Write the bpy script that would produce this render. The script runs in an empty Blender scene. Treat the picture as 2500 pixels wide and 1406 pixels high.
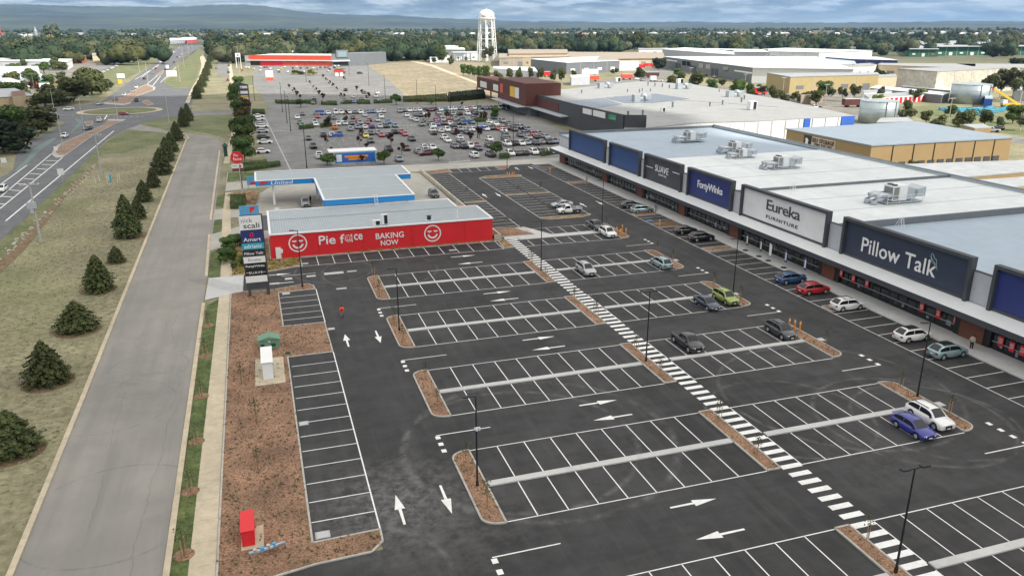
import bpy, math, random
import numpy as np
from mathutils import Vector, Matrix
R=math.radians
S=bpy.context.scene
S.render.engine='CYCLES'
# ------------------------------------------------------------------ camera
H=36.39; F=1896.53; PITCH=R(18.55204); YAW=R(17.79356); ROLL=R(-0.09108)
def _axes():
    cy,sy,cp,sp=math.cos(YAW),math.sin(YAW),math.cos(PITCH),math.sin(PITCH)
    fw=Vector((sy*cp,cy*cp,-sp)); rt=Vector((cy,-sy,0)); up=rt.cross(fw)
    c,s=math.cos(ROLL),math.sin(ROLL)
    return c*rt+s*up, c*up-s*rt, fw
RX,UX,FX=_axes()
cd=bpy.data.cameras.new('camera'); cam=bpy.data.objects.new('camera',cd); S.collection.objects.link(cam)
cd.sensor_width=36; cd.lens=36*F/2500; cd.clip_end=40000; cd.clip_start=0.5
cam.matrix_world=Matrix(((RX.x,UX.x,-FX.x,0),(RX.y,UX.y,-FX.y,0),(RX.z,UX.z,-FX.z,H),(0,0,0,1)))
S.camera=cam
# survey helpers: sight a point of the place from the camera station onto a real plane
def ray(x,y): return RX*((x-1250)/F)-UX*((y-703)/F)+FX
def G(x,y,z=0.0):
    d=ray(x,y); t=(z-H)/d.z; return (d.x*t,d.y*t)
def OX(x,y,X):
    d=ray(x,y); t=X/d.x; return (d.y*t,H+d.z*t)
def OY(x,y,Y):
    d=ray(x,y); t=Y/d.y; return (d.x*t,H+d.z*t)
def Gs(L,z=0.0): return [G(x,y,z) for x,y in L]
def hgt(bx,by,ty,z=0.0):
    X,Y=G(bx,by,z); lo,hi=0,90
    for _ in range(40):
        m=(lo+hi)/2; v=Vector((X,Y,m-H)); yy=703-F*v.dot(UX)/v.dot(FX)
        if yy>ty: lo=m
        else: hi=m
    return lo
# ------------------------------------------------------------------ world, sun, exposure
SUN_EL=R(42); SUN_AZ=math.atan2(0.62,-0.78)      # measured from +Y towards +X
sdir=Vector((math.sin(SUN_AZ)*math.cos(SUN_EL),math.cos(SUN_AZ)*math.cos(SUN_EL),math.sin(SUN_EL)))
W=bpy.data.worlds.new('World'); S.world=W; W.use_nodes=True
nt=W.node_tree; nt.nodes.clear()
def N(nt,t,**k):
    n=nt.nodes.new(t)
    for a,b in k.items():
        if a.startswith('i_'): n.inputs[int(a[2:])].default_value=b
        else: setattr(n,a,b)
    return n
def ramp(nt,stops,interp='LINEAR'):
    n=nt.nodes.new('ShaderNodeValToRGB'); e=n.color_ramp.elements; n.color_ramp.interpolation=interp
    while len(e)<len(stops): e.new(0.5)
    for i,(p,c) in enumerate(stops):
        e[i].position=p; e[i].color=(c,c,c,1) if not hasattr(c,'__len__') else (*c,1)
    return n
lk=nt.links.new
out=N(nt,'ShaderNodeOutputWorld'); bg=N(nt,'ShaderNodeBackground'); bg.inputs[1].default_value=0.12
sky=N(nt,'ShaderNodeTexSky',sky_type='NISHITA',sun_disc=False,sun_elevation=SUN_EL,sun_rotation=SUN_AZ,altitude=400)
tc=N(nt,'ShaderNodeTexCoord'); sep=N(nt,'ShaderNodeSeparateXYZ'); lk(tc.outputs['Generated'],sep.inputs[0])
zc=N(nt,'ShaderNodeMath',operation='ADD',i_1=0.13); lk(sep.outputs[2],zc.inputs[0])
zm=N(nt,'ShaderNodeMath',operation='MAXIMUM',i_1=0.03); lk(zc.outputs[0],zm.inputs[0])
dx=N(nt,'ShaderNodeMath',operation='DIVIDE'); lk(sep.outputs[0],dx.inputs[0]); lk(zm.outputs[0],dx.inputs[1])
dy=N(nt,'ShaderNodeMath',operation='DIVIDE'); lk(sep.outputs[1],dy.inputs[0]); lk(zm.outputs[0],dy.inputs[1])
cb=N(nt,'ShaderNodeCombineXYZ'); lk(dx.outputs[0],cb.inputs[0]); lk(dy.outputs[0],cb.inputs[1])
n1=N(nt,'ShaderNodeTexNoise'); n1.inputs['Scale'].default_value=1.35; n1.inputs['Detail'].default_value=9; n1.inputs['Roughness'].default_value=0.56; n1.inputs['Distortion'].default_value=0.35
lk(cb.outputs[0],n1.inputs['Vector'])
cov=ramp(nt,[(0.36,0.75),(0.56,1.0)]); lk(n1.outputs[0],cov.inputs[0])
n2=N(nt,'ShaderNodeTexNoise'); n2.inputs['Scale'].default_value=2.4; n2.inputs['Detail'].default_value=8; n2.inputs['Roughness'].default_value=0.6; lk(cb.outputs[0],n2.inputs['Vector'])
cc=ramp(nt,[(0.4,(1.1,1.38,1.6)),(0.5,(1.8,2.15,2.35)),(0.6,(4.1,4.5,4.7))]); lk(n2.outputs[0],cc.inputs[0])
hi=N(nt,'ShaderNodeMixRGB'); him=ramp(nt,[(0.12,0.0),(0.4,1.0)]); lk(sep.outputs[2],him.inputs[0]); lk(him.outputs[0],hi.inputs[0]); lk(cc.outputs[0],hi.inputs[1]); hi.inputs[2].default_value=(6.1,5.9,5.6,1)
# cloud base is greyer low down and brighter towards the zenith
hz=ramp(nt,[(0.0,(2.1,2.8,3.15)),(0.03,(1.0,1.36,1.58))]); lk(sep.outputs[2],hz.inputs[0])
hm=ramp(nt,[(0.0,0.15),(0.03,0.75),(0.09,1.0)]); lk(sep.outputs[2],hm.inputs[0])
mxh=N(nt,'ShaderNodeMixRGB'); lk(hm.outputs[0],mxh.inputs[0]); lk(hz.outputs[0],mxh.inputs[1]); lk(hi.outputs[0],mxh.inputs[2])
mx=N(nt,'ShaderNodeMixRGB'); lk(cov.outputs[0],mx.inputs[0]); lk(sky.outputs[0],mx.inputs[1]); lk(mxh.outputs[0],mx.inputs[2])
lk(mx.outputs[0],bg.inputs[0]); lk(bg.outputs[0],out.inputs[0])
sl=bpy.data.lights.new('sun','SUN'); sl.energy=3.6; sl.angle=R(0.5); sl.color=(1,0.95,0.87)
so=bpy.data.objects.new('sun',sl); S.collection.objects.link(so); so.location=(200,-200,300)
so.rotation_euler=sdir.to_track_quat('Z','Y').to_euler()
vs=S.view_settings; vs.view_transform='Standard'; vs.look='None'; vs.exposure=0.8; vs.gamma=1; vs.use_curve_mapping=False
S.cycles.volume_bounces=0; S.cycles.transparent_max_bounces=12
# ------------------------------------------------------------------ mesh + object helpers
C=S.collection
class MB:
    def __init__(s): s.v=[]; s.f=[]
    def add(s,v,f):
        o=len(s.v); s.v+=[tuple(p) for p in v]; s.f+=[tuple(i+o for i in q) for q in f]; return s
    def box(s,x0,y0,z0,x1,y1,z1):
        x0,x1=min(x0,x1),max(x0,x1); y0,y1=min(y0,y1),max(y0,y1); z0,z1=min(z0,z1),max(z0,z1)
        return s.prism([(x0,y0),(x1,y0),(x1,y1),(x0,y1)],z0,z1)
    def prism(s,P,z0,z1,ztop=None):
        a=sum(P[i][0]*P[(i+1)%len(P)][1]-P[(i+1)%len(P)][0]*P[i][1] for i in range(len(P)))
        zt=list(ztop) if ztop else [z1]*len(P)
        if a<0: P=P[::-1]; zt=zt[::-1]
        n=len(P)
        return s.add([(p[0],p[1],z0) for p in P]+[(p[0],p[1],zt[i]) for i,p in enumerate(P)],
            [tuple(range(n))[::-1],tuple(range(n,2*n))]+[(i,(i+1)%n,n+(i+1)%n,n+i) for i in range(n)])
    def poly(s,P,z):
        a=sum(P[i][0]*P[(i+1)%len(P)][1]-P[(i+1)%len(P)][0]*P[i][1] for i in range(len(P)))
        if a<0: P=P[::-1]
        return s.add([(p[0],p[1],z) for p in P],[tuple(range(len(P)))])
    def line(s,a,b,w,z):
        a=Vector(a[:2]); b=Vector(b[:2]); d=(b-a).normalized()*w/2; n=Vector((-d.y,d.x))
        return s.add([(*(a-n),z),(*(b-n),z),(*(b+n),z),(*(a+n),z)],[(0,1,2,3)])
    def bar(s,a,b,w,h):     # box beam between 3D points, w wide h high
        a=Vector(a); b=Vector(b); d=(b-a).normalized(); u=Vector((0,0,1))
        if abs(d.z)>0.95: u=Vector((1,0,0))
        r=d.cross(u).normalized()*w/2; u=r.cross(d).normalized()*h/2
        V=[a-r-u,a+r-u,a+r+u,a-r+u,b-r-u,b+r-u,b+r+u,b-r+u]
        return s.add(V,[(0,1,2,3)[::-1],(4,5,6,7),(0,1,5,4),(1,2,6,5),(2,3,7,6),(3,0,4,7)])
    def tube(s,pts,rad,n=8,cap=True):
        pts=[Vector(p) for p in pts]; rad=rad if hasattr(rad,'__len__') else [rad]*len(pts)
        o=len(s.v)
        for i,p in enumerate(pts):
            d=(pts[min(i+1,len(pts)-1)]-pts[max(i-1,0)]).normalized(); u=Vector((0,0,1)) if abs(d.z)<0.9 else Vector((1,0,0))
            a=d.cross(u).normalized(); b=d.cross(a)
            for k in range(n):
                t=2*math.pi*k/n; s.v.append(tuple(p+(a*math.cos(t)+b*math.sin(t))*rad[i]))
        for i in range(len(pts)-1):
            for k in range(n):
                s.f.append((o+i*n+k,o+(i+1)*n+k,o+(i+1)*n+(k+1)%n,o+i*n+(k+1)%n))
        if cap: s.f.append(tuple(o+k for k in range(n))); s.f.append(tuple(o+(len(pts)-1)*n+k for k in range(n))[::-1])
        return s
    def cyl(s,x,y,z0,z1,r0,r1=None,n=12): return s.tube([(x,y,z0),(x,y,z1)],[r0,r0 if r1 is None else r1],n)
def mesh(name,mb,m,smooth=False):
    me=bpy.data.meshes.new(name); me.from_pydata(mb.v,[],mb.f)
    if smooth: me.polygons.foreach_set('use_smooth',[True]*len(me.polygons))
    if m: me.materials.append(m)
    me.update(); return me
def obj(name,mb,m,parent=None,smooth=False,loc=None):
    o=bpy.data.objects.new(name,mesh(name,mb,m,smooth) if isinstance(mb,MB) else mb); C.objects.link(o)
    if parent: o.parent=parent
    if loc is not None: o.location=loc
    return o
def thing(name,label,cat,loc=(0,0,0),rz=0,group=None):
    o=bpy.data.objects.new(name,None); C.objects.link(o); o.location=(*loc,0)[:3]; o.rotation_euler=(0,0,rz)
    o.empty_display_size=0.2; return tag(o,label,cat,group)
def tag(o,label,cat,group=None):
    o['label']=label; o['category']=cat
    if group: o['group']=group
    return o
def struct(name,mb,m,smooth=False):
    o=obj(name,mb,m,None,smooth); o['kind']='structure'; return o
def copy_tree(o,parent=None):
    c=o.copy(); C.objects.link(c)
    if parent: c.parent=parent
    for ch in o.children: copy_tree(ch,c)
    return c
# ------------------------------------------------------------------ materials
def mat(name,col,rough=0.8,var=0.12,scale=1.0,metal=0.0,bump=0.0,col2=None,spec=0.5,objvar=0.0,scale2=None,coat=0.0,detail=5):
    m=bpy.data.materials.new(name); m.use_nodes=True; t=m.node_tree; p=t.nodes['Principled BSDF']; l=t.links.new
    p.inputs['Roughness'].default_value=rough; p.inputs['Metallic'].default_value=metal; p.inputs['Specular IOR Level'].default_value=spec
    p.inputs['Coat Weight'].default_value=coat
    g=N(t,'ShaderNodeNewGeometry'); n=N(t,'ShaderNodeTexNoise'); n.inputs['Scale'].default_value=scale; n.inputs['Detail'].default_value=detail; n.inputs['Roughness'].default_value=0.62
    l(g.outputs['Position'],n.inputs['Vector'])
    a=tuple(max(0,c*(1-var)) for c in col); b=tuple(c*(1+var) for c in (col2 or col))
    if col2: a=col; b=col2
    r=ramp(t,[(0.33,a),(0.67,b)]); l(n.outputs[0],r.inputs[0]); last=r.outputs[0]
    if scale2:
        n2=N(t,'ShaderNodeTexNoise'); n2.inputs['Scale'].default_value=scale2; n2.inputs['Detail'].default_value=4; l(g.outputs['Position'],n2.inputs['Vector'])
        r2=ramp(t,[(0.3,1-var),(0.7,1+var)]); l(n2.outputs[0],r2.inputs[0])
        mm=N(t,'ShaderNodeMixRGB',blend_type='MULTIPLY'); mm.inputs[0].default_value=1; l(last,mm.inputs[1]); l(r2.outputs[0],mm.inputs[2]); last=mm.outputs[0]
    if objvar:
        oi=N(t,'ShaderNodeObjectInfo'); hv=N(t,'ShaderNodeHueSaturation'); mr=N(t,'ShaderNodeMapRange'); mr.inputs[3].default_value=1-objvar; mr.inputs[4].default_value=1+objvar
        l(oi.outputs['Random'],mr.inputs[0]); l(mr.outputs[0],hv.inputs['Value'])
        mr2=N(t,'ShaderNodeMapRange'); mr2.inputs[3].default_value=0.5-objvar*0.09; mr2.inputs[4].default_value=0.5+objvar*0.06; l(oi.outputs['Random'],mr2.inputs[0]); l(mr2.outputs[0],hv.inputs['Hue'])
        l(last,hv.inputs['Color']); last=hv.outputs[0]
    l(last,p.inputs['Base Color'])
    if bump:
        bn=N(t,'ShaderNodeBump'); bn.inputs['Strength'].default_value=min(1,bump); bn.inputs['Distance'].default_value=0.05*max(1,bump)
        l(n.outputs[0],bn.inputs['Height']); l(bn.outputs[0],p.inputs['Normal'])
    m['last']=0
    return m
def base_socket(m):
    p=m.node_tree.nodes['Principled BSDF']; return p,p.inputs['Base Color'].links[0].from_socket
def overlay(m,kind,args,col,amt):
    """mix a colour where a stain with a shape of its own lies: disc (x,y,r) or tyre arc (x,y,r,w)"""
    t=m.node_tree; l=t.links.new; p,s=base_socket(m)
    g=N(t,'ShaderNodeNewGeometry'); c=N(t,'ShaderNodeVectorMath',operation='DISTANCE'); c.inputs[1].default_value=(args[0],args[1],0.02); l(g.outputs['Position'],c.inputs[0])
    if kind=='disc': r=ramp(t,[(0.0,1.0),(1.0,0.0)]); d=N(t,'ShaderNodeMath',operation='DIVIDE',i_1=args[2]); l(c.outputs['Value'],d.inputs[0]); l(d.outputs[0],r.inputs[0]); mk=r.outputs[0]
    else:
        a=N(t,'ShaderNodeMath',operation='SUBTRACT',i_1=args[2]); l(c.outputs['Value'],a.inputs[0]); b=N(t,'ShaderNodeMath',operation='ABSOLUTE'); l(a.outputs[0],b.inputs[0])
        d=N(t,'ShaderNodeMath',operation='DIVIDE',i_1=args[3]); l(b.outputs[0],d.inputs[0]); r=ramp(t,[(0.0,1.0),(1.0,0.0)]); l(d.outputs[0],r.inputs[0]); mk=r.outputs[0]
    n=N(t,'ShaderNodeTexNoise'); n.inputs['Scale'].default_value=args[-1]; n.inputs['Detail'].default_value=8; n.inputs['Roughness'].default_value=0.7; l(g.outputs['Position'],n.inputs['Vector'])
    rr=ramp(t,[(0.42,0.0),(0.62,1.0)]); l(n.outputs[0],rr.inputs[0])
    m1=N(t,'ShaderNodeMath',operation='MULTIPLY'); l(mk,m1.inputs[0]); l(rr.outputs[0],m1.inputs[1])
    m2=N(t,'ShaderNodeMath',operation='MULTIPLY',i_1=amt); l(m1.outputs[0],m2.inputs[0])
    mix=N(t,'ShaderNodeMixRGB'); l(m2.outputs[0],mix.inputs[0]); l(s,mix.inputs[1]); mix.inputs[2].default_value=(*col,1); l(mix.outputs[0],p.inputs['Base Color'])
def streaks(m,sx,sy,col,amt,lo=.5,hi=.7):
    t=m.node_tree; l=t.links.new; p,sck=base_socket(m); g=N(t,'ShaderNodeNewGeometry'); v=N(t,'ShaderNodeVectorMath',operation='MULTIPLY'); v.inputs[1].default_value=(sx,sy,1); l(g.outputs['Position'],v.inputs[0])
    n=N(t,'ShaderNodeTexNoise'); n.inputs['Scale'].default_value=1; n.inputs['Detail'].default_value=6; n.inputs['Roughness'].default_value=.65; l(v.outputs[0],n.inputs['Vector']); r=ramp(t,[(lo,0.0),(hi,amt)]); l(n.outputs[0],r.inputs[0])
    mix=N(t,'ShaderNodeMixRGB'); l(r.outputs[0],mix.inputs[0]); l(sck,mix.inputs[1]); mix.inputs[2].default_value=(*col,1); l(mix.outputs[0],p.inputs['Base Color'])
M={}
def mk(k,*a,**kw): M[k]=mat(k,*a,**kw); return M[k]
mk('new_asphalt',(0.046,0.0455,0.046),0.85,0.24,0.35,bump=0.4,scale2=0.06,spec=0.3)
mk('old_asphalt',(0.205,0.204,0.197),0.9,0.16,0.25,bump=0.3,scale2=0.05,spec=0.3)
mk('road_asphalt',(0.27,0.255,0.232),0.9,0.1,0.15,bump=0.3,scale2=0.04,spec=0.3)
mk('highway_asphalt',(0.14,0.145,0.152),0.9,0.14,0.12,bump=0.3,scale2=0.5,spec=0.3)
mk('paint',(0.78,0.78,0.76),0.7,0.07,2.2,scale2=0.5)
mk('worn_paint',(0.42,0.42,0.41),0.8,0.25,1.5)
mk('yellow_paint',(0.62,0.33,0.07),0.7,0.15,2)
mk('blue_paint',(0.07,0.2,0.5),0.7,0.1,2)
mk('kerb_concrete',(0.42,0.4,0.36),0.9,0.16,1.5,bump=0.4)
mk('new_concrete',(0.5,0.5,0.49),0.9,0.09,0.9,bump=0.3,scale2=0.2)
mk('path_concrete',(0.5,0.43,0.31),0.9,0.12,1.2,bump=0.4,scale2=0.12)
mk('yard_concrete',(0.4,0.385,0.34),0.9,0.1,0.4,bump=0.3,scale2=0.07)
mk('mulch',(0.11,0.058,0.031),0.95,0.3,7,bump=2.0,col2=(0.41,0.245,0.155),scale2=0.3)
mk('brown_mulch',(0.19,0.11,0.05),0.95,0.5,5,bump=2,col2=(0.36,0.24,0.12),scale2=0.6)
mk('verge_grass',(0.045,0.085,0.02),0.95,0.4,1.2,bump=1.5,col2=(0.13,0.15,0.05),scale2=0.35)
mk('dry_grass',(0.15,0.14,0.072),0.95,0.3,0.9,bump=.6,col2=(0.32,0.295,0.185),scale2=0.11)
mk('lawn',(0.085,0.12,0.038),0.95,0.3,0.1,bump=1.5,col2=(0.2,0.19,0.095),scale2=1.2)
mk('pink_gravel',(0.26,0.18,0.13),0.95,0.2,0.7,bump=1,scale2=0.2)
mk('dirt_field',(0.2,0.175,0.115),0.95,0.4,0.04,bump=0.5,col2=(0.32,0.265,0.17),scale2=0.3)
mk('swale',(0.12,0.075,0.04),0.95,0.3,1.0,bump=2,col2=(0.24,0.17,0.09))
mk('white_metal',(0.76,0.78,0.78),0.55,0.04,0.3,spec=0.4)
mk('white_roof',(0.68,0.72,0.72),0.6,0.05,0.12,spec=0.3,scale2=0.5)
mk('blue_grey_roof',(0.24,0.29,0.34),0.55,0.05,0.12,spec=0.4,scale2=0.5)
mk('pale_blue_roof',(0.35,0.425,0.50),0.55,0.05,0.12,spec=0.4,scale2=0.5)
mk('light_roof',(0.32,0.325,0.32),0.6,0.08,0.12,spec=0.3,scale2=0.6)
mk('grey_roof',(0.33,0.35,0.36),0.6,0.1,0.2,spec=0.4,scale2=0.6)
mk('zinc_roof',(0.37,0.42,0.45),0.5,0.05,0.5,spec=0.5,scale2=2)
mk('tan_roof',(0.33,0.28,0.22),0.8,0.12,0.2)
mk('dark_grey',(0.055,0.06,0.068),0.6,0.1,0.5)
mk('mid_grey',(0.16,0.175,0.19),0.6,0.08,0.4)
mk('pale_grey',(0.45,0.47,0.5),0.6,0.05,0.4)
mk('light_wall',(0.72,0.73,0.72),0.8,0.06,0.3)
mk('concrete_wall',(0.52,0.48,0.4),0.9,0.15,0.15,scale2=0.6)
mk('cream_wall',(0.58,0.47,0.32),0.85,0.08,0.3)
mk('yellow_wall',(0.42,0.33,0.16),0.7,0.05,0.3)
mk('ochre_wall',(0.31,0.215,0.1),0.7,0.05,0.3)
mk('red_wall',(0.68,0.018,0.022),0.5,0.05,0.3)
mk('orange_red',(0.75,0.1,0.045),0.6,0.05,0.2)
mk('sky_blue',(0.018,0.27,0.66),0.45,0.03,0.5)
mk('navy',(0.022,0.034,0.16),0.5,0.05,0.4)
mk('store_blue',(0.022,0.065,0.2),0.5,0.08,0.3)
mk('ink_blue',(0.03,0.042,0.07),0.5,0.06,0.3)
mk('brick_brown',(0.15,0.055,0.03),0.8,0.2,3)
mk('rust_brown',(0.105,0.03,0.02),0.7,0.12,0.4)
mk('green_wall',(0.022,0.12,0.065),0.7,0.1,0.3)
mk('bright_blue',(0.03,0.12,0.5),0.6,0.06,0.3)
mk('bricks',(0.42,0.13,0.06),0.85,0.15,1)
mk('white_paint',(0.8,0.8,0.79),0.5,0.02,1)
mk('black_paint',(0.012,0.012,0.013),0.5,0.1,2)
mk('galvanised',(0.48,0.52,0.55),0.38,0.1,2,metal=0.55)
mk('tank_steel',(0.42,0.49,0.5),0.35,0.08,0.4,metal=0.5)
mk('louvre',(0.22,0.22,0.22),0.6,0.2,6)
mk('bark',(0.13,0.1,0.075),0.9,0.3,4)
mk('pale_bark',(0.5,0.46,0.4),0.9,0.2,4)
mk('timber',(0.38,0.25,0.13),0.9,0.2,4)
mk('pole_grey',(0.42,0.41,0.39),0.8,0.1,2)
mk('light_pole',(0.5,0.51,0.5),0.6,0.05,2)
mk('orange',(0.8,0.3,0.02),0.5,0.04,2)
mk('signal_red',(0.7,0.02,0.03),0.5,0.03,2)
mk('teal',(0.02,0.36,0.5),0.5,0.04,2)
mk('yellow',(0.8,0.5,0.04),0.5,0.05,1)
mk('cyan_bale',(0.06,0.3,0.42),0.5,0.15,0.6)
mk('substation_green',(0.14,0.27,0.19),0.6,0.05,2)
mk('dark_green',(0.01,0.06,0.035),0.6,0.1,2)
mk('tile_roof',(0.2,0.12,0.09),0.9,0.15,0.5)
mk('skin',(0.5,0.29,0.2),0.6,0.05,3); mk('hair',(0.04,0.025,0.015),0.8,0.1,5)
mk('hi_vis',(0.9,0.12,0.03),0.7,0.05,3); mk('grey_cloth',(0.2,0.2,0.2),0.9,0.1,3); mk('beige_cloth',(0.45,0.38,0.3),0.9,0.1,3); mk('dark_cloth',(0.02,0.02,0.025),0.9,0.1,3)
mk('water_blue',(0.1,0.35,0.6),0.5,0.1,2)
mk('plaster_stone',(0.42,0.33,0.22),0.9,0.1,0.2)
# foliage
def foliage(k,a,b,sc=0.5,ov=0.22):
    m=mk(k,a,0.75,0.2,sc,col2=b,scale2=3.0,objvar=ov,spec=0.25)
    return m
foliage('needles',(0.038,0.052,0.018),(0.12,0.14,0.05),1.3,0.2)
foliage('leaf_green',(0.035,0.07,0.016),(0.1,0.155,0.04))
foliage('leaf_dark',(0.014,0.026,0.012),(0.038,0.058,0.024),0.2)  # dark foliage; the cloud shade over the far woods is put into it too
foliage('leaf_gum',(0.05,0.06,0.028),(0.125,0.14,0.07),0.2)
foliage('leaf_olive',(0.042,0.054,0.017),(0.1,0.108,0.036),0.2)
foliage('leaf_purple',(0.03,0.012,0.013),(0.085,0.03,0.03),0.6)
foliage('leaf_bronze',(0.045,0.03,0.013),(0.11,0.075,0.03),0.6)
foliage('leaf_gold',(0.15,0.10,0.015),(0.3,0.22,0.04),0.6)
foliage('leaf_lime',(0.13,0.17,0.02),(0.28,0.3,0.05),0.6)
foliage('hedge',(0.045,0.08,0.022),(0.12,0.16,0.055),1.5,0.05)
M['hills_cover']=mat('hills_cover',(0.012,0.028,0.035),0.95,0.3,0.0012,col2=(0.06,0.085,0.06),scale2=.006)
def glass(k,col,rough=0.08):
    m=bpy.data.materials.new(k); m.use_nodes=True; p=m.node_tree.nodes['Principled BSDF']; p.inputs['Base Color'].default_value=(*col,1); p.inputs['Roughness'].default_value=rough; p.inputs['Specular IOR Level'].default_value=0.6
    M[k]=m
glass('car_glass',(0.012,0.015,0.018)); glass('shop_glass',(0.016,0.02,0.021),0.06); glass('solar_glass',(0.05,0.065,0.1),0.15); glass('lens',(0.75,0.75,0.72),0.2); glass('tail_lens',(0.35,0.01,0.01),0.2); glass('tyre',(0.012,0.012,0.012),0.85)
glass('pv',(0.16,0.18,0.21),0.25)
CARCOL=dict(w=('white',(0.78,0.78,0.77)),s=('silver',(0.42,0.43,0.44)),l=('light grey',(0.28,0.29,0.3)),d=('dark grey',(0.055,0.057,0.062)),k=('black',(0.011,0.011,0.012)),
 r=('red',(0.42,0.015,0.02)),m=('maroon',(0.11,0.014,0.018)),b=('blue',(0.03,0.14,0.45)),n=('navy blue',(0.012,0.026,0.06)),a=('blue-grey',(0.13,0.18,0.25)),
 g=('green',(0.02,0.3,0.12)),y=('yellow',(0.75,0.58,0.05)),o=('orange',(0.75,0.22,0.05)),t=('teal',(0.1,0.32,0.38)),e=('grey-green',(0.17,0.2,0.18)),c=('pale aqua',(0.3,0.42,0.44)),
 p=('lime green',(0.26,0.34,0.06)),q=('royal blue',(0.02,0.026,0.24)),z=('petrol blue',(0.02,0.08,0.2)))
for k,(nm,c) in CARCOL.items():
    mt=c[0]>0.05 and k not in 'wyor'
    M['car_'+k]=mat('car_paint_'+nm.replace(' ','_').replace('-','_'),c,0.28,0.02,0.5,metal=0.35 if mt else 0.0,coat=0.8,spec=0.5)
def text(s,parent,m,mw,w,h,ext=0.03,bold=0.0,name='lettering',sp=1.0,shear=0.0):
    """lettering: built-in letters fitted to w x h, centred on matrix mw"""
    cu=bpy.data.curves.new(name,'FONT'); cu.body=s; cu.offset=min(bold,0.0)*.6; cu.space_character=sp; cu.shear=shear; cu.resolution_u=3
    cu.align_x='CENTER'; cu.space_line=0.85
    o=bpy.data.objects.new(name,cu); me=bpy.data.meshes.new_from_object(o); bpy.data.objects.remove(o); bpy.data.curves.remove(cu)
    n=len(me.vertices); co=np.zeros(n*3); me.vertices.foreach_get('co',co); co=co.reshape(-1,3)
    lo,hi=co.min(0),co.max(0); co=(co-(lo+hi)/2); co[:,0]*=w/(hi[0]-lo[0]); co[:,1]*=h/(hi[1]-lo[1]); co[:,2]=0
    me.vertices.foreach_set('co',co.ravel())
    if bold>0:
        b=bold*h*1.1/(1+s.count('\n')); fs=[tuple(p.vertices) for p in me.polygons]; V=[];Fq=[]
        for q,(ax,ay) in enumerate(((0,0),(b,.3*b),(-b,.3*b),(b,-.3*b),(-b,-.3*b),(0,b),(0,-b))):
            o_=len(V); V+=[(c[0]+ax,c[1]+ay,-.002*q) for c in co]; Fq+=[tuple(i+o_ for i in f) for f in fs]
        me=bpy.data.meshes.new(name); me.from_pydata(V,[],Fq)
    me.name=name; me.materials.clear(); me.materials.append(m)
    o=bpy.data.objects.new(name,me); C.objects.link(o); o.parent=parent; o.matrix_local=mw
    md=o.modifiers.new('depth','SOLIDIFY'); md.thickness=ext; md.offset=1 if ext>0 else -1
    return o
def MS(x,y,z): return Matrix(((1,0,0,x),(0,0,-1,y),(0,1,0,z),(0,0,0,1)))      # faces -Y
def MW(x,y,z): return Matrix(((0,0,-1,x),(-1,0,0,y),(0,1,0,z),(0,0,0,1)))     # faces -X

def far_cover(m,r0,r1,col):
    t=m.node_tree; l=t.links.new; p,sck=base_socket(m); g=N(t,'ShaderNodeNewGeometry'); c=N(t,'ShaderNodeVectorMath',operation='LENGTH'); l(g.outputs['Position'],c.inputs[0])
    mr=N(t,'ShaderNodeMapRange'); mr.inputs[1].default_value=r0; mr.inputs[2].default_value=r1; l(c.outputs['Value'],mr.inputs[0])
    n=N(t,'ShaderNodeTexNoise'); n.inputs['Scale'].default_value=.004; n.inputs['Detail'].default_value=6; l(g.outputs['Position'],n.inputs['Vector']); rr=ramp(t,[(.3,1.0),(.72,.35)]); l(n.outputs[0],rr.inputs[0])
    m1=N(t,'ShaderNodeMath',operation='MULTIPLY'); l(mr.outputs[0],m1.inputs[0]); l(rr.outputs[0],m1.inputs[1])
    mix=N(t,'ShaderNodeMixRGB'); l(m1.outputs[0],mix.inputs[0]); l(sck,mix.inputs[1]); mix.inputs[2].default_value=(*col,1); l(mix.outputs[0],p.inputs['Base Color'])
M['plain']=mat('plain',(0.155,0.143,0.075),0.95,0.28,1.1,bump=.6,col2=(0.31,0.285,0.18),scale2=0.09,detail=9)
streaks(M['plain'],.035,.02,(.15,.17,.06),.7,.5,.68)
streaks(M['plain'],.3,.3,(.2,.15,.12),.5,.6,.75)
far_cover(M['plain'],700,1150,(0.03,0.045,0.018))

streaks(M['road_asphalt'],.45,.02,(0.21,0.205,0.195),.75,.42,.66); streaks(M['road_asphalt'],.12,.09,(0.36,0.33,0.28),.5,.5,.75)
streaks(M['new_asphalt'],.8,.05,(0.075,0.074,0.073),.6,.5,.72); streaks(M['new_asphalt'],.05,.5,(0.03,0.03,0.031),.6,.5,.7)
streaks(M['old_asphalt'],.3,.3,(0.11,0.11,0.108),.5,.56,.7)
for k in ('white_roof','pale_blue_roof','light_roof'): streaks(M[k],.25,.02,(.36,.37,.37),.35,.5,.8)
for x,y,r in ((-14,84,3.2),(-14.5,89,4.2),(-12,98,5),(-17,80,6),(-14,60,7)): overlay(M['road_asphalt'],'arc',(x,y,r,.16,.8),(.13,.13,.13),.6)
overlay(M['road_asphalt'],'disc',(-14,82,14,.35),(.19,.187,.18),.6)
streaks(M['paint'],4,4,(.3,.3,.3),.55,.57,.72)
for k in ('kerb_concrete','path_concrete','new_concrete'): streaks(M[k],.9,.9,(.22,.21,.19),.45,.55,.75)
streaks(M['red_wall'],2.5,2.5,(.5,.02,.025),.4,.5,.8)
def settle(t,x,y,z=0.0):
    t.location=(x,y,z)
    for c in t.children: c.location=(c.location.x-x,c.location.y-y,c.location.z-z)
    return t
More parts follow.
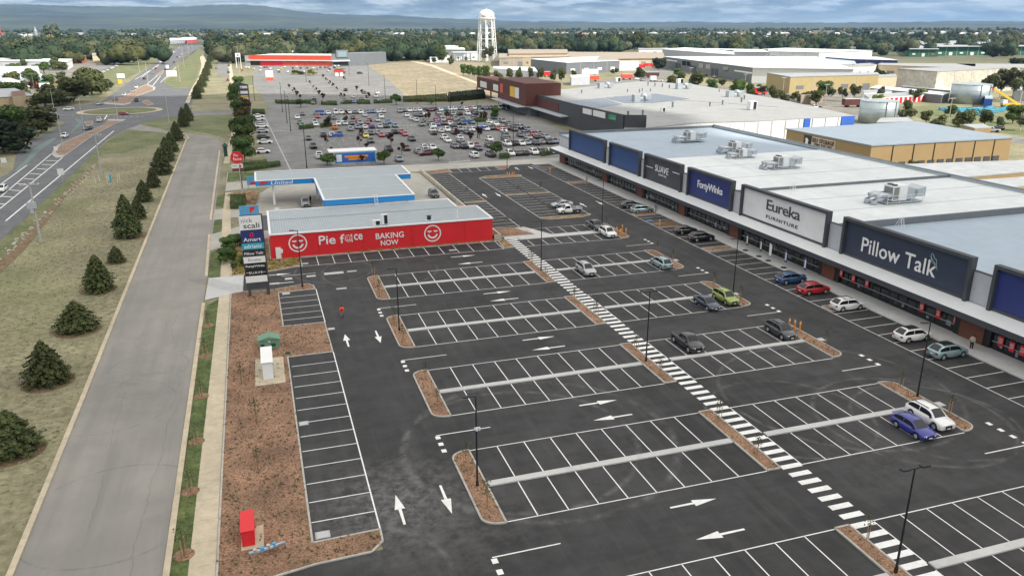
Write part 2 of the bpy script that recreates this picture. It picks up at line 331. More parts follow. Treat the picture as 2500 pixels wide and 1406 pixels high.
# ------------------------------------------------------------------ terrain
def elev(x,y):
    r=math.hypot(x,y); u=min(1,max(0,(r-1900)/2200)); return 19*u*u*(3-2*u)
mb=MB(); rr=[0,60,120,200,300,420,560,720,900,1100,1300,1550,1850,2200,2600,3100,3700,4500,5600,7000,9000,11500]; ns=72
for i,r in enumerate(rr):
    for k in range(ns):
        a=2*math.pi*k/ns; x,y=r*math.sin(a),r*math.cos(a); mb.v.append((x,y,elev(x,y)-0.03))
for i in range(len(rr)-1):
    for k in range(ns):
        a,b,c,d=i*ns+k,i*ns+(k+1)%ns,(i+1)*ns+(k+1)%ns,(i+1)*ns+k
        mb.f.append((a,d,c,b) if i else (d,c,b))
struct('ground',mb,M['plain'],True)
# far hills: real ridges with a foot, crest and back slope
prof=[(-900,24),(-500,20),(-200,13),(0,11),(100,13),(200,16),(300,17),(400,18),(450,17),(500,13),(545,12),(600,12),(640,15),(680,20),(720,27),(800,35),(900,38),(960,38),(1010,42),(1100,46),(1200,50),(1300,53),(1400,53),(1500,55),(1600,55),(1670,53),(1760,55.5),(2000,56),(2200,54.5),(2330,52),(2500,53),(2900,50),(3500,53)]
def hill(name,pr,D,foot,back,seed,dh=0):
    rnd=random.Random(seed); mb=MB(); cols=[]
    xs=np.arange(pr[0][0],pr[-1][0],12); ys=np.interp(xs,[p[0] for p in pr],[p[1] for p in pr])
    L=7
    for i,(x,y) in enumerate(zip(xs,ys)):
        d=ray(float(x),float(y)+dh); h=math.hypot(d.x,d.y); ux,uy=d.x/h,d.y/h; zt=H+D*d.z/h+rnd.uniform(-1,1)*D*0.0004
        for j in range(L):
            t=j/(L-2); 
            if j<L-1: r=foot+(D-foot)*t; z=20+(zt-20)*(t**1.25)*(1+0.07*math.sin(x*0.021+j*1.7)*(1 if 0<t<1 else 0))
            else: r=back; z=15
            mb.v.append((ux*r,uy*r,z))
    for i in range(len(xs)-1):
        for j in range(L-1): a=i*L+j; mb.f.append((a,a+L,a+L+1,a+1))
    return struct(name,mb,M['hills_cover'],True)
hill('hills',prof,9000,5200,11000,3)
hill('hills',[(-900,40),(0,37),(200,40),(420,41),(600,36),(760,44),(1000,52),(1200,60),(1500,64),(2500,66),(3400,66)],6200,4200,7600,5)
# ------------------------------------------------------------------ ground patches
mk('yard_asphalt',(0.2,0.185,0.16),0.9,0.25,0.03,scale2=.2)
def patch(name,m,P,z): return struct(name,MB().poly(P,z),M[m])
def pp(name,m,px,z): return patch(name,m,Gs(px),z)
pp('lawn','lawn',[(262,345),(308,318),(345,317),(420,328),(415,345),(380,352),(300,374),(255,376),(235,372)],0.0)
pp('lawn','lawn',[(345,298),(420,278),(436,284),(500,276),(572,276),(566,330),(545,338),(500,328),(410,320),(340,306)],0.005)
pp('grass_verge','lawn',[(240,364),(258,352),(236,400),(60,580),(-60,690),(-60,610),(54,540),(156,444)],0.008)
pp('drainage_ditch','swale',[(236,398),(240,402),(160,480),(100,560),(60,610),(-60,725),(-60,690),(60,578),(156,470)],0.012)
pp('field','dirt_field',[(896,157),(1060,149),(1180,153),(1250,250),(1165,240),(1120,250),(1010,252),(998,244),(970,216),(936,187),(902,165)],0.012)
pp('track','path_concrete',[(1000,150),(1018,150),(1060,160),(1165,201),(1165,206),(1050,162)],0.02)
pp('lawn','lawn',[(585,188),(600,186),(716,190),(708,207),(594,208)],0.0)
pp('lawn','lawn',[(400,203),(424,216),(468,215),(480,190),(490,150),(500,125),(486,118),(440,160)],0.0)
pp('lawn','lawn',[(300,196),(240,236),(150,247),(60,250),(90,215),(240,170),(330,118),(425,110),(395,140),(335,180)],0.0)
pp('lawn','lawn',[(2190,262),(2300,258),(2520,280),(2520,335),(2280,305)],0.0)
pp('yard','yard_asphalt',[(1180,205),(1290,190),(1400,205),(1520,190),(1600,175),(1640,200),(1900,228),(1960,215),(2140,225),(2190,262),(2240,300),(2060,300),(1900,250),(1650,212)],-0.01)
pp('yard','yard_asphalt',[(1960,205),(2130,196),(2330,215),(2330,250),(2270,245),(2110,250),(2000,232)],-0.005)
pp('yard','yard_asphalt',[(0,260),(0,150),(230,150),(240,170),(90,215),(60,250)],-0.01)
# roads
RO=[(5,1450),(200,960),(455,347),(463,338),(450,331),(400,325),(310,316),(300,300),(335,303),(412,320),(455,327),(500,331),(530,340),(543,350),(541,400),(530,490),(497,740),(472,900),(440,1130),(400,1450)]
pp('road','road_asphalt',RO,0.02)
cx,cy=G(294,272)
HW=[(-60,480),(0,434),(32,418),(38,384),(46,364),(76,346),(120,322),(152,306),(158,300),(150,296),(112,297),(-60,306),(-60,285),(70,272),(160,262),(215,257),(250,247),(300,212),(330,190),(395,142),(430,118),(458,106),(482,92),(488,86),(500,86),(504,92),(505,100),(500,110),(470,128),(440,146),(425,160),(400,195),(400,203),(424,216),(470,216),(470,252),(436,284),(345,298),(338,306),(308,316),(258,344),(240,364),(156,444),(54,540),(-60,640)]
pp('highway','highway_asphalt',HW,0.03)
patch('highway','highway_asphalt',[(cx+31*math.sin(t/18*math.pi),cy+31*math.cos(t/18*math.pi)) for t in range(36)],0.035)
patch('roundabout_apron','path_concrete',[(cx+18*math.sin(t/18*math.pi),cy+18*math.cos(t/18*math.pi)) for t in range(36)],0.14)
patch('roundabout_island','lawn',[(cx+15.3*math.sin(t/18*math.pi),cy+15.3*math.cos(t/18*math.pi)) for t in range(36)],0.2)
for k,px in enumerate([[(128,372),(140,356),(208,326),(260,303),(264,292),(308,293),(276,306),(224,334),(152,386),(136,386),(126,378)],[(246,254),(300,238),(344,212),(360,206),(380,214),(378,220),(328,238),(318,254),(300,258)],[(346,250),(360,244),(376,256),(360,258)],[(205,298),(226,296),(228,304),(212,309)],[(380,184),(404,168),(396,182),(380,187)]]):
    P=Gs(px); struct('kerb',MB().prism(P,0.0,0.15),M['kerb_concrete'])
    c=(sum(p[0] for p in P)/len(P),sum(p[1] for p in P)/len(P)); Q=[(c[0]+(p[0]-c[0])*0.86,c[1]+(p[1]-c[1])*0.9) for p in P]
    struct('traffic_island',MB().poly(Q,0.16),M['pink_gravel'])
rd=MB()
for a,b,w in [((14,540),(278,320),.35),((0,452),(66,404),.3),((0,482),(126,376),.3),((0,510),(152,386),.3),((330,195),(388,160),.4),((345,190),(430,125),.4),((392,202),(430,165),.4),((360,205),(384,186),.4),((373,210),(392,186),.4)]+[((a/5,260+b/5),(c/5,260+d/5),.5) for a,b,c,d in [(560,665,720,668),(510,710,655,715),(450,762,580,772),(370,823,500,830),(295,885,415,892),(205,945,325,955),(115,1022,250,1032),(20,1100,155,1110),(-60,1190,60,1193)]]:
    rd.line(G(*a),G(*b),w,0.045)
rnd=random.Random(4)
for a,b in [((255,292),(262,281)),((560,640),(1,1))][:1]: rd.line(G(*a),G(*b),.5,0.045)
for i in range(7): rd.line(G(262+i*14,287-i*.3),G(268+i*14,286.5-i*.3),.5,0.045)
for i in range(6): rd.line(G(120+i*11,281+i*.2),G(126+i*11,281+i*.2),.4,0.045)
struct('road_marking',rd,M['paint'])

mk('bike_green',(0.15,0.21,0.185),0.9,0.2,0.6)
pp('bicycle_lane','bike_green',[(34,418),(48,418),(94,372),(140,337),(128,337),(80,364),(66,388)],0.04)
pp('bicycle_lane','bike_green',[(170,326),(200,306),(198,292),(180,290),(192,300)],0.04)
# east-west road and service lanes of the older retail park
patch('road','old_asphalt',[(-46,372),(74,368),(80,372),(80,384),(-44,392)],0.01)
patch('car_park_asphalt','old_asphalt',[(1.5,207),(97,204.5),(110,214),(104,244),(107,265),(113,330),(114,385),(95,392),(72,392),(80,430),(92,560),(108,812),(2,850),(-1,560),(6,392),(6,372),(-3,372)],0.004)
patch('road','yard_concrete',[(-9,192),(6,196),(38,203.5),(66,205.6),(97,206),(98,213),(60,213.5),(37,214.5),(5,216),(-9,212)],0.012)
pp('street','old_asphalt',[(530,188),(563,188),(567,130),(535,133)],0.01)
pp('street','old_asphalt',[(-60,235),(-60,215),(20,222),(90,232),(150,222),(240,160),(330,118),(350,118),(300,150),(215,185),(215,200),(150,244),(100,258)],0.012)
patch('street','old_asphalt',[(118,420),(128,380),(150,330),(200,240),(240,190),(240,180),(260,190),(230,235),(215,300),(260,500),(560,900),(540,910),(235,520),(150,420)],0.0)
# footpaths
FP=MB(); FP.poly([(-7.85,40),(-5.95,40),(-6.35,113),(-6.6,140),(-7.3,165),(-7.3,190),(-8.9,190),(-8.9,165),(-8.2,140),(-7.8,113)],0.05)
struct('footpath',FP,M['path_concrete'])
js=MB()
for i in range(50): js.line((-7.9,42+i*2.9),(-5.95,42+i*2.9),.03,0.055)
struct('path_joint',js,M['louvre'])
pp('footpath','path_concrete',[(572,300),(568,262),(561,200),(557,140),(562,140),(570,188),(580,262),(577,310),(560,400),(545,400)],0.03)
pp('footpath','path_concrete',[(452,252),(468,216),(485,190),(492,160),(488,140),(496,134),(504,150),(494,190),(474,222),(462,252)],0.05)
# verge with green grass between kerb and footpath
VG=MB(); VG.poly([(-9.1,40),(-7.8,40),(-7.75,111.5),(-9.3,109)],0.04); VG.poly([(-9.7,123),(-8.0,121.6),(-8.25,139.5),(-9.9,137)],0.04); VG.poly([(-10.2,150),(-8.8,147),(-8.8,163),(-10.2,162)],0.04); VG.poly([(-10.6,176),(-9,174),(-9,190),(-10.6,186)],0.04)
struct('grass_verge',VG,M['verge_grass'])
# entrances
EN=MB(); EN.poly([(-9.66,111.3),(-6.3,113.0),(-4.58,113.6),(-4.5,121.9),(-9.6,122)],0.06); EN.poly([(0.9,47),(-4.6,47),(-4.6,44),(5,30),(12,30)],0.045)
struct('driveway',EN,M['new_concrete'])
DR=MB(); DR.poly([(-10.6,138),(-5.5,141),(-2,148),(-2,158),(-10.6,150)],0.045); DR.poly([(-10.6,162),(-6,163),(2,163),(39,163),(39,201),(28,203),(2,196),(-6,173),(-10.6,172)],0.045); DR.poly([(-2,144),(40,144),(40,163),(-2,163)],0.045)
struct('driveway',DR,M['yard_concrete'])
struct('forecourt',MB().poly([(-2,150),(26,150),(26,163),(-2,163)],0.06),M['dark_grey'])
# kerbs of the frontage road
KB=MB()
def kerb(P,w=0.3,h=0.15,closed=False,mb=KB):
    P=[tuple(p[:2]) for p in P]+([tuple(P[0][:2])] if closed else [])
    for a,b in zip(P,P[1:]): mb.bar((*a,h/2),(*b,h/2),w,h)
kerb(Gs([(18,1420),(200,977),(455,342),(461,337),(450,331)]),0.45)
kerb([(-9.2,40),(-9.75,110)],0.45); kerb([(-10.0,123),(-10.7,150)],0.45); kerb([(-11,162),(-12.4,260)],0.45)
kerb(Gs([(572,276),(566,330),(545,338),(500,328),(462,323)]),0.3)
struct('kerb',KB,M['path_concrete'])
# ------------------------------------------------------------------ the new car park
AP=[(0.2,122.4),(-4.55,121.9),(-4.55,113.7),(-0.5,113.2),(4.6,114.6),(5.6,113.5),(5.75,97.3),(0.6,97.4),(0.6,111.5),(0.55,111.5),(0.5,97.4),(5.7,87.1),(0.5,87.1),(0.8,51.0),(5.78,51.2),(5.78,49.6),(4.8,48.6),(0.85,48.5),(-2,48.2),(-4.6,47),(0,30),(140,-40),(140,60),(76.4,60),(76.4,204),(72,205.4),(40,202),(38.5,130.2),(38,129.3),(4.6,129.4),(4.5,124.3)]
AS=MB(); AS.poly([(5.7,20),(160,20),(160,48),(76.4,48),(76.4,204),(71.9,205.2),(47.4,204.6),(41.3,199.2),(40.2,138.6),(40.2,130),(38.6,129.1),(4.5,129.35),(4.5,124.4),(0.4,122.8),(-4.5,121.9),(-4.5,113.7),(-0.5,113.2),(4.4,114.6),(5.5,114)],0.02)
AS.poly([(0.5,97.45),(5.7,97.35),(5.7,111.55),(0.4,111.45)],0.024); AS.poly([(0.72,51.0),(5.85,51.1),(5.8,87.1),(0.6,87.1)],0.024); AS.poly([(-4.6,20),(5.8,20),(5.8,48.7),(0.8,48.55),(-2.5,48.1),(-4.6,47)],0.016)
struct('car_park_asphalt',AS,M['new_asphalt'])
m=M['new_asphalt']
overlay(m,'disc',(7.5,54,0,0)[:2]+(9,1.1),(0.2,0.195,0.19),0.8)
overlay(m,'disc',(12,50,8,0.7),(0.12,0.117,0.115),0.5); overlay(m,'disc',(9,75,16,0.3),(0.05,0.05,0.052),0.7); overlay(m,'disc',(50,47,9,0.8),(0.085,0.083,0.082),0.55)
for x,y,r,w in [(58,53,9,.35),(60,52,7.6,.3),(55,60,12,.35),(22,60,12.5,.5),(20,60,10.8,.4),(3,45,7,.4),(47,57,8,.3),(9,120,6,.3),(16,118,9,.3)]:
    overlay(m,'arc',(x,y,r,w,.5),(0.17,0.168,0.165),0.6)
for x,y,r in [(38.9,101.5,2.2),(64,90,2.4),(66,78,2.2),(68,100,2),(67,125,2.5),(65,140,2),(52.8,79.3,1.8),(68,60,2),(45,125,2),(64,160,3),(30,57.5,.6),(33,76.2,.5),(24,52,.7),(48,58,.7),(50.6,52,.6),(27,95,.6),(35,88,.7),(46,93,.6),(56,71,.7),(73.5,66,1),(73.5,90,1),(73.4,56,.9),(19,71,.6),(3,75,.7),(3,62,.7)]:
    overlay(m,'disc',(x,y,r,2.2),(0.008,0.008,0.009),0.8)
LN=MB(); Z=0.036; W_=0.1
def L(x0,y0,x1,y1,w=W_): LN.line((x0,y0),(x1,y1),w,Z)
KP=MB(); ML=MB(); KI=MB()
mids=[]
for k in range(-1,4):
    yb=29.2 if k<0 else 49.05+18.27*k; yt=40.45 if k<0 else 60.3+18.27*k; ym=34.75 if k<0 else 54.5+18.27*k
    # west bays
    x0=15.27
    for a,b in ((x0,38.85),(42.4,60.62)):
        L(a,yb,b,yb); L(a,yt,b,yt)
        n=0; xx=a if a>40 else x0
        while xx<b-0.5:
            if xx>a+0.5 or a>40: 
                L(xx,yb,xx,ym-0.4); L(xx,ym+0.4,xx,yt)
            xx+=2.6
    if k<0:
        xx=63.2; L(60.6,yb,100,yb); L(60.6,yt,100,yt)
        while xx<99: L(xx,yb,xx,ym-0.4); L(xx,ym+0.4,xx,yt); xx+=2.6
        L(60.6,yb,60.6,ym-.4); L(60.6,ym+.4,60.6,yt)
    KP.box(15.35,ym-0.36,0,38.9,ym+0.36,0.14); KP.box(42.5,ym-0.36,0,60.7 if k>=0 else 100,ym+0.36,0.14)
    mids.append(ym)
struct('kerb_path',KP,M['new_concrete'])
# painted crossing
y=129.9
while y>28:
    LN.prism([(40.35,y-0.3),(42.35,y-0.3),(42.35,y+0.3),(40.35,y+0.3)],Z-0.01,Z+0.001); y-=1.262
# Pie Face row, centre strip P
for i in range(14): L(4.4+2.6*i,123.8,4.4+2.6*i,129.1)
L(-0.5,124.05,38.4,123.8)
L(-0.3,111.6,5.5,111.6,.12)
for xx in [47.6+2.6*i for i in range(5)]: L(xx,130.8,xx,135.5)
L(47.2,135.55,60.6,135.5)
for xx in [44.0+2.6*i for i in range(7)]: L(xx,124.2,xx,128.0)
L(42.4,124.2,61,123.75)
# west bays of the garden side
for i in range(12): L(0.85,87.1-2.79*(i+1),5.72,87.1-2.79*(i+1))
L(5.75,87.1,5.8,51.2,.12)
for i in range(5): L(0.5,111.5-2.36*(i+1),5.6,111.5-2.36*(i+1))
L(5.62,111.6,5.7,97.3,.12); 
# north-west bay column along the service station wall
L(46.35,198.6,45.75,137.2)
for i in range(24):
    yy=198.7-2.6*i
    if abs(yy-162)>1: L(41.2,yy,46.2,yy)
L(41.3,198.8,46.3,198.7)
# middle double column
L(51.9,188.8,52.0,143.5); L(62.9,187.8,62.8,143.5)
for i in range(17):
    yy=187.6-2.6*i
    L(52,yy,57.0,yy); L(57.7,yy,62.8,yy)
# top strip and retail-front bays
L(47.4,204.3,61,204); L(47.2,199,61,198.8)
for i in range(6): L(47.6+2.6*i,204.2,47.4+2.6*i,199)
L(70.72,203,70.72,20)
for i in range(70):
    yy=202.5-2.62*i
    L(70.72,yy,76.1,yy)
# lane ends (broken give-way lines with a long centre line)
def laneend(x,y,s,n=3):
    for i in range(n): LN.prism([(x-0.15,y-1.6-1.25*i),(x+0.3,y-1.6-1.25*i),(x+0.3,y-1.05-1.25*i),(x-0.15,y-1.05-1.25*i)],Z-.01,Z+.001)
for k in range(-1,4):
    yl=45.3 if k<0 else 63.9+18.27*k
    if k<3:
        L(13.0,yl,18.3,yl,.12); laneend(13.0,yl+0.9,1)
    xe=64.5; L(xe-5.3,yl+0.2,xe,yl+0.2,.12)
    for i in range(4 if k<0 else 3): LN.prism([(xe-.4-0*i,yl+0.2+1.3*i),(xe+.05,yl+0.2+1.3*i),(xe+.05,yl+0.75+1.3*i),(xe-.4,yl+0.75+1.3*i)],Z-.01,Z+.001)
def arrow(x,y,ang,ln=4.2):
    d=Vector((math.cos(ang),math.sin(ang))); n=Vector((-d.y,d.x)); p=Vector((x,y))
    def q(a,b): v=p+d*a*ln+n*b; return (v.x,v.y)
    LN.poly([q(-.5,-.1),q(.08,-.13),q(.08,.13),q(-.5,.1)],Z); LN.poly([q(.0,-.42),q(.5,0),q(.0,.42)],Z+0.001)
E_,W2,N_,S_=0,math.pi,math.pi/2,-math.pi/2
def parr(x,y,a,ln=4.2): arrow(*G(x,y),a,ln)
z6=lambda x,y:(1100+.44519*x,780+.44519*y); z2=lambda x,y:(1000+.3*x,380+.3*y); z1=lambda x,y:(500+.3*x,380+.3*y); z5=lambda x,y:(400+.44519*x,780+.44519*y)
z3=lambda x,y:(1750+.32723*x,460+.32723*y); z7=lambda x,y:(1700+.44519*x,780+.44519*y); z4=lambda x,y:(1350+.2*x,220+.2*y); z8=lambda x,y:(550+.18493*x,480+.18493*y)
for p,a in [(z6(1332,1007),E_),(z6(1480,1178),W2),(z6(810,457),E_),(z6(890,537),W2),(z6(484,104),E_),(z6(538,157),W2),(z2(435,820),E_),(z2(492,876),W2),(z2(715,1115),E_),(z2(770,1173),W2),(z5(1295,1040),N_),(z5(1547,985),S_),(z5(1003,115),N_),(z5(1175,95),S_),
    (z2(610,326),N_),(z2(720,320),S_),(z2(1410,402),N_),(z2(1548,387),S_),(z2(985,100),S_),(z2(873,107),N_),(z1(590,970),E_),(z1(605,1040),W2)]: parr(*p,a)
for a,b in [((1.0,119.6),(6.2,119.7))]: L(*a,*b,.12)
struct('road_marking',LN,M['paint'])
# disabled-bay markings
YB=MB()
for (ya,yb_) in ((128.3,133.0),(196.2,199.4)):
    for i in range(int((yb_-ya)/0.75)+1): YB.line((71,ya+0.75*i+.2),(76,ya+0.75*i+.55),.13,Z+0.004)
struct('road_marking',YB,M['yellow_paint'])
BP=MB()
for yy in (134.6,201,195): BP.box(71.3,yy-.55,Z,72.5,yy+.55,Z+0.003)
struct('road_marking',BP,M['blue_paint'])
# mulch beds and islands with raised kerbs
def island(P,m='mulch',h=0.14,w=0.16,kerbm='kerb_concrete'):
    k=MB(); kerb(P,w,h,True,k); struct('kerb',k,M[kerbm]); struct('garden_bed',MB().poly(P,h-0.045),M[m]); beds.append(P)
beds=[]
def rnd_island(x0,x1,y0,y1,side):
    # side -1: rounded on the west, +1 rounded on the east, 0 square
    r=1.5; P=[]
    if side==0: return [(x0,y0),(x1,y0),(x1,y1),(x0,y1)]
    pts=[]
    for t in range(7):
        a=math.pi/2*t/6; pts.append((math.sin(a),1-math.cos(a)))
    if side<0: P=[(x1,y1)]+[(x0+r-r*s_,y1-r*0.75*c_) for s_,c_ in pts]+[(x0+r-r*s_,y0+r*0.75*c_) for s_,c_ in pts[::-1]]+[(x1,y0)]
    else: P=[(x0,y0)]+[(x1-r+r*s_,y0+r*0.75*c_) for s_,c_ in pts]+[(x1-r+r*s_,y1-r*0.75*c_) for s_,c_ in pts[::-1]]+[(x0,y1)]
    return P
for k in range(0,4): island(rnd_island(13.5,15.22,48.95+18.27*k,60.35+18.27*k,-1))
for k in range(-1,4):
    if k<0: island(rnd_island(38.9,40.2,29,40.5,0))
    else: island(rnd_island(38.9,40.25,49.1+18.27*k,60.4+18.27*k if k else 60.4,0))
for k in range(0,4): island(rnd_island(60.75,62.5,49.2+18.27*k,60.4+18.27*k,1))
island(rnd_island(60.7,62.5,123.8,135.6,1))
island([(51.9,142.9),(53.5,141.5),(60,141.5),(62.6,142.6),(62.9,143.4),(57,143.6),(52,143.6)],'brown_mulch')
island([(51.9,188.9),(57,188),(63,188.0),(63.3,190),(60,191.2),(54,190.8)],'brown_mulch')
island([(39.9,138.3),(46,137),(46.6,131.2),(40.2,131.4)]); island([(38.4,124.0),(40.3,124.2),(40.3,129.6),(38.8,129.2)],'brown_mulch')
island([(41.4,199.4),(47.1,199.3),(47.6,204.6),(40.2,202.4)]); island([(61,199),(62.6,199.4),(63.8,202),(65.2,204.6),(61,204.6)])
for yy in (176.0,131.0-3.7+12.5,112.4,81.3,46.6): island([(71,yy-1.1),(76,yy-1.1),(76,yy+1.1),(71,yy+1.1)])
island([(41.2,161.3),(46,161.3),(46,162.7),(41.2,162.7)],'brown_mulch'); island([(52.2,166.0),(57,166.0),(57,167.4),(52.2,167.4)],'brown_mulch'); island([(57.7,166.0),(62.6,166.0),(62.6,167.4),(57.7,167.4)],'brown_mulch')
island([(-5.85,40),(-2,44),(-3.0,47.8),(0.85,48.45),(4.8,48.6),(5.75,49.6),(5.8,51.1),(0.75,51.0),(0.55,87.15),(5.7,87.15),(5.62,97.3),(0.45,97.45),(0.3,111.5),(5.5,111.65),(5.4,113.2),(4.6,114.5),(-0.5,113.1),(-4.4,113.6),(-6.2,113.0)],'mulch',0.12)
island([(-6.35,122),(-4.4,121.95),(0.3,122.9),(4.4,124.4),(4.4,128.7),(2.0,129.2),(1.2,129.35),(-0.3,129.35),(-0.4,143.8),(-2.4,143.8),(-5.4,141),(-6.6,139.5)],'brown_mulch')
island([(4.5,129.1),(38.6,129.0),(38.6,129.5),(4.5,129.5)],'brown_mulch'); island([(-8.8,186.5),(-4.5,175),(-2.2,173),(-1.2,187.5),(-3,189.5),(-7,190)],'brown_mulch')
island([(-9,203),(2,205),(3.4,214),(2.6,217),(-9,217)],'verge_grass')
# paved walk, retail footpath
RW=MB(); RW.box(42.8,128.6,0,60.2,130.5,.1); RW.prism([(40.2,129.6),(40.6,131.3),(46.7,131.3),(44.6,137.3),(46.5,137.3),(49.6,130.5),(43,130.5),(42.8,128.8)],0,.1)
struct('footpath',RW,M['new_concrete'])
FPR=MB(); FPR.box(76.3,20,0,82,206,.16); FPR.box(71.8,203.6,0,76.3,206,.12); struct('footpath',FPR,M['new_concrete'])
# cast pits and lids set in the paving
for x,y,w,h in [(*G(*z1(1050,958)),3.0,1.1),(*G(*z1(865,982)),1.4,.8),(*G(*z1(1197,942)),1.5,.6),(*G(*z1(1112,1083)),1.5,.6),(*G(*z1(682,1003)),1.1,1.0),(*G(*z1(815,880)),1.1,.7),(*G(*z1(565,1043)),1.3,.8),(*G(*z5(918,52)),.9,.7),(1.35,110.9,1.1,.9),(1.3,70.2,.9,.8),(1.55,51.8,1.1,.9),(*G(*z1(2020,770)),1.4,.7),(62.9,54.4,1.2,.9),(62.9,72.5,1.2,.9),(62.9,108.5,1.2,1.0),(62.7,90.7,1.2,.9)]:
    pm=MB(); pm.box(x-w/2,y-h/2,0,x+w/2,y+h/2,.05); struct('drain_pit',pm,M['kerb_concrete']); pm=MB(); pm.box(x-w/2+.13,y-h/2+.1,.05,x+w/2-.13,y+h/2-.1,.056); struct('drain_cover',pm,M['pale_grey'])
# retaining wall between service station and new car park
RWL=tag(obj('retaining_wall',MB().box(39.45,130.6,0,39.75,202,0.9).box(38.2,130.3,0,38.45,143,0.9).box(38.2,130.3,0,39.75,130.55,.9),M['concrete_wall']),'long low concrete retaining wall beside the service station yard','wall')
# older park: bays
OL=MB()
def orow(x0,x1,y0,y1,w=2.7,mid=True,gap=()):
    x=x0
    while x<=x1:
        if not any(a<x<b for a,b in gap): OL.line((x,y0),(x,y1),.1,0.02)
        x+=w
for y0 in (218.2,231.5,238.3,252,258.6,272.5,279,293,299.5,313.5,320,333,340,353.5):
    orow(19 if y0<300 else 12.5,40.5,y0,y0+5.2); orow(49,94 if y0<260 else 97,y0,y0+5.2)
for yy in (231.4+5.3,252+5.6,272.5+5.8,293+5.6,313.5+5.7,333.3+5.8): OL.line((19,yy),(40.5,yy),.1,.02); OL.line((49,yy),(95,yy),.1,.02)
OL.line((7.0,215),(2.4,370),.35,.02)
orow(9,66,404,409.5,2.8); 
for y0 in (420,436,442,458,464,480,486,502,508,524,530,546,552,568,574,590): orow(12,72+ (y0-420)*.1,y0,y0+5,2.8)
for yy in (441.4,463.4,485.4,507.4,529.4,551.4,573.4): OL.line((12,yy),(74+(yy-420)*.12,yy),.15,.02)
for y0 in (650,680,710,740,770): orow(10,104,y0,y0+5.2,2.8)
struct('parking_lines',OL,M['worn_paint'])
ZC=MB()
for i in range(5): ZC.line(G(667+i*8.6,320.8-i*.35),G(671+i*8.6,320.6-i*.35),1.6,.024)
for i in range(6): ZC.line(G(973+i*9.5,307.6-i*.3),G(978.5+i*9.5,307.4-i*.3),1.9,.024)
for i in range(6): ZC.line(G(1096+i*9,396-i*.9),G(1102+i*9,398-i*.9),.9,.024)
for i in range(5): ZC.line(G(1237+i*7.5,295-i*.5),G(1244+i*7.5,296-i*.5),.8,.024)
struct('road_marking',ZC,M['worn_paint'])


ck=MB(); rc=random.Random(3)
for x0,y0,n_,dy in ((-11.6,50,60,.5),(-15.5,58,20,.4),(-13,95,30,.5),(-16,70,22,.6),(-12.5,122,24,.7)):
    x,y=x0,y0
    for i in range(n_): x2=x+rc.uniform(-.14,.14); y2=y+dy; ck.line((x,y),(x2,y2),.02,.026); x,y=x2,y2
mk('crack',(.1,.098,.09),.9,.1,1); struct('road_crack',ck,M['crack'])
# ------------------------------------------------------------------ furniture store row on the right
ON_=['first','second','third','fourth','fifth','sixth','seventh','eighth','ninth','tenth','11th','12th','13th','14th','15th','16th','17th','18th','19th']
B=thing('retail_building','long white-roofed row of furniture stores with framed sign boxes along a dark canopy','building')
FX_=80.2; PX=80.6
bd=MB(); bd.box(80.95,22,0,131,208,7.15); obj('wall',bd,M['pale_grey'],B)
bd=MB(); bd.box(78.4,22,3.25,80.5,206.3,3.3); obj('canopy_soffit',bd,M['mid_grey'],B)
bd=MB(); bd.prism([(77.8,22),(80.6,22),(80.6,207),(77.8,207)],3.95,4.1,[4.02,4.5,4.5,4.02]); cn=obj('canopy',bd,M['white_metal'],B)
bd=MB(); bd.box(77.68,22,3.28,77.95,207.1,4.0); bd.box(77.7,206.9,3.28,80.7,207.15,4.05); obj('canopy_fascia',bd,M['dark_grey'],B)
# roofs
def roof(y0,y1,z,m,nm='roof'):
    r=MB(); r.prism([(80.9,y0),(130.6,y0),(130.6,y1),(80.9,y1)],z-.25,z,None); o=obj(nm,r,M[m],B)
    s=MB(); n=int((y1-y0)/1.5)
    for i in range(1,3): s.box(81,y0+(y1-y0)*i/3-.12,z,130.5,y0+(y1-y0)*i/3+.12,z+.03)
    obj('roof_seam',s,M['pale_grey'],o)
    return o
roof(159.4,207.6,7.55,'pale_blue_roof'); roof(120.4,159.2,7.75,'white_roof'); roof(93.9,120.2,7.75,'white_roof'); roof(22,93.4,7.2,'pale_blue_roof')
p=MB(); p.box(80.9,207.6,7.2,131,208,8.2); p.box(130.6,22,7.2,131,208,8.35); obj('parapet',p,M['mid_grey'],B)
p=MB(); p.box(131,22,8.33,130.4,208,8.42); p.box(80.9,120.2,7.5,130.6,120.42,8.25); p.box(80.9,93.5,6.9,130.6,93.85,8.2); obj('parapet',p,M['mid_grey'],B)
p=MB(); p.box(80.9,94.0,7.8,130.4,94.02,8.15); p.box(130.52,94,7.7,130.58,207.5,8.3); obj('parapet_lining',p,M['zinc_roof'],B)
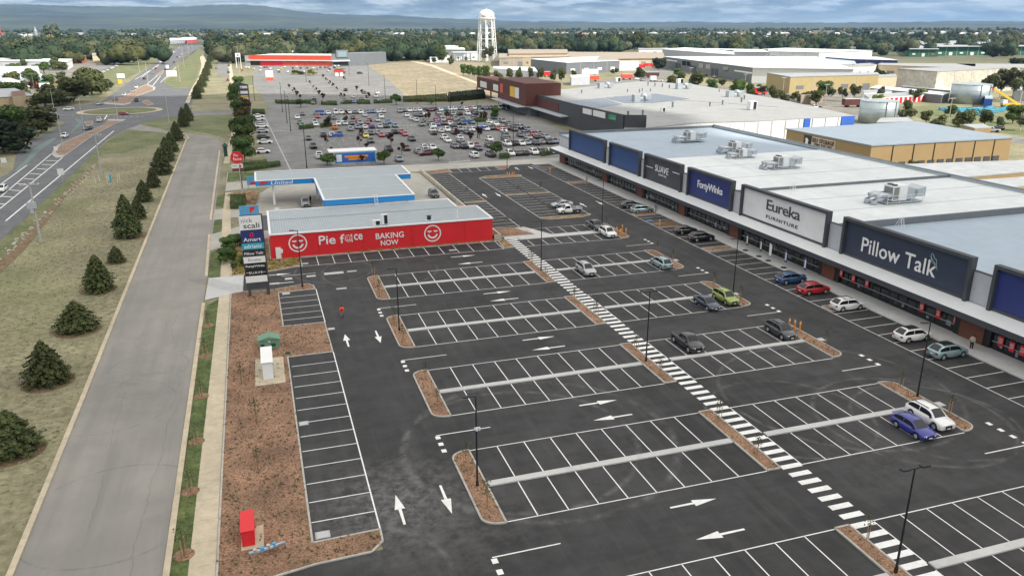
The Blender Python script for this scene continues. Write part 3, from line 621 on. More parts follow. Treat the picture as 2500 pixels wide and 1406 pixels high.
# sign boxes: y range (north end, south end), panel colour
panels=[(198.9,175.6,'store_blue'),(172.9,156.7,'store_blue'),(154.4,138.2,'dark_grey'),(135.7,119.9,'navy'),(117.0,94.2,'pale_grey'),(90.9,68.4,'ink_blue'),(65.4,40,'navy'),(37,24,'dark_grey')]
for i,(yn,ys,cm) in enumerate(panels):
    zt,zb=9.92,4.55
    pn=MB(); pn.box(PX,ys+.4,zb+.3,PX+.25,yn-.4,zt-.3); sp=obj('sign_panel',pn,M['light_wall' if cm=='pale_grey' else cm],B)
    s=MB(); n=int((yn-ys)/1.2)
    fr=MB(); a=PX-.45
    fr.box(a,ys,zt-.32,PX+.4,yn,zt+.12); fr.box(a,ys,zb-.1,PX+.4,ys+.45,zt-.32); fr.box(a,yn-.45,zb-.1,PX+.4,yn,zt-.32); fr.box(PX-.12,ys+.45,zb-.05,PX+.4,yn-.45,zb+.3)
    obj('frame',fr,M['dark_grey'],sp)
    if i<len(panels)-1:
        f=MB(); f.box(PX+.2,panels[i+1][0]+.02,4.4,PX+.5,ys-.02,8.35); obj('infill_panel',f,M['pale_grey'],B)
        f=MB(); f.box(PX+.15,panels[i+1][0]+.02,8.35,PX+.55,ys-.02,8.45); obj('infill_capping',f,M['dark_grey'],B)
def sgn(s,px,w,h,m,bold=0.0,**k):
    y,z=OX(*px,PX-.02); return text(s,B,M[m],MW(PX-.03,y,z),w,h,.06,bold,**k)
sgn('SUAVE',(1616,415),5.8,1.35,'white_paint',.012); sgn('FURNITURE',(1617.5,429.5),3.4,.42,'white_paint',.012)
y,z=OX(1586,407,PX); yb,zb=OX(1652,424,PX)
obj('lettering_bar',MB().box(PX-.06,y+1.6,z-.16,PX-.01,y-1.5,z-.02),M['white_paint'],B); obj('lettering_bar',MB().box(PX-.06,yb+1.7,zb-.02,PX-.01,yb-1.3,zb+.12),M['white_paint'],B)
sgn('FortyWinks',(1733,461),8.8,1.75,'white_paint',.02,sp=.9)
sgn('Eureka',(1912,512.5),8.8,1.75,'dark_grey',.006,sp=.9); sgn('FURNITURE',(1908,541.5),8.4,.55,'dark_grey',-.004,sp=1.15)
sgn('Pillow Talk',(2190,626),13.2,2.05,'white_paint',.012,sp=1.02)
# serifs for the Eureka wordmark and the feather emblem
y0,z0=OX(1910,522,PX)
# logo feather
fy,fz=OX(2281,640,PX); ft=MB()
pts=[(PX-.05,fy+.55-1.1*t+.25*math.sin(6*t),fz+1.0-1.9*t) for t in np.linspace(0,1,8)]; ft.tube(pts,.035,5)
for s in (-1,1):
    pts=[(PX-.05,fy+.55-1.1*t+s*.42*math.sin(math.pi*min(1,t*1.15)),fz+1.0-1.75*t+.12*math.sin(t*20)) for t in np.linspace(0,.88,14)]; ft.tube(pts,.04,5)
obj('feather_emblem',ft,M['car_c'],B)
# shop fronts: glazing bays between brick piers
piers=[(204.8,201.0),(175.3,172.9),(156.4,153.9),(137.6,135.2),(119.0,116.3),(93.7,90.9),(68.2,64.8),(39.5,36.5)]
for a,b in piers:
    q=MB(); q.box(79.9,b,.1,80.6,a,3.3); obj('pier',q,M['brick_brown'],B)
rnd=random.Random(9)
for (a,b),(c,d) in zip(piers,piers[1:]+[(22,20)]):
    if c<22.5: c=22.5
    g=MB(); g.box(80.3,c+.9,.2,80.4,b-.9,3.25); gl=obj('shopfront',g,M['shop_glass'],B)
    q=MB(); q.box(80.0,c,.1,80.55,c+.9,3.3); q.box(80.0,b-.9,.1,80.55,b,3.3); q.box(80.2,c,3.05,80.5,b,3.3); q.box(80.22,c,.1,80.45,b,.35)
    n=int((b-c-1.8)/1.55)
    for i in range(1,n): yy=c+.9+(b-c-1.8)*i/n; q.box(80.22,yy-.05,.3,80.42,yy+.05,3.1)
    q.box(80.24,c+.9,1.02,80.4,b-.9,1.1) 
    obj('window_frame',q,M['black_paint'],gl)
    q=MB(); q.box(80.2,c+1,1.1,80.24,b-1,1.17)
    obj('door_rail',q,M['pale_grey'],gl)
    # goods and furniture on display, as thin grey and brown panels before the glass
    for i in range(int((b-c)/2.4)):
        yy=rnd.uniform(c+1.5,b-1.5); w=rnd.uniform(.3,.9); z0=rnd.uniform(.35,1.3); obj('window_display',MB().box(80.27,yy-w/2,z0,80.295,yy+w/2,z0+rnd.uniform(.25,.8)),M[rnd.choice(['louvre','louvre','pole_grey','brick_brown'])],gl)
for px in [(2054,667),(2084,680),(2117,692),(2251,750),(2291,766),(2334,783),(2444,833),(2471,846),(2497,856)]:
    y,z=OX(*px,80.15); q=MB(); q.box(80.1,y-.33,z-.6,80.16,y+.33,z+.6); po=obj('sale_poster',q,M['signal_red'],B)
    text('50%\nOFF',po,M['white_paint'],MW(80.08,y,z+.05),.48,.62,.02,.01)
settle(B,100,110)
# ------------------------------------------------------------------ rooftop plant
def plant(px,label,s=1.0,rz=0.0,grp='air conditioning plants on the store roof',zr=7.75,mirror=1):
    x,y=G(*px,zr); t=thing('rooftop_air_conditioner',label,'air conditioner',(x,y,zr),rz,grp)
    d=MB(); d.box(-1.4,-1.4,.15,5.2,1.7,.28)
    for q in ((-1.2,-1.2),(5,-1.2),(-1.2,1.5),(5,1.5)): d.cyl(*q,0,.2,.07,n=6)
    obj('platform',d,M['galvanised'],t)
    c=MB(); c.box(0,-.9,.4,1.15,1.1,2.6); c.box(1.2,-.9,.4,2.6,1.1,2.6); ca=obj('cabinet',c,M['white_metal'],t)
    l=MB(); l.box(-.02,-.75,.55,0,.95,2.4); l.box(.1,-.92,.55,1.05,-.9,2.4); obj('louvre_grille',l,M['louvre'],ca)
    f=MB(); f.cyl(.58,-.35,2.6,2.75,.42); f.cyl(.58,.55,2.6,2.75,.42); obj('fan',f,M['black_paint'],ca)
    h=MB(); h.prism([(2.6,-.85),(4.3,-.85),(4.3,1.05),(2.6,1.05)],.6,2.3,[2.3,1.9,1.9,2.3]); h.prism([(4.3,-1.1),(5.6,-1.3),(5.6,1.5),(4.3,1.3)],.9,2.0,[1.95,2.3,2.3,1.95]); obj('intake_hood',h,M['galvanised'],t)
    u=MB()
    for yy in (-.55,.75):
        u.tube([(0,yy,1.2),(-1.0,yy,1.25),(-2.0,yy,1.35),(-2.7,yy,1.2),(-3.0,yy,.6),(-3.05,yy,0)],[.42,.42,.45,.47,.47,.47],10)
    obj('duct',u,M['galvanised'],t,True)
    r=MB()
    for xx in (-1.3,.9,3,5.1): r.bar((xx,-1.4,.2),(xx,-1.4,1.3),.05,.05)
    r.bar((-1.3,-1.4,1.3),(5.1,-1.4,1.3),.05,.05); r.bar((-1.3,-1.4,.8),(5.1,-1.4,.8),.05,.05); obj('guard_rail',r,M['white_metal'],t)
    t.scale=(s,s,s); return t
plant((1672,346),'first galvanised air conditioning plant on pale blue roof behind the plain blue panels')
plant((1782,372),'second air conditioning plant on pale blue roof with long duct, beside roof edge seam',.95)
plant((1800,386),'third small air conditioning plant at the edge where pale blue roof meets white roof',.8)
plant((1893,412),'air conditioning plant with twin ducts on white roof behind the royal blue sign box')
plant((2166,495),'large air conditioning plant with twin curved ducts on white roof behind the grey sign box',1.15)
def ladder(px0,px1,z,label):
    x,y=G(*px0,z); t=thing('roof_ladder',label,'ladder',(x,y,z-.6)); l=MB()
    for s in (-.25,.25): l.bar((s,-.3,-.9),(s,.35,1.5),.05,.05); l.bar((s,.35,1.5),(s,1.2,.0),.05,.05)
    for i in range(7): l.bar((-.25,-.28+.1*i,-.8+.36*i),(.25,-.28+.1*i,-.8+.36*i),.04,.04)
    obj('rungs_and_stiles',l,M['white_metal'],t)
ladder((2205,545),0,8,'white step ladder over the parapet behind the dark navy sign box')
ladder((1940,460),0,8.2,'small white step ladder over the parapet dividing the two white roofs')
# ------------------------------------------------------------------ bakery and service station
P=thing('bakery_building','low red-walled bakery with ribbed metal roof and white smiling faces','building')
w=MB(); w.box(-.1,129.55,0,37.95,140,4.12); w.box(-.1,140,0,34,147.2,4.3); obj('wall',w,M['red_wall'],P)
w=MB(); w.box(.15,129.8,4.1,37.7,139.8,4.2); w.box(.15,139.8,4.12,33.8,147,4.32); rf=obj('roof',w,M['zinc_roof'],P)
w=MB()
for i in range(90):
    x=.4+i*.415; 
    if x<37.5: w.box(x-.05,129.85,4.2,x+.05,139.8 if x>33.7 else 139.75,4.25)
    if x<33.6: w.box(x-.05,139.8,4.32,x+.05,146.9,4.37)
obj('roof_rib',w,M['grey_roof'],rf)
w=MB(); w.box(-.2,129.35,4.1,38.05,129.75,4.3); w.box(-.2,129.75,4.1,.15,147.3,4.42); w.box(37.7,129.75,4.1,38.05,140.1,4.3); w.box(33.8,140,4.1,37.7,140.2,4.35); w.box(33.8,140.2,4.1,34.1,147.3,4.42); w.box(.15,147,4.3,33.8,147.3,4.42); obj('gutter',w,M['white_paint'],P)
w=MB()
for x in (7.6,15.1,23.5,32.9): w.box(x-.06,129.46,0,x+.06,129.55,3.6); w.box(x-.15,129.44,3.35,x+.15,129.56,3.6)
obj('downpipe',w,M['signal_red'],P)
dr=MB(); dr.box(.6,129.3,0,1.45,129.56,2.0); obj('door',dr,M['white_paint'],P); 
def face(cx,cz,r,name='smiling_face'):
    q=MB(); n=40
    def ring(r0,r1,a0=0,a1=2*math.pi,n=n,yy=129.49,oz=0):
        o=len(q.v); cl=abs(a1-a0-2*math.pi)<1e-6
        for i in range(n+1):
            a=a0+(a1-a0)*i/n
            for rr_ in (r0,r1): q.v.append((cx+rr_*math.cos(a),yy,cz+oz+rr_*math.sin(a)))
        for i in range(n): q.f.append((o+2*i,o+2*i+1,o+2*i+3,o+2*i+2))
    ring(r*.86,r); ring(r*.42,r*.62,math.pi*1.07,math.pi*1.93,20)
    for s in (-1,1):
        for d in (-.1,.1): 
            q.add([(cx+s*r*.36+r*(d+.15*math.cos(a)),129.49,cz+r*(.24+.09*math.sin(a)+.02)) for a in np.linspace(0,2*math.pi,12)[:-1]],[tuple(range(11))])
        q.add([(cx+s*r*.36-r*.2,129.489,cz+r*.23),(cx+s*r*.36,129.489,cz+r*.1),(cx+s*r*.36+r*.2,129.489,cz+r*.23)],[(0,1,2)])
    return obj(name,q,M['white_paint'],P)
face(4.25,2.45,1.5); face(27.03,2.3,1.5)
text('Pie f',P,M['white_paint'],MS(9.75,129.5,2.62)@Matrix.Rotation(R(-1),4,'Z'),4.2,1.5,.03,.02)
text('ce',P,M['white_paint'],MS(14.2,129.5,2.72),1.4,1.0,.03,.02)
face(12.55,2.6,.6)
q=MB(); q.add([(13.0,129.49,3.3),(13.17,129.49,3.3),(13.22,129.49,1.95),(13.03,129.49,1.95)],[(0,1,2,3)]); obj('lettering',q,M['white_paint'],P)
text('BAKING',P,M['white_paint'],MS(19.55,129.5,2.55),4.8,.98,.03,.02); text('NOW',P,M['white_paint'],MS(19.45,129.5,1.3),3.0,.88,.03,.02)
settle(P,18.9,138)
def acbox(px,w,h,d,label,z=4.25):
    x,y=G(*px,z); t=thing('roof_condenser',label,'air conditioner',(x,y,z)); c=MB(); c.box(-w/2,-d/2,.12,w/2,d/2,h+.12); obj('casing',c,M['white_metal'],t)
    g=MB(); g.box(-w*.1,-d/2-.02,.2,w*.42,-d/2,h); obj('grille',g,M['black_paint'],t); f=MB(); f.box(-w/2,-d/2+.05,0,-w/2+.1,d/2,.12); f.box(w/2-.1,-d/2+.05,0,w/2,d/2,.12); obj('foot',f,M['galvanised'],t)
acbox(z1(1398,572),1.3,.9,.6,'small square white condenser on the bakery roof, left of the tall one')
acbox(z1(1465,562),1.1,1.7,.6,'tall white condenser with dark grille on the bakery roof edge')
x,y=G(*z1(1825,525),4.25); t=thing('roof_cowl','black round extract cowl on a white base on the bakery roof','vent',(x,y,4.22)); obj('base',MB().box(-.6,-.35,0,.6,.35,.15),M['white_metal'],t); obj('cowl',MB().cyl(0,0,.15,.75,.42,.3,10).cyl(0,0,.75,.85,.45,.45,10),M['black_paint'],t)
x,y=G(*z1(2057,505),4.25); t=thing('roof_vent_pipe','thin white vent pipe with angled top on the bakery roof','vent pipe',(x,y,4.2)); obj('pipe',MB().tube([(0,0,0),(0,0,1.4),(.3,0,1.6)],.07,8),M['white_metal'],t); obj('flange',MB().cyl(0,0,0,.08,.2),M['white_metal'],t)
# canopy
K=thing('fuel_canopy','T-shaped service station canopy with bright blue fascia and ribbed metal roof','canopy')
main=[(10.3,147.6),(27.4,147.6),(27.6,170.0),(30.9,170.0),(31.0,181.5),(-1.8,183.0),(-1.8,171.6),(10.3,171.4)]
fb=MB(); n=len(main)
obj('soffit',MB().poly(main,4.65),M['light_wall'],K)
for a,b in zip(main,main[1:]+main[:1]): fb.bar((*a,5.05),(*b,5.05),.16,1.05)
fo=obj('fascia',fb,M['sky_blue'],K)
fb=MB()
for a,b in zip(main,main[1:]+main[:1]): fb.bar((*a,5.62),(*b,5.62),.42,.1)
obj('fascia_capping',fb,M['white_paint'],fo)
rf=obj('roof',MB().poly(main,5.52),M['zinc_roof'],K)
rb=MB()
for i in range(79):
    x=-1.5+.415*i
    y0,y1=(171.9,182.7) if x<10.3 else ((147.8,182.3) if x<27.4 else (170.2,181.5))
    if x<30.7: rb.box(x-.04,y0,5.52,x+.04,y1,5.56)
obj('roof_rib',rb,M['grey_roof'],rf)
rb=MB(); rb.box(10.4,158,5.56,27.3,158.15,5.62); rb.box(10.4,170.2,5.56,27.4,170.4,5.6); obj('roof_flashing',rb,M['white_metal'],rf)
for x,y in [(1.6,176),(10.9,176),(1.6,168.5) if 0 else (1.6,173),(11.2,149.2),(26.2,149.2),(18.7,148.6),(11.2,162),(26.2,162)]:
    obj('column',MB().box(x-.22,y-.22,0,x+.22,y+.22,4.65),M['white_paint'],K)
yf=OY(*z1(455,232),171.7)
text('United',K,M['white_paint'],MS(3.55,171.3,5.08),4.6,.8,.03,.015,shear=.2)
tr=MB(); tr.add([(-.9,171.3,5.48),(1.0,171.3,5.48),(-.9,171.3,4.7)],[(0,2,1)]); obj('triangle_logo',tr,M['signal_red'],K)
settle(K,14,165)
t=thing('roof_ladder','white ladder from the bakery roof up to the blue canopy fascia','ladder',(19.9,147.2,4.3)); l=MB()
for s in (-.28,.28): l.bar((s,-1.2,0),(s,.2,1.9),.06,.06)
for i in range(7): l.bar((-.28,-1.15+.2*i,.1+.27*i),(.28,-1.15+.2*i,.1+.27*i),.05,.05)
obj('rungs_and_stiles',l,M['white_metal'],t)
for i,(x,y,lb) in enumerate([(1.8,160,'white fuel pump under the canopy end nearest the road'),(1.9,156.5,'white fuel pump in line nearer the bakery, closest to the road'),(11,157,'grey fuel pump beside the silver pickup under the canopy')]):
    t=thing('fuel_pump',lb,'fuel pump',(x,y)); obj('cabinet',MB().box(-.45,-.3,.15,.45,.3,2.0),M['white_paint'],t); obj('screen',MB().box(-.3,-.32,1.2,.3,-.3,1.7),M['mid_grey'],t); obj('plinth',MB().box(-.6,-1.2,0,.6,1.2,.15),M['yard_concrete'],t); obj('nozzle',MB().box(.45,-.1,.8,.6,.1,1.3),M['black_paint'],t)
# ------------------------------------------------------------------ generic distant building from its sighted roof outline
def bldg(label,px,h,wallm,roofm,over=.3,gable=None,name='industrial_building',par=None):
    Pn=Gs(px,h); c=(sum(p[0] for p in Pn)/len(Pn),sum(p[1] for p in Pn)/len(Pn)); t=thing(name,label,'building')
    obj('wall',MB().prism(Pn,0,h-.05),M[wallm],t)
    k=1+over/25; Q=[(c[0]+(p[0]-c[0])*k,c[1]+(p[1]-c[1])*k) for p in Pn]
    if gable is None: obj('roof',MB().prism(Q,h-.05,h+.25),M[roofm],t)
    else:    # ridge runs between the mid points of sides (0-3) and (1-2)
        a,b,cc_,d=Q; m0=((a[0]+d[0])/2,(a[1]+d[1])/2); m1=((b[0]+cc_[0])/2,(b[1]+cc_[1])/2)
        r=MB().add([(*a,h),(*b,h),(*cc_,h),(*d,h),(*m0,h+gable),(*m1,h+gable)],[(0,1,5,4),(4,5,2,3),(0,4,3),(1,2,5),(0,3,2,1)]); obj('roof',r,M[roofm],t)
    t['c']=0; del t['c']
    return t,Pn
def onwall(t,a,b,u0,u1,z0,z1,m,name,off=.12):
    """a box set on the wall from a to b between fractions u0..u1"""
    a=Vector(a);b=Vector(b); d=(b-a); L_=d.length; d.normalize(); n=Vector((d.y,-d.x))
    if n.dot(-a)<0: n=-n
    q=[a+d*L_*u0-n*.05,a+d*L_*u1-n*.05,a+d*L_*u1+n*off,a+d*L_*u0+n*off]
    return obj(name,MB().prism([(v.x,v.y) for v in q],z0,z1),M[m],t)
def fin(t,P): settle(t,sum(p[0] for p in P)/len(P),sum(p[1] for p in P)/len(P))
# older shopping centre with the big pale roof
HP=[(1297,232),(1322,226),(1560,200),(1690,207),(1900,244),(2086,284),(1845,298),(1700,302),(1580,314),(1578,289),(1525,288),(1420,264)]
t,Pn=bldg('big older shopping centre with pale roof, dark grey frame and red-brown entrance',HP,8,'light_wall','light_roof',0,name='shopping_centre')
onwall(t,Pn[0],Pn[11],0,1,0,8.9,'dark_grey','facade_frame',.6); onwall(t,Pn[0],Pn[11],.1,.62,4.4,7.6,'rust_brown','facade_panel',.8)
onwall(t,Pn[0],Pn[11],.0,.8,3.4,3.8,'pale_grey','awning',4); onwall(t,Pn[11],Pn[10],0,1,0,9.0,'dark_grey','facade_frame',.6); onwall(t,Pn[10],Pn[9],0,1,5,9.0,'dark_grey','facade_frame',.6)
onwall(t,Pn[11],Pn[10],.08,.3,6.4,8.3,'white_paint','sign_panel',.8); onwall(t,Pn[11],Pn[10],.34,.62,6.4,8.4,'white_paint','sign_panel',.8); lg=onwall(t,Pn[11],Pn[10],.7,.86,6.6,8.3,'car_g','logo_panel',.75)
for i in range(14): onwall(t,Pn[8],Pn[5],.03+i*.068,.0315+i*.068,0,8,'pale_grey','wall_joint',.15)
onwall(t,Pn[8],Pn[5],.735,.765,0,8.1,'bright_blue','wall_stripe',.25); onwall(t,Pn[8],Pn[5],.93,1,0,8.1,'bright_blue','wall_stripe',.25)
# entrance boxes
def hb(px,z0,z1,m,nm,dep): 
    a,b=Gs(px,z1); v=Vector((b[0]-a[0],b[1]-a[1])).normalized(); n=Vector((v.y,-v.x)); n=n if n.x>0 else -n
    q=[a,b,(b[0]+n.x*dep,b[1]+n.y*dep),(a[0]+n.x*dep,a[1]+n.y*dep)]; return obj(nm,MB().prism(q,z0,z1),M[m],t),q
e1,q1=hb([(1217,190),(1283,205)],4.2,13.5,'rust_brown','entrance_box',16)
e2,q2=hb([(1164,187),(1217,199)],4.5,10.5,'rust_brown','entrance_box',10)
for q,n_,z0,z1 in ((q1,[(.08,.18,'orange_red'),(.46,.64,'yellow'),(.65,.78,'white_paint')],6.5,11),(q2,[(.18,.48,'white_paint'),(.78,.99,'white_paint')],5.5,8.6)):
    for u0,u1,m_ in n_: onwall(t,q[0],q[1],u0,u1,z0 if m_!='orange_red' else 7,z1,m_,'sign_panel',.15)
obj('entrance_wall',MB().prism([(q1[0][0]+2,q1[0][1]),(q1[1][0]+2,q1[1][1]),(q1[2][0],q1[2][1]),(q1[3][0],q1[3][1])],0,4.3),M['mid_grey'],t)
obj('awning',MB().prism([(q1[0][0]-4,q1[0][1]),(q1[1][0]-4,q1[1][1]),(q1[1][0]+2,q1[1][1]),(q1[0][0]+2,q1[0][1])],3.7,4.0),M['pale_grey'],t)
for i in range(4): x,y=q2[0][0]+(q2[1][0]-q2[0][0])*i/3,q2[0][1]+(q2[1][1]-q2[0][1])*i/3; obj('column',MB().box(x-.3,y-.3,0,x+.3,y+.3,4.6),M['rust_brown'],t)
sp=MB(); sp.poly(Gs([(1368,248),(1472,240),(1520,255),(1432,266)],8.3),8.32); sp.poly(Gs([(1475,239),(1600,229),(1684,242),(1592,252),(1525,252)],8.3),8.32); obj('solar_panel',sp,M['pv'],t)
sm=MB()
for a,b in [((1330,240),(1560,206)),((1500,236),(1740,250)),((1740,250),(1900,262)),((1560,262),(1905,246)),((1600,285),(1960,262))]: sm.bar((*G(*a,8.3),8.3),(*G(*b,8.3),8.3),.4,.12)
obj('roof_seam',sm,M['grey_roof'],t)
fin(t,Pn)
for i,(px,lb) in enumerate([((1475,216),'north-most scoop-shaped air conditioner on the old shopping centre roof'),((1562,247),'scoop-shaped air conditioner beside the dark solar panels'),((1665,218),'scoop-shaped air conditioner with square box near the back roof edge'),((1790,237),'scoop-shaped air conditioner at right of the old shopping centre roof')]):
    x,y=G(*px,8.2); t=thing('scoop_air_conditioner',lb,'air conditioner',(x,y,8.3),0,'scoop air conditioners on the old shopping centre roof')
    obj('cabinet',MB().box(-3,-1.3,0,-.3,1.3,2.4),M['galvanised'],t); obj('duct',MB().tube([(0,-.4,0),(0,-.4,1.4),(.8,-.4,2.3),(1.9,-.4,2.2),(2.4,-.4,1.3),(2.4,-.4,0)],.75,10),M['galvanised'],t,True); obj('intake_hood',MB().prism([(2.6,-1),(4.4,-1.3),(4.4,1.3),(2.6,1)],.6,2.2,[1.8,2.5,2.5,1.8]),M['galvanised'],t)
for i,(px,s_) in enumerate([((1582,209),1),((1599,211),1),((1617,213),1),((1634,216),1),((1532,225),.8),((1561,226),.9),((1568,223),.8),((1588,224),.8),((1642,262),1.2),((1733,260),1),((1764,256),1),((1810,250),1.1),((1817,243),1),((1756,225),.7),((1870,222),.7),((1533,285),1.1),((1569,281),1),((1420,228),.9),((1347,214),1)]):
    x,y=G(*px,8.3); t=thing('roof_vent','small grey roof vent, '+ON_[i]+' of those dotted over the old centre roof','vent',(x,y,8.3),0,'roof vents on the old shopping centre'); obj('pipe',MB().cyl(0,0,0,1.3*s_,.3*s_,n=8),M['mid_grey'],t); obj('cowl',MB().cyl(0,0,1.3*s_,1.6*s_,.45*s_,.4*s_,8),M['mid_grey'],t)
acb=[((1835,268),2.6,2.8,2.4,'tall square white condenser on the old shopping centre roof'),((1660,204),3.4,2.2,2.4,'square white rooftop unit at the back edge of the old centre roof'),((1508,200),3,2,2,'white rooftop box near the entrance of the old centre'),((1618,274),1.5,1.4,.8,'pair-like small white condenser in the middle of the old centre roof')]
for px,w,h,d,lb in acb: acbox(px,w,h,d,lb,8.3)
# red-fronted store
t=thing('red_fronted_store','low discount store with long orange-red fascia and grey end block','building')
a=G(606,160);b=G(811,162);c_=G(894,160)
dv=Vector((b[0]-a[0],b[1]-a[1])).normalized(); nn=Vector((-dv.y,dv.x))
def back(p,d): return (p[0]+nn.x*d,p[1]+nn.y*d)
obj('wall',MB().prism([a,b,back(b,60),back(a,60)],0,9.2),M['orange_red'],t)
obj('roof',MB().prism([back(a,1),back(b,1),back(b,60),back(a,60)],9.2,9.5),M['white_roof'],t)
onwall(t,a,b,.02,1,5.7,10.0,'orange_red','fascia',.6); onwall(t,a,b,0,1,4.6,5.5,'white_paint','awning',1.4); onwall(t,a,b,-.03,.03,0,9.5,'pale_grey','corner_pier',.3); onwall(t,a,b,.02,.33,.1,4.0,'shop_glass','shopfront',.1); onwall(t,a,b,.15,.42,.5,3.9,'signal_red','window_panel',.2)
for i in range(4): onwall(t,a,b,.45+i*.13,.55+i*.13,3.6,4.2,'dark_grey','window',.1)
g0=b; g1=c_
obj('end_block',MB().prism([g0,g1,back(g1,55),back(g0,55)],0,11.5),M['mid_grey'],t); onwall(t,g0,g1,.0,.5,4.4,5.4,'white_paint','awning',3); onwall(t,g0,g1,.05,.48,.2,4.3,'shop_glass','shopfront',.2)
onwall(t,g0,g1,.13,.48,8,15.2,'mid_grey','tower',1.0); onwall(t,g0,g1,.17,.43,8.5,13.8,'car_c','sign_panel',1.3)
settle(t,*a)
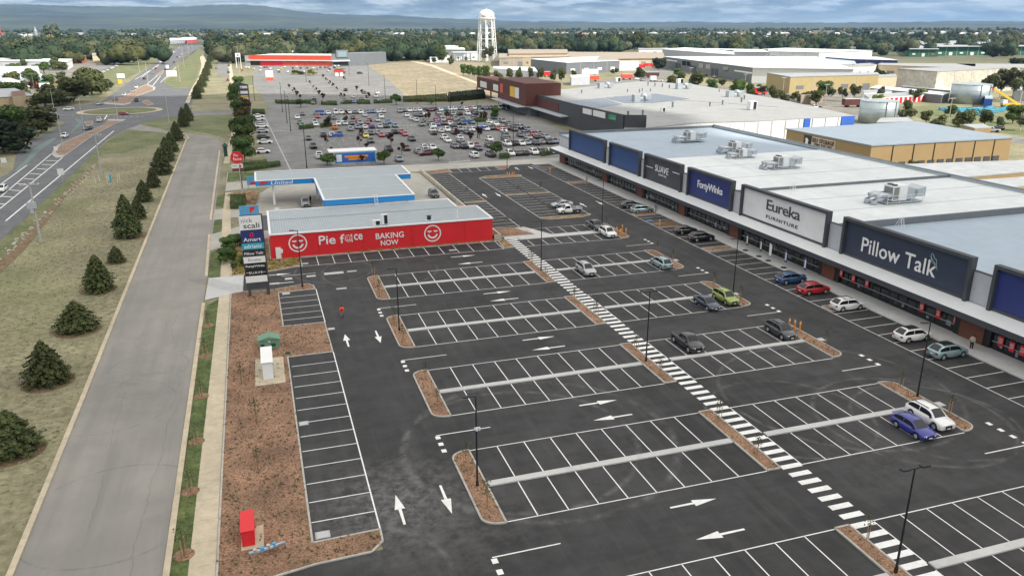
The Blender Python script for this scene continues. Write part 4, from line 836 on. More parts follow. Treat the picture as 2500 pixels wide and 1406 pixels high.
for lb,px,h,wm,rm,gb in [
 ('white gabled hall behind the red-fronted store, left one',[(652,133),(716,134),(716,124),(655,120)],9,'white_metal','white_roof',None),
 ('white hall behind the red-fronted store, right of the brown tree',[(740,135),(790,136),(778,122),(740,121)],9,'white_metal','white_roof',None),
 ('long white workshop with a strip of dark windows left of the water tower',[(1020,121),(1135,122),(1130,112),(1014,105)],8,'light_wall','white_roof',None),
 ('brick and white pump house with high windows beside the water tower',[(1109,131),(1166,130),(1164,126),(1102,127)],8,'white_metal','pale_grey',None),
 ('white store shed behind the row of street trees, long one',[(1205,168),(1312,176),(1304,165),(1206,163)],5,'white_metal','white_roof',None),
 ('tall tan factory hall with a long ridge',[(1243,132),(1386,131),(1383,121),(1240,121)],11,'cream_wall','tan_roof',1.5),
 ('low tan factory wing with saw-tooth roof in front of the tall tan hall',[(1219,142),(1390,139),(1385,132),(1219,131)],8,'tan_roof','tan_roof',2),
 ('cream office block with two bands of dark windows',[(1250,141),(1296,141),(1292,137),(1250,137)],8,'cream_wall','cream_wall',None),
 ('long low tan building stretching behind the grey workshop',[(1389,146),(1622,143),(1618,129),(1389,128)],7,'cream_wall','tan_roof',None),
 ('dark grey workshop with white roof and a red awning',[(1383,154),(1513,149),(1466,139),(1296,145)],9,'mid_grey','white_roof',None),
 ('tan gabled shed end with pale door',[(1456,149),(1508,149),(1508,140),(1470,137)],9,'tan_roof','tan_roof',2),
 ('largest white warehouse with grey unit fronts and roller doors',[(1838,166),(2084,170),(1990,139),(1621,139)],10,'white_metal','white_roof',None),
 ('long grey-panelled warehouse behind the largest white one',[(1743,131),(1792,134),(1790,124),(1672,117),(1617,121)],9,'pale_grey','white_roof',None),
 ('white warehouse with dark glazed bay behind, centre right',[(1790,127),(1876,128),(1875,122),(1722,119)],9,'pale_grey','white_roof',None),
 ('white warehouse with wide dark opening, far right of the group',[(1876,126),(2000,129),(2130,124),(1920,118),(1860,121)],9,'light_wall','white_roof',None),
 ('low blue-grey roofed warehouse strip between the white warehouses',[(1806,142),(2090,158),(2085,150),(1950,138)],7,'pale_grey','pale_blue_roof',None),
 ('yellow-walled office warehouse with white rooftop plant',[(1930,189),(2146,183),(2140,178),(1900,180),(1873,179)],9,'yellow_wall','grey_roof',None),
 ('huge dark green industrial shed with grey roof on the right',[(2285,115),(2520,114),(2470,95),(2185,95)],11,'green_wall','grey_roof',None),
 ('green shed wing with grey pitched roof in front of the huge shed',[(2222,121),(2292,121),(2285,112),(2190,101)],9,'green_wall','grey_roof',None),
 ('small green shed with an orange door left of the huge shed',[(2146,114),(2190,113),(2180,107),(2115,109)],8,'green_wall','grey_roof',1),
 ('navy-walled shed with white roof edge and solar panels',[(2080,145),(2192,148),(2140,140),(2015,140)],8,'navy','white_roof',None),
 ('white panelled factory right of the largest warehouse',[(2010,154),(2080,158),(2075,152),(2000,148)],8,'white_metal','white_roof',None),
 ('white box building with plant in front, behind the yellow wall',[(2072,163),(2132,162),(2150,155),(2100,156)],8,'white_metal','light_roof',None),
 ('beige factory with roller door and rows of roof plant',[(2152,160),(2380,168),(2380,157),(2120,155)],8,'cream_wall','light_roof',None),
 ('tall stained concrete tilt-up warehouse, biggest wall on the right',[(2289,176),(2490,166),(2490,160),(2193,169)],13,'concrete_wall','light_roof',None),
 ('ochre self storage warehouse with blue-grey roof and big lettering',[(2128,357),(2471,338),(2240,299),(1921,316)],7.5,'ochre_wall','blue_grey_roof',None),
 ('flat grey-roofed storage units with yellow walls behind the white store roof',[(2322,437),(2540,418),(2540,392),(2190,404)],4,'ochre_wall','grey_roof',None),
 ('second strip of flat grey-roofed storage units at right edge',[(2440,462),(2560,448),(2560,430),(2330,446)],4,'ochre_wall','grey_roof',None),
 ('small yellow hut at the end of the self storage yard',[(2380,315),(2420,313),(2400,304),(2350,306)],4,'ochre_wall','grey_roof',None),
 ('low self storage sheds with a row of red roller doors',[(2122,240),(2264,231),(2250,225),(2110,232)],3.5,'white_paint','grey_roof',None),
 ('low grey-roofed shed behind the row of red roller doors',[(2110,227),(2196,223),(2180,219),(2105,222)],3.5,'white_paint','grey_roof',None),
 ('long open white vehicle shelter beside the large tank',[(2125,216),(2300,233),(2318,228),(2140,210)],4,'mid_grey','white_roof',None),
 ('second open white vehicle shelter further back',[(2200,212),(2320,222),(2320,216),(2220,206)],4,'mid_grey','white_roof',None),
 ('open-sided dark sheds beside the front tank',[(2140,300),(2230,298),(2215,288),(2150,290)],4,'dark_grey','grey_roof',None),
 ('long white and pale blue office building at far left',[(-60,122),(132,121),(164,117),(-60,118)],9,'light_wall','white_roof',None),
 ('blue-fasciaed shed behind the white office building',[(-60,106),(84,108),(110,104),(-60,102)],10,'bright_blue','light_roof',None),
 ('white low showroom with dark windows in front of the office building',[(-60,149),(163,152),(176,145),(-60,142)],7,'white_metal','white_roof',None),
 ('brick showroom corner block with red trim',[(132,137),(196,139),(210,136),(140,133)],7,'bricks','light_roof',None),
 ('pale glasshouse-like long building in the far distance',[(240,63),(412,66),(412,61),(240,58)],8,'pale_grey','pale_grey',None),
 ('low grey yard shed left of the tan gabled end',[(1395, 190), (1440, 188), (1436, 183), (1392, 185)],5,'pale_grey','white_roof',None),
 ('white workshop annex behind the red trailers',[(1505, 156), (1560, 155), (1556, 150), (1502, 151)],6,'light_wall','white_roof',None),
 ('long pale roof strip beyond the tan building',[(1560, 122), (1640, 121), (1636, 117), (1558, 118)],7,'light_wall','light_roof',None),
 ('white terrace of units behind the dark-glazed warehouse',[(1700, 113), (1760, 112), (1758, 108), (1698, 109)],7,'light_wall','grey_roof',None),
 ('pale two-storey block in front of the woodland, centre right',[(1383, 106), (1432, 104), (1428, 98), (1380, 100)],9,'light_wall','white_roof',None),
 ('grey office beside the pump house',[(1050, 142), (1098, 141), (1096, 137), (1048, 138)],5,'white_metal','white_roof',None),
 ('small white depot left of the dry field edge',[(893, 133), (960, 132), (958, 127), (892, 128)],6,'light_wall','light_roof',None),
 ('white low building in the trees left of the pump house',[(975, 118), (1015, 118), (1013, 113), (973, 113)],6,'light_wall','white_roof',None),
 ('pale shed beyond the yellow-walled warehouse',[(2135, 190), (2190, 188), (2186, 182), (2132, 184)],6,'cream_wall','light_roof',None),
 ('brown-roofed hut beside the bushes near the yellow wall',[(1957, 235), (2010, 232), (2000, 226), (1950, 228)],4,'tan_roof','tan_roof',None),
 ('half-round white shelter before the concrete warehouse',[(2212, 205), (2254, 206), (2250, 199), (2212, 199)],5,'light_wall','white_roof',None),
 ('long low white factory far right behind the stained concrete one',[(2380, 164), (2520, 168), (2520, 158), (2330, 156)],8,'light_wall','light_roof',None),
 ('small grey hut at right edge below the gum trees',[(2480, 222), (2530, 224), (2530, 214), (2476, 213)],5,'pale_grey','pale_blue_roof',None),
 ('blue shed behind the larger tank',[(2405, 242), (2424, 243), (2422, 233), (2404, 232)],4,'bright_blue','pale_blue_roof',None),
 ('pale long shed left of the green sheds',[(2040, 117), (2110, 117), (2106, 112), (2036, 112)],6,'light_wall','grey_roof',None),
 ('white shopfront row at the far end of the highway, left',[(415, 100), (455, 98), (453, 92), (414, 94)],8,'pale_grey','white_roof',None),
 ('red-fronted dealer at the far end of the highway',[(455, 99), (480, 97), (479, 91), (455, 92)],8,'signal_red','white_roof',None),
 ('white villa with steep grey roof left of the highway',[(280, 92), (300, 92), (298, 86), (282, 86)],9,'cream_wall','grey_roof',1.5),
 ('orange-brick villa near the end of highway',[(374, 98), (394, 98), (392, 91), (376, 91)],9,'bricks','grey_roof',1.5),
 ('cream villa in the trees left of the service street',[(225, 136), (252, 135), (250, 130), (224, 131)],6,'cream_wall','light_roof',1.5),
 ('white house with pale roof at far left, near the road',[(0, 207), (34, 205), (30, 196), (0, 197)],5,'light_wall','light_roof',1.5),
 ('dark-roofed house beside the round garden tree',[(30, 236), (62, 232), (58, 224), (28, 227)],5,'cream_wall','tile_roof',1.5),
 ('small bright blue upper box at the end of the white office',[(133,119),(163,118),(166,115),(134,115)],11,'bright_blue','bright_blue',None),
 ('green-roofed carport near the left power pole',[(94, 203), (120, 202), (119, 197), (93, 198)],4,'light_wall','green_wall',None),
 ('long white greenhouse roof at far left edge',[(-40, 172), (95, 170), (90, 163), (-40, 165)],5,'light_wall','white_roof',1.5),
 ]:
    t,Pn=bldg(lb,px,h,wm,rm,gable=gb)
    wl=Vector(Pn[1])-Vector(Pn[0])
    if 'largest white warehouse' in lb:
        A,Bq=Pn[3],Pn[0]; onwall(t,A,Bq,0,1,0,10.2,'mid_grey','facade_panel',.2)
        for u in (.18,.22,.38,.42,.62,.66): onwall(t,A,Bq,u,u+.03,0,6,'dark_grey','roller_door',.4)
        for u in (.02,.27,.33,.48,.56,.74): onwall(t,A,Bq,u,u+.05,5,8.5,'shop_glass','window',.4)
        onwall(t,A,Bq,.05,.2,7,8,'white_paint','fascia_band',.5); onwall(t,A,Bq,.85,1,6,7,'white_paint','fascia_band',.5)
    elif 'self storage warehouse' in lb:
        for i in range(1,7): onwall(t,Pn[0],Pn[1],i/6.9,i/6.9+.004,0,7.5,'black_paint','wall_joint',.15)
        for i in range(11): onwall(t,Pn[0],Pn[1],.2+i*.068,.245+i*.068,0,3.0,'dark_grey','roller_door',.15)
        a,b=Pn[3],Pn[0]; onwall(t,a,b,.24,.33,3.6,7.0,'black_paint','sign_panel',.15)
        va=Vector(a);vb=Vector(b);d=(vb-va).normalized()
        o2=onwall(t,a,b,.34,.62,3.4,6.9,'concrete_wall','sign_panel',.15)
        zd=d.cross(Vector((0,0,1))) if len(d)==3 else None
        dX=Vector((d.x,d.y,0)); nZ=dX.cross(Vector((0,0,1)))
        if nZ.dot(Vector((va.x,va.y,0)))>0: dX=-dX; nZ=dX.cross(Vector((0,0,1)))
        def wm_(u,z): c=va.lerp(vb,u); return Matrix(((dX.x,0,nZ.x,c.x+nZ.x*.3),(dX.y,0,nZ.y,c.y+nZ.y*.3),(0,1,0,z),(0,0,0,1)))
        ll=(vb-va).length
        text('SELF STORAGE\n1300 765 102',t,M['rust_brown'],wm_(.48,5.4),ll*.26,2.5,.05,.02)
        onwall(t,a,b,.24,.62,1.6,3.2,'white_paint','banner',.18); text('UNITS NOW AVAILABLE',t,M['signal_red'],wm_(.43,2.5),ll*.34,1.0,.05,.02)
        # horse emblem on the black square
        c=va.lerp(vb,.285); q=MB(); pts=[(-1,-1.2),(-.6,.2),(-.9,.9),(-.2,1.1),(.5,.9),(1.1,.3),(.6,.1),(.9,-.6),(.5,-1.2),(.2,-.4),(-.3,-.5),(-.4,-1.3)]
        q.add([(c.x+dX.x*px_*.8+nZ.x*.3,c.y+dX.y*px_*.8+nZ.y*.3,5.2+pz) for px_,pz in pts],[tuple(range(12))]); obj('emblem',q,M['white_paint'],t)
    elif 'red roller doors' in lb and lb.startswith('low self'):
        for i in range(11): onwall(t,Pn[0],Pn[1],.12+i*.08,.165+i*.08,0,2.9,'signal_red','roller_door',.12)
    elif 'flat grey-roofed' in lb:
        for i in range(6): onwall(t,Pn[0],Pn[1],.1+i*.15,.13+i*.15,0,2.6,'black_paint','roller_door',.12)
    elif wl.length>18:
        n=max(3,int(wl.length/14)); dk='white_paint' if wm in('green_wall','navy','mid_grey') else 'mid_grey'
        if h>6:
            for i in range(n): onwall(t,Pn[0],Pn[1],(i+.3)/n,(i+.62)/n,.2 if i%2 else 2.2,4.2,dk if wm!='green_wall' else ('light_wall' if i<n/2 else 'bricks'),'roller_door' if i%2 else 'window',.15)
            for i in range(1,n): onwall(t,Pn[0],Pn[1],i/n,i/n+.004,0,h-.3,'pale_grey','wall_joint',.12)
    fin(t,Pn)
# tanks
for lb,px,r_,h in [('nearer pale steel water tank with dark pipe, in front of the storage sheds',(2140,305),0,0),('larger pale steel water tank further right behind the yellow crane',(2365,257),0,0)]:
    y0=px[1]; xa,xb=(2096,2184) if px[0]<2200 else (2321,2410); A=Vector(G(xa,y0-3));Bq=Vector(G(xb,y0-3)); r_=(Bq-A).length/2; cn_=(A+Bq)/2+((A+Bq)/2).normalized()*r_*.5
    h=hgt(px[0],y0,250 if px[0]<2200 else 209); t=thing('water_tank',lb,'tank',(cn_.x,cn_.y))
    obj('shell',MB().tube([(0,0,0),(0,0,h)],r_,40),M['tank_steel'],t,True); obj('roof',MB().tube([(0,0,h),(0,0,h+.9)],[r_+.1,.2],40),M['tank_steel'],t)
    q=MB()
    for zz in (h*.33,h*.66,h-.1): q.tube([(0,0,zz),(0,0,zz+.12)],r_+.06,40,False)
    obj('hoop',q,M['galvanised'],t); q=MB()
    for a in (-1.9,-1.3): q.box(r_*1.01*math.cos(a)-.12,r_*1.01*math.sin(a)-.12,0,r_*1.01*math.cos(a)+.12,r_*1.01*math.sin(a)+.12,h)
    obj('pipe',q,M['mid_grey'],t)
# water tower
bx,by=G(1189,150); h0=hgt(1189,150,45); h1=hgt(1189,150,26); t=thing('water_tower','tall white lattice water tower with domed tank standing above the trees','water tower',(bx,by))
rb_,rt_=11.5,8.3
ta=MB(); hz_=h0; R_=8.6
ta.tube([(0,0,hz_-4.6),(0,0,hz_-3.4),(0,0,hz_-1.6),(0,0,hz_+0),(0,0,hz_+3.8),(0,0,hz_+6.2),(0,0,hz_+7.8),(0,0,hz_+8.7),(0,0,hz_+9)],[1.2,5,7.6,R_,R_,7.4,5.2,2.6,.3],32); obj('tank',ta,M['white_paint'],t,True)
obj('finial',MB().cyl(0,0,hz_+9,hz_+11,.4,.1,8),M['white_paint'],t)
obj('walkway',MB().tube([(0,0,hz_-.5),(0,0,hz_-.2)],R_+1.3,32),M['white_paint'],t)
rl=MB()
for i in range(24): a=i*math.pi/12; rl.bar((9.8*math.cos(a),9.8*math.sin(a),hz_-.2),(9.8*math.cos(a),9.8*math.sin(a),hz_+.9),.12,.12)
rl.tube([(0,0,hz_+.85),(0,0,hz_+.95)],9.85,32,False); obj('hand_rail',rl,M['white_paint'],t)
nl=8; lv=[0,.27,.52,.77,.97]
def lp(i,u): a=2*math.pi*(i+.5)/nl; r=rb_+(rt_-rb_)*u; return (r*math.cos(a),r*math.sin(a),hz_*u)
for i in range(nl): obj('leg',MB().tube([lp(i,0),lp(i,1)],.5,8),M['white_paint'],t)
for u in lv[1:-1]:
    q=MB()
    for i in range(nl): q.bar(lp(i,u),lp(i+1,u),.45,.6)
    obj('ring_beam',q,M['white_paint'],t)
for u0,u1 in zip(lv,lv[1:]):
    q=MB()
    for i in range(nl): q.bar(lp(i,u0),lp(i+1,u1),.12,.12); q.bar(lp(i+1,u0),lp(i,u1),.12,.12)
    obj('cross_bracing',q,M['white_paint'],t)
obj('riser_pipe',MB().cyl(0,0,0,hz_-4,1.0),M['white_paint'],t)
for s_,a in (('shh',-2.35),('Water',-1.35)):
    for i,ch in enumerate(s_):
        aa=a+i*.17; nx,ny=math.cos(aa),math.sin(aa); mw=Matrix(((-ny,0,nx,nx*(R_+.1)),(nx,0,ny,ny*(R_+.1)),(0,1,0,hz_+1.9),(0,0,0,1))); text(ch,t,M['mid_grey'],mw,1.2,1.7,.05,.02)
# stone seminary-like building with spire, distant left
t,Pn=bldg('cream stone old college with slate roof and pointed spire among the trees',[(33,82),(88,82),(88,75),(37,75)],16,'plaster_stone','grey_roof',gable=5,name='stone_college')
x,y=G(90,96); obj('spire',MB().tube([(x,y,0),(x,y,22),(x,y,24),(x,y,40)],[5,5,6,.2],8),M['grey_roof'],t)
for i in range(8): onwall(t,Pn[0],Pn[1],.05+i*.12,.1+i*.12,8,12,'shop_glass','window',.2)
fin(t,Pn)
# small suburban houses among the trees
rnd=random.Random(21); hp=[]; HOUSES=[]
for i in range(118):
    if i<50: x,y=rnd.uniform(1150,2450),rnd.uniform(80,103)
    elif i<84: x,y=rnd.uniform(40,1150),rnd.uniform(74,98)
    else: x,y=rnd.uniform(1300,2480),rnd.uniform(73,82)
    hp.append((x,y))
hp+=[(28,232),(8,222),(88,214),(70,208),(20,205),(12,255),(45,196)]
hp.sort()
for i,(x,y) in enumerate(hp):
    X,Y=G(x,y); e=elev(X,Y)
    if math.hypot(X,Y)>3300: k=3000/math.hypot(X,Y); X*=k;Y*=k; e=elev(X,Y)
    col=rnd.choice(['light_roof','pale_grey','grey_roof','tile_roof','white_roof','white_roof','pale_grey']); HOUSES.append((X,Y))
    nm={'light_roof':'pale','pale_grey':'grey','grey_roof':'dark grey','tile_roof':'brown tiled','white_roof':'white'}[col]
    w=rnd.uniform(15,30); d=rnd.uniform(9,15); rz=rnd.uniform(-.6,.6)
    t=thing('house',f'small {nm}-roofed house among the trees, house {i+1} of the suburb counted from the left','house',(X,Y,e),rz,'houses scattered in the suburb')
    obj('wall',MB().box(-w/2,-d/2,0,w/2,d/2,4.2),M[rnd.choice(['light_wall','cream_wall','bricks','light_wall'])],t)
    r=MB().add([(-w/2-.6,-d/2-.6,4),(w/2+.6,-d/2-.6,4),(w/2+.6,d/2+.6,4),(-w/2-.6,d/2+.6,4),(-w/4,0,7.6),(w/4,0,7.6)],[(0,1,5,4),(4,5,2,3),(0,4,3),(1,2,5),(0,3,2,1)]); obj('roof',r,M[col],t)
    for u in (-.3,.25): obj('window',MB().box(w*u-1.2,-d/2-.06,1.4,w*u+1.2,-d/2,3),M['shop_glass'],t)
# ------------------------------------------------------------------ cars (front towards +X)
# type: length, width, height, nose z, bonnet end x, belt z, roof start, roof end, rear glass base x, wheel radius, tail z
CT={'h':(4.25,1.78,1.48,.74,1.2,.95,.3,-1.2,-2.0,.33,.95),'s':(4.7,1.82,1.45,.7,1.25,.94,.25,-.85,-1.75,.33,1.02),'v':(4.65,1.88,1.68,.86,1.3,1.06,.45,-1.5,-2.22,.37,1.06),
 'u':(5.25,1.9,1.8,.95,1.5,1.14,.8,-.5,-.8,.39,1.12),'f':(5.2,1.82,1.76,.88,1.5,1.06,.95,.05,-.25,.36,.95),'w':(4.9,1.9,2.1,.95,1.9,1.15,1.3,-2.2,-2.42,.34,1.15)}
TN={'h':'hatchback','s':'sedan','v':'four-wheel-drive wagon','u':'utility','f':'tray utility','w':'van'}
PROTO={}
def build_car(ty,detail):
    L_,Wd,Hh,nz,bx_,bz,rs,re_,rb,wr,tz=CT[ty]; hl=L_/2; fw,rw=hl-.88,-hl+(.95 if ty!='f' else 1.1); hw=Wd/2
    t=bpy.data.objects.new('parked_car',None); C.objects.link(t); t.empty_display_size=.2
    bend=hl if ty not in 'f' else hl
    xs=[-hl,-hl+.12,-hl+.3]; 
    for c in (rw,fw):
        for k in range(7): a=math.pi*k/6; xs.append(c-(wr+.07)*math.cos(a))
    xs+=[hl-.32,hl-.12,hl,rb-.02,rb+.02 if ty in 'uf' else rb+.3,0,.5,bx_,-.5]
    if ty=='f': xs=[x for x in xs if x>-.35 or x<-9]+[-.35]
    xs=sorted(set(round(x,3) for x in xs))
    P=MB(); nr=0; rng=[]
    def topz(x):
        if x>bx_: u=(x-bx_)/(hl-bx_); return bz-.02-(bz-nz)*u**1.6
        if ty=='u' and x<rb: return bz-.02
        if ty=='s' and x<rb: return tz-.06*((rb-x)/(hl+rb))
        return bz
    for x in xs:
        e=max(0,abs(x)-hl+.45)/.45; w=hw*(1-.16*e*e); z=.24+.1*e
        for c in (fw,rw):
            d=abs(x-c)
            if d<wr+.075: z=max(z,wr+math.sqrt(max(0,(wr+.07)**2-d*d)))
        tpz=topz(x)-(.04 if e>.9 else 0); z=min(z,tpz-.12)
        P.v+=[(x,0,z),(x,-w*.96,z),(x,-w,z+.05),(x,-w,max(z+.06,tpz*.62)),(x,-w*.955,tpz-.05),(x,-w*.86,tpz),(x,0,tpz+(.03 if x>bx_ else 0)),(x,w*.86,tpz),(x,w*.955,tpz-.05),(x,w,max(z+.06,tpz*.62)),(x,w,z+.05),(x,w*.96,z)]
    n=12
    for i in range(len(xs)-1):
        for k in range(n): P.f.append((i*n+k,i*n+(k+1)%n,(i+1)*n+(k+1)%n,(i+1)*n+k))
    P.f+= [tuple(range(n))[::-1],tuple((len(xs)-1)*n+k for k in range(n))]
    body=obj('body',P,M['car_w'],t,True)
    body.material_slots[0].link='OBJECT'; body.material_slots[0].material=M['car_w']
    # cabin: rounded loft with curved screens
    a=hw*.88; b=hw*.7; wx=bx_-.02; mid=(rs+re_)/2; hf=(rs-re_)/2
    def zt(x):
        if x>rs: u=max(0,(wx-x)/(wx-rs)); return bz-.03+(Hh-.045-bz+.03)*(1-(1-u)**1.3)
        if x<re_: u=max(0,(x-rb)/(re_-rb)); return bz-.03+(Hh-.06-bz+.03)*(1-(1-u)**1.45)
        return Hh-.05*((x-mid)/hf)**2
    def tt(x): return (zt(x)-bz+.03)/(Hh-bz+.03)
    def yw(x): return a-(a-b)*tt(x)
    gx=sorted(set([round(v,3) for v in list(np.linspace(rb,re_,5))+list(np.linspace(re_,rs,5))+list(np.linspace(rs,wx,6))]))
    q=MB()
    for x in gx:
        z_=zt(x); y_=yw(x); zs=bz-.03+(z_-bz+.03)*.86
        q.v+=[(x,-a,bz-.06),(x,-(y_+.03*tt(x)+.02),zs),(x,-y_*.9,z_-.01),(x,0,z_+.03*tt(x)),(x,y_*.9,z_-.01),(x,(y_+.03*tt(x)+.02),zs),(x,a,bz-.06)]
    for i in range(len(gx)-1):
        for k in range(6): q.f.append((i*7+k,(i+1)*7+k,(i+1)*7+k+1,i*7+k+1))
    cab=obj('cabin',q,M['car_w'],t,True); cab.material_slots[0].link='OBJECT'; cab.material_slots[0].material=M['car_w']
    def screen(x0,x1):
        m_=MB(); X=np.linspace(x0,x1,5)
        for x in X:
            y_=yw(x)*.82; z_=zt(x)+.012; m_.v+=[(x,-y_,z_),(x,0,z_+.028*tt(x)+.004),(x,y_,z_)]
        for i in range(4):
            for k in range(2): m_.f.append((i*3+k,(i+1)*3+k,(i+1)*3+k+1,i*3+k+1))
        return m_
    def sidew(sd,x0,x1):
        m_=MB(); X=np.linspace(x0,x1,6)
        for x in X:
            z_=zt(x); y_=yw(x); zs=bz-.03+(z_-bz+.03)*.86; lo=.1; hi=.93
            y1=y_+.03*tt(x)+.02; P0=(a+(y1-a)*lo,bz-.06+(zs-bz+.06)*lo); P1=(a+(y1-a)*hi,bz-.06+(zs-bz+.06)*hi)
            m_.v+=[(x,sd*(P0[0]+.012),max(P0[1],bz+.02)),(x,sd*(P1[0]+.012),max(P1[1],bz+.025))]
        for i in range(5): m_.f.append((i*2,(i+1)*2,(i+1)*2+1,i*2+1))
        return m_
    fs=wx-(wx-rs)*.42; rs_=rb+(re_-rb)*.42
    fr_=(wx-.06,rs+.03); rr_=(re_-.03,rb+.06)
    cuts=[(rs_,mid-.08),(mid+.0,fs)] if ty!='f' else [(re_+.05,fs)]
    if detail:
        obj('windscreen',screen(*fr_),M['car_glass'],t,True); obj('rear_window',screen(*rr_),M['car_glass'],t,True)
        for sd in (-1,1):
            for c0,c1 in cuts: obj('side_window',sidew(sd,c0,c1),M['car_glass'],t,True)
            mrr=MB(); mrr.box(wx-.42,sd*(a+.03),bz-.02,wx-.28,sd*(a+.2),bz+.12); obj('mirror',mrr,M['black_paint'],t)
    else:
        w_=MB()
        for m_ in [screen(*fr_),screen(*rr_)]+[sidew(sd,rs_,fs) for sd in (-1,1)]: w_.add(m_.v,m_.f)
        obj('windows',w_,M['car_glass'],t)
    ub=MB(); ub.box((-hl if ty!='f' else -hl)+.25,-hw*.62,.2,hl-.25,hw*.62,.62); obj('underbody',ub,M['tyre'],t)
    wm=None
    for c in (fw,rw):
        for s_ in (-1,1):
            if wm is None:
                wm=mesh('wheel',MB().tube([(0,-.11,0),(0,-.09,0),(0,.09,0),(0,.11,0)],[wr*.9,wr,wr,wr*.9],16 if detail else 10),M['tyre'],False)
                rm=mesh('rim',MB().tube([(0,.112,0),(0,.13,0)],[wr*.62,wr*.5],10),M['galvanised'])
            o=bpy.data.objects.new('wheel',wm); C.objects.link(o); o.parent=t; o.location=(c,s_*(hw-.13),wr); o.rotation_euler=(0,0,0 if s_>0 else math.pi)
            if detail: r=bpy.data.objects.new('rim',rm); C.objects.link(r); r.parent=o
    for s_ in (-1,1):
        hz_=nz-.1; obj('headlight',MB().prism([(hl-.33,s_*hw*.93),(hl-.02,s_*hw*.82),(hl+.012,s_*hw*.5),(hl-.1,s_*hw*.5)],hz_-.1,hz_+.06),M['lens'],t)
        obj('tail_light',MB().box(-hl-.012,s_*hw*.55,tz-.32,-hl+.1,s_*hw*.87,tz-.1),M['tail_lens'],t)
    if detail:
        obj('grille',MB().box(hl-.03,-hw*.42,.38,hl+.015,hw*.42,nz-.12),M['black_paint'],t)
        obj('number_plate',MB().box(hl,-.19,.4,hl+.03,.19,.5),M['white_paint'],t); obj('number_plate',MB().box(-hl-.03,-.19,.62,-hl,.19,.73),M['white_paint'],t)
        if ty=='v':
            for s_ in (-1,1): obj('roof_rail',MB().bar((rs-.15,s_*b*.88,Hh+.02),(re_+.1,s_*b*.88,Hh+.01),.04,.05),M['black_paint'],t)
    if ty=='u':
        obj('tray',MB().box(-hl+.12,-hw*.78,bz-.05,rb-.1,hw*.78,bz+.012),M['black_paint'],t)
    if ty=='f':
        tr=MB(); tr.box(-hl,-.92,.8,-.4,.92,.86); tr.box(-hl,-.92,.86,-.4,-.88,1.15); tr.box(-hl,.88,.86,-.4,.92,1.15); tr.box(-hl,-.92,.86,-hl+.04,.92,1.15); tr.box(-.44,-.92,.86,-.4,.92,1.6)
        obj('tray',tr,M['pale_grey'],t)
    return t
FIRST={}
def car(ty,col,x,y,rz,label,group=None,detail=True,z=0.02,cat=None):
    key=(ty,detail)
    if key not in FIRST: FIRST[key]=build_car(ty,detail); t=FIRST[key]; PROTO[key]=t
    else: t=copy_tree(PROTO[key])
    t.location=(x,y,z); t.rotation_euler=(0,0,rz)
    for c in t.children:
        if c.name.split('.')[0] in('body','cabin'): c.material_slots[0].link='OBJECT'; c.material_slots[0].material=M['car_'+col]
    tag(t,label,cat or {'u':'pickup','f':'pickup','w':'van'}.get(ty,'car'),group)
    return t
FS,FN,FE,FW=-math.pi/2,math.pi/2,0,math.pi
g='cars parked in the new car park'
near=[(z2(1435,918),'v','s',FS,'silver four-wheel-drive with roof rails, alone beside the painted crossing'),
(z2(2050,868),'v','c',FN,'pale aqua wagon parked against the planted island, rear to the camera'),
(z2(1510,565),'u','d',FS,'dark grey utility parked beside the white small wagon'),(z2(1612,620),'v','w',FS,'white small wagon beside the orange bollards'),
(z2(1240,390),'s','s',FW,'silver sedan parked behind the white tray utility'),(z2(1300,437),'f','w',FW,'white single-cab tray utility in the middle bays'),
(z2(1820,392),'h','d',FE,'dark grey hatchback nose-in to the store footpath beside a light blue one'),(z2(1910,433),'v','c',FE,'light blue small wagon nose-in to the store footpath'),
(z2(2240,600),'h','k',FE,'black hatchback next to the yellow hatched bay'),(z2(2375,658),'v','k',FE,'black wagon with red tail lights, second from yellow hatched bay'),
(z3(535,668),'v','z',FE,'petrol blue wagon nose-in before the grey sign box store'),(z3(722,745),'v','r',FE,'red wagon nose-in before the furniture store'),
(z3(970,862),'v','w',FE,'white wagon with roof gear beside a small garden bed'),(z3(1470,1085),'v','w',FE,'white wagon with black sunroof in front of the dark navy sign'),
(z3(1733,1205),'v','c',FE,'pale green-grey wagon nearest the standing pedestrian'),(z3(478,1052),'v','d',FS,'dark grey wagon beside the three yellow bollards'),
(z3(65,805),'v','p',FS,'lime green small wagon at the end of its row'),((1726,736),'s','n',FS,'dark blue sedan parked beside the lime green car'),
(z6(1300,117),'u','k',FS,'black dual-cab utility alone near the crossing'),(z7(1280,522),'v','w',FS,'large white wagon parked beside the bright blue hatchback'),
(z7(1190,577),'h','q',FS,'bright blue hatchback with rear spoiler beside the white wagon')]
def snap(x,y):
    return x,y
for p,ty,c,rz,lb in near:
    x,y=G(*p,.75)
    if x>70: x=73.6
    t=car(ty,c,x,y,rz,lb,g)
    if 'sunroof' in lb or 'grey wagon beside the three' in lb or lb.startswith('pale green-grey'): obj('sunroof',MB().box(-1.2,-.45,1.69,.3,.45,1.715),M['car_glass'],t)
    if 'roof gear' in lb: obj('roof_rack_bar',MB().box(-.9,-.6,1.74,-.84,.6,1.78),M['black_paint'],t); obj('roof_rack_bar',MB().box(.1,-.6,1.74,.16,.6,1.78),M['black_paint'],t)
    if 'spoiler' in lb: obj('spoiler',MB().box(-2.15,-.65,1.15,-1.95,.65,1.2),M['car_q'],t)
x,y=G(1058.6,472,.8); car('v','d',x,y,FS,'dark grey wagon standing in the service station yard by the wall',None,True,.06)
x,y=G(745,494,.8); car('u','s',x,y,FS,'silver utility refuelling beside the pump under the canopy',None,True,.07)
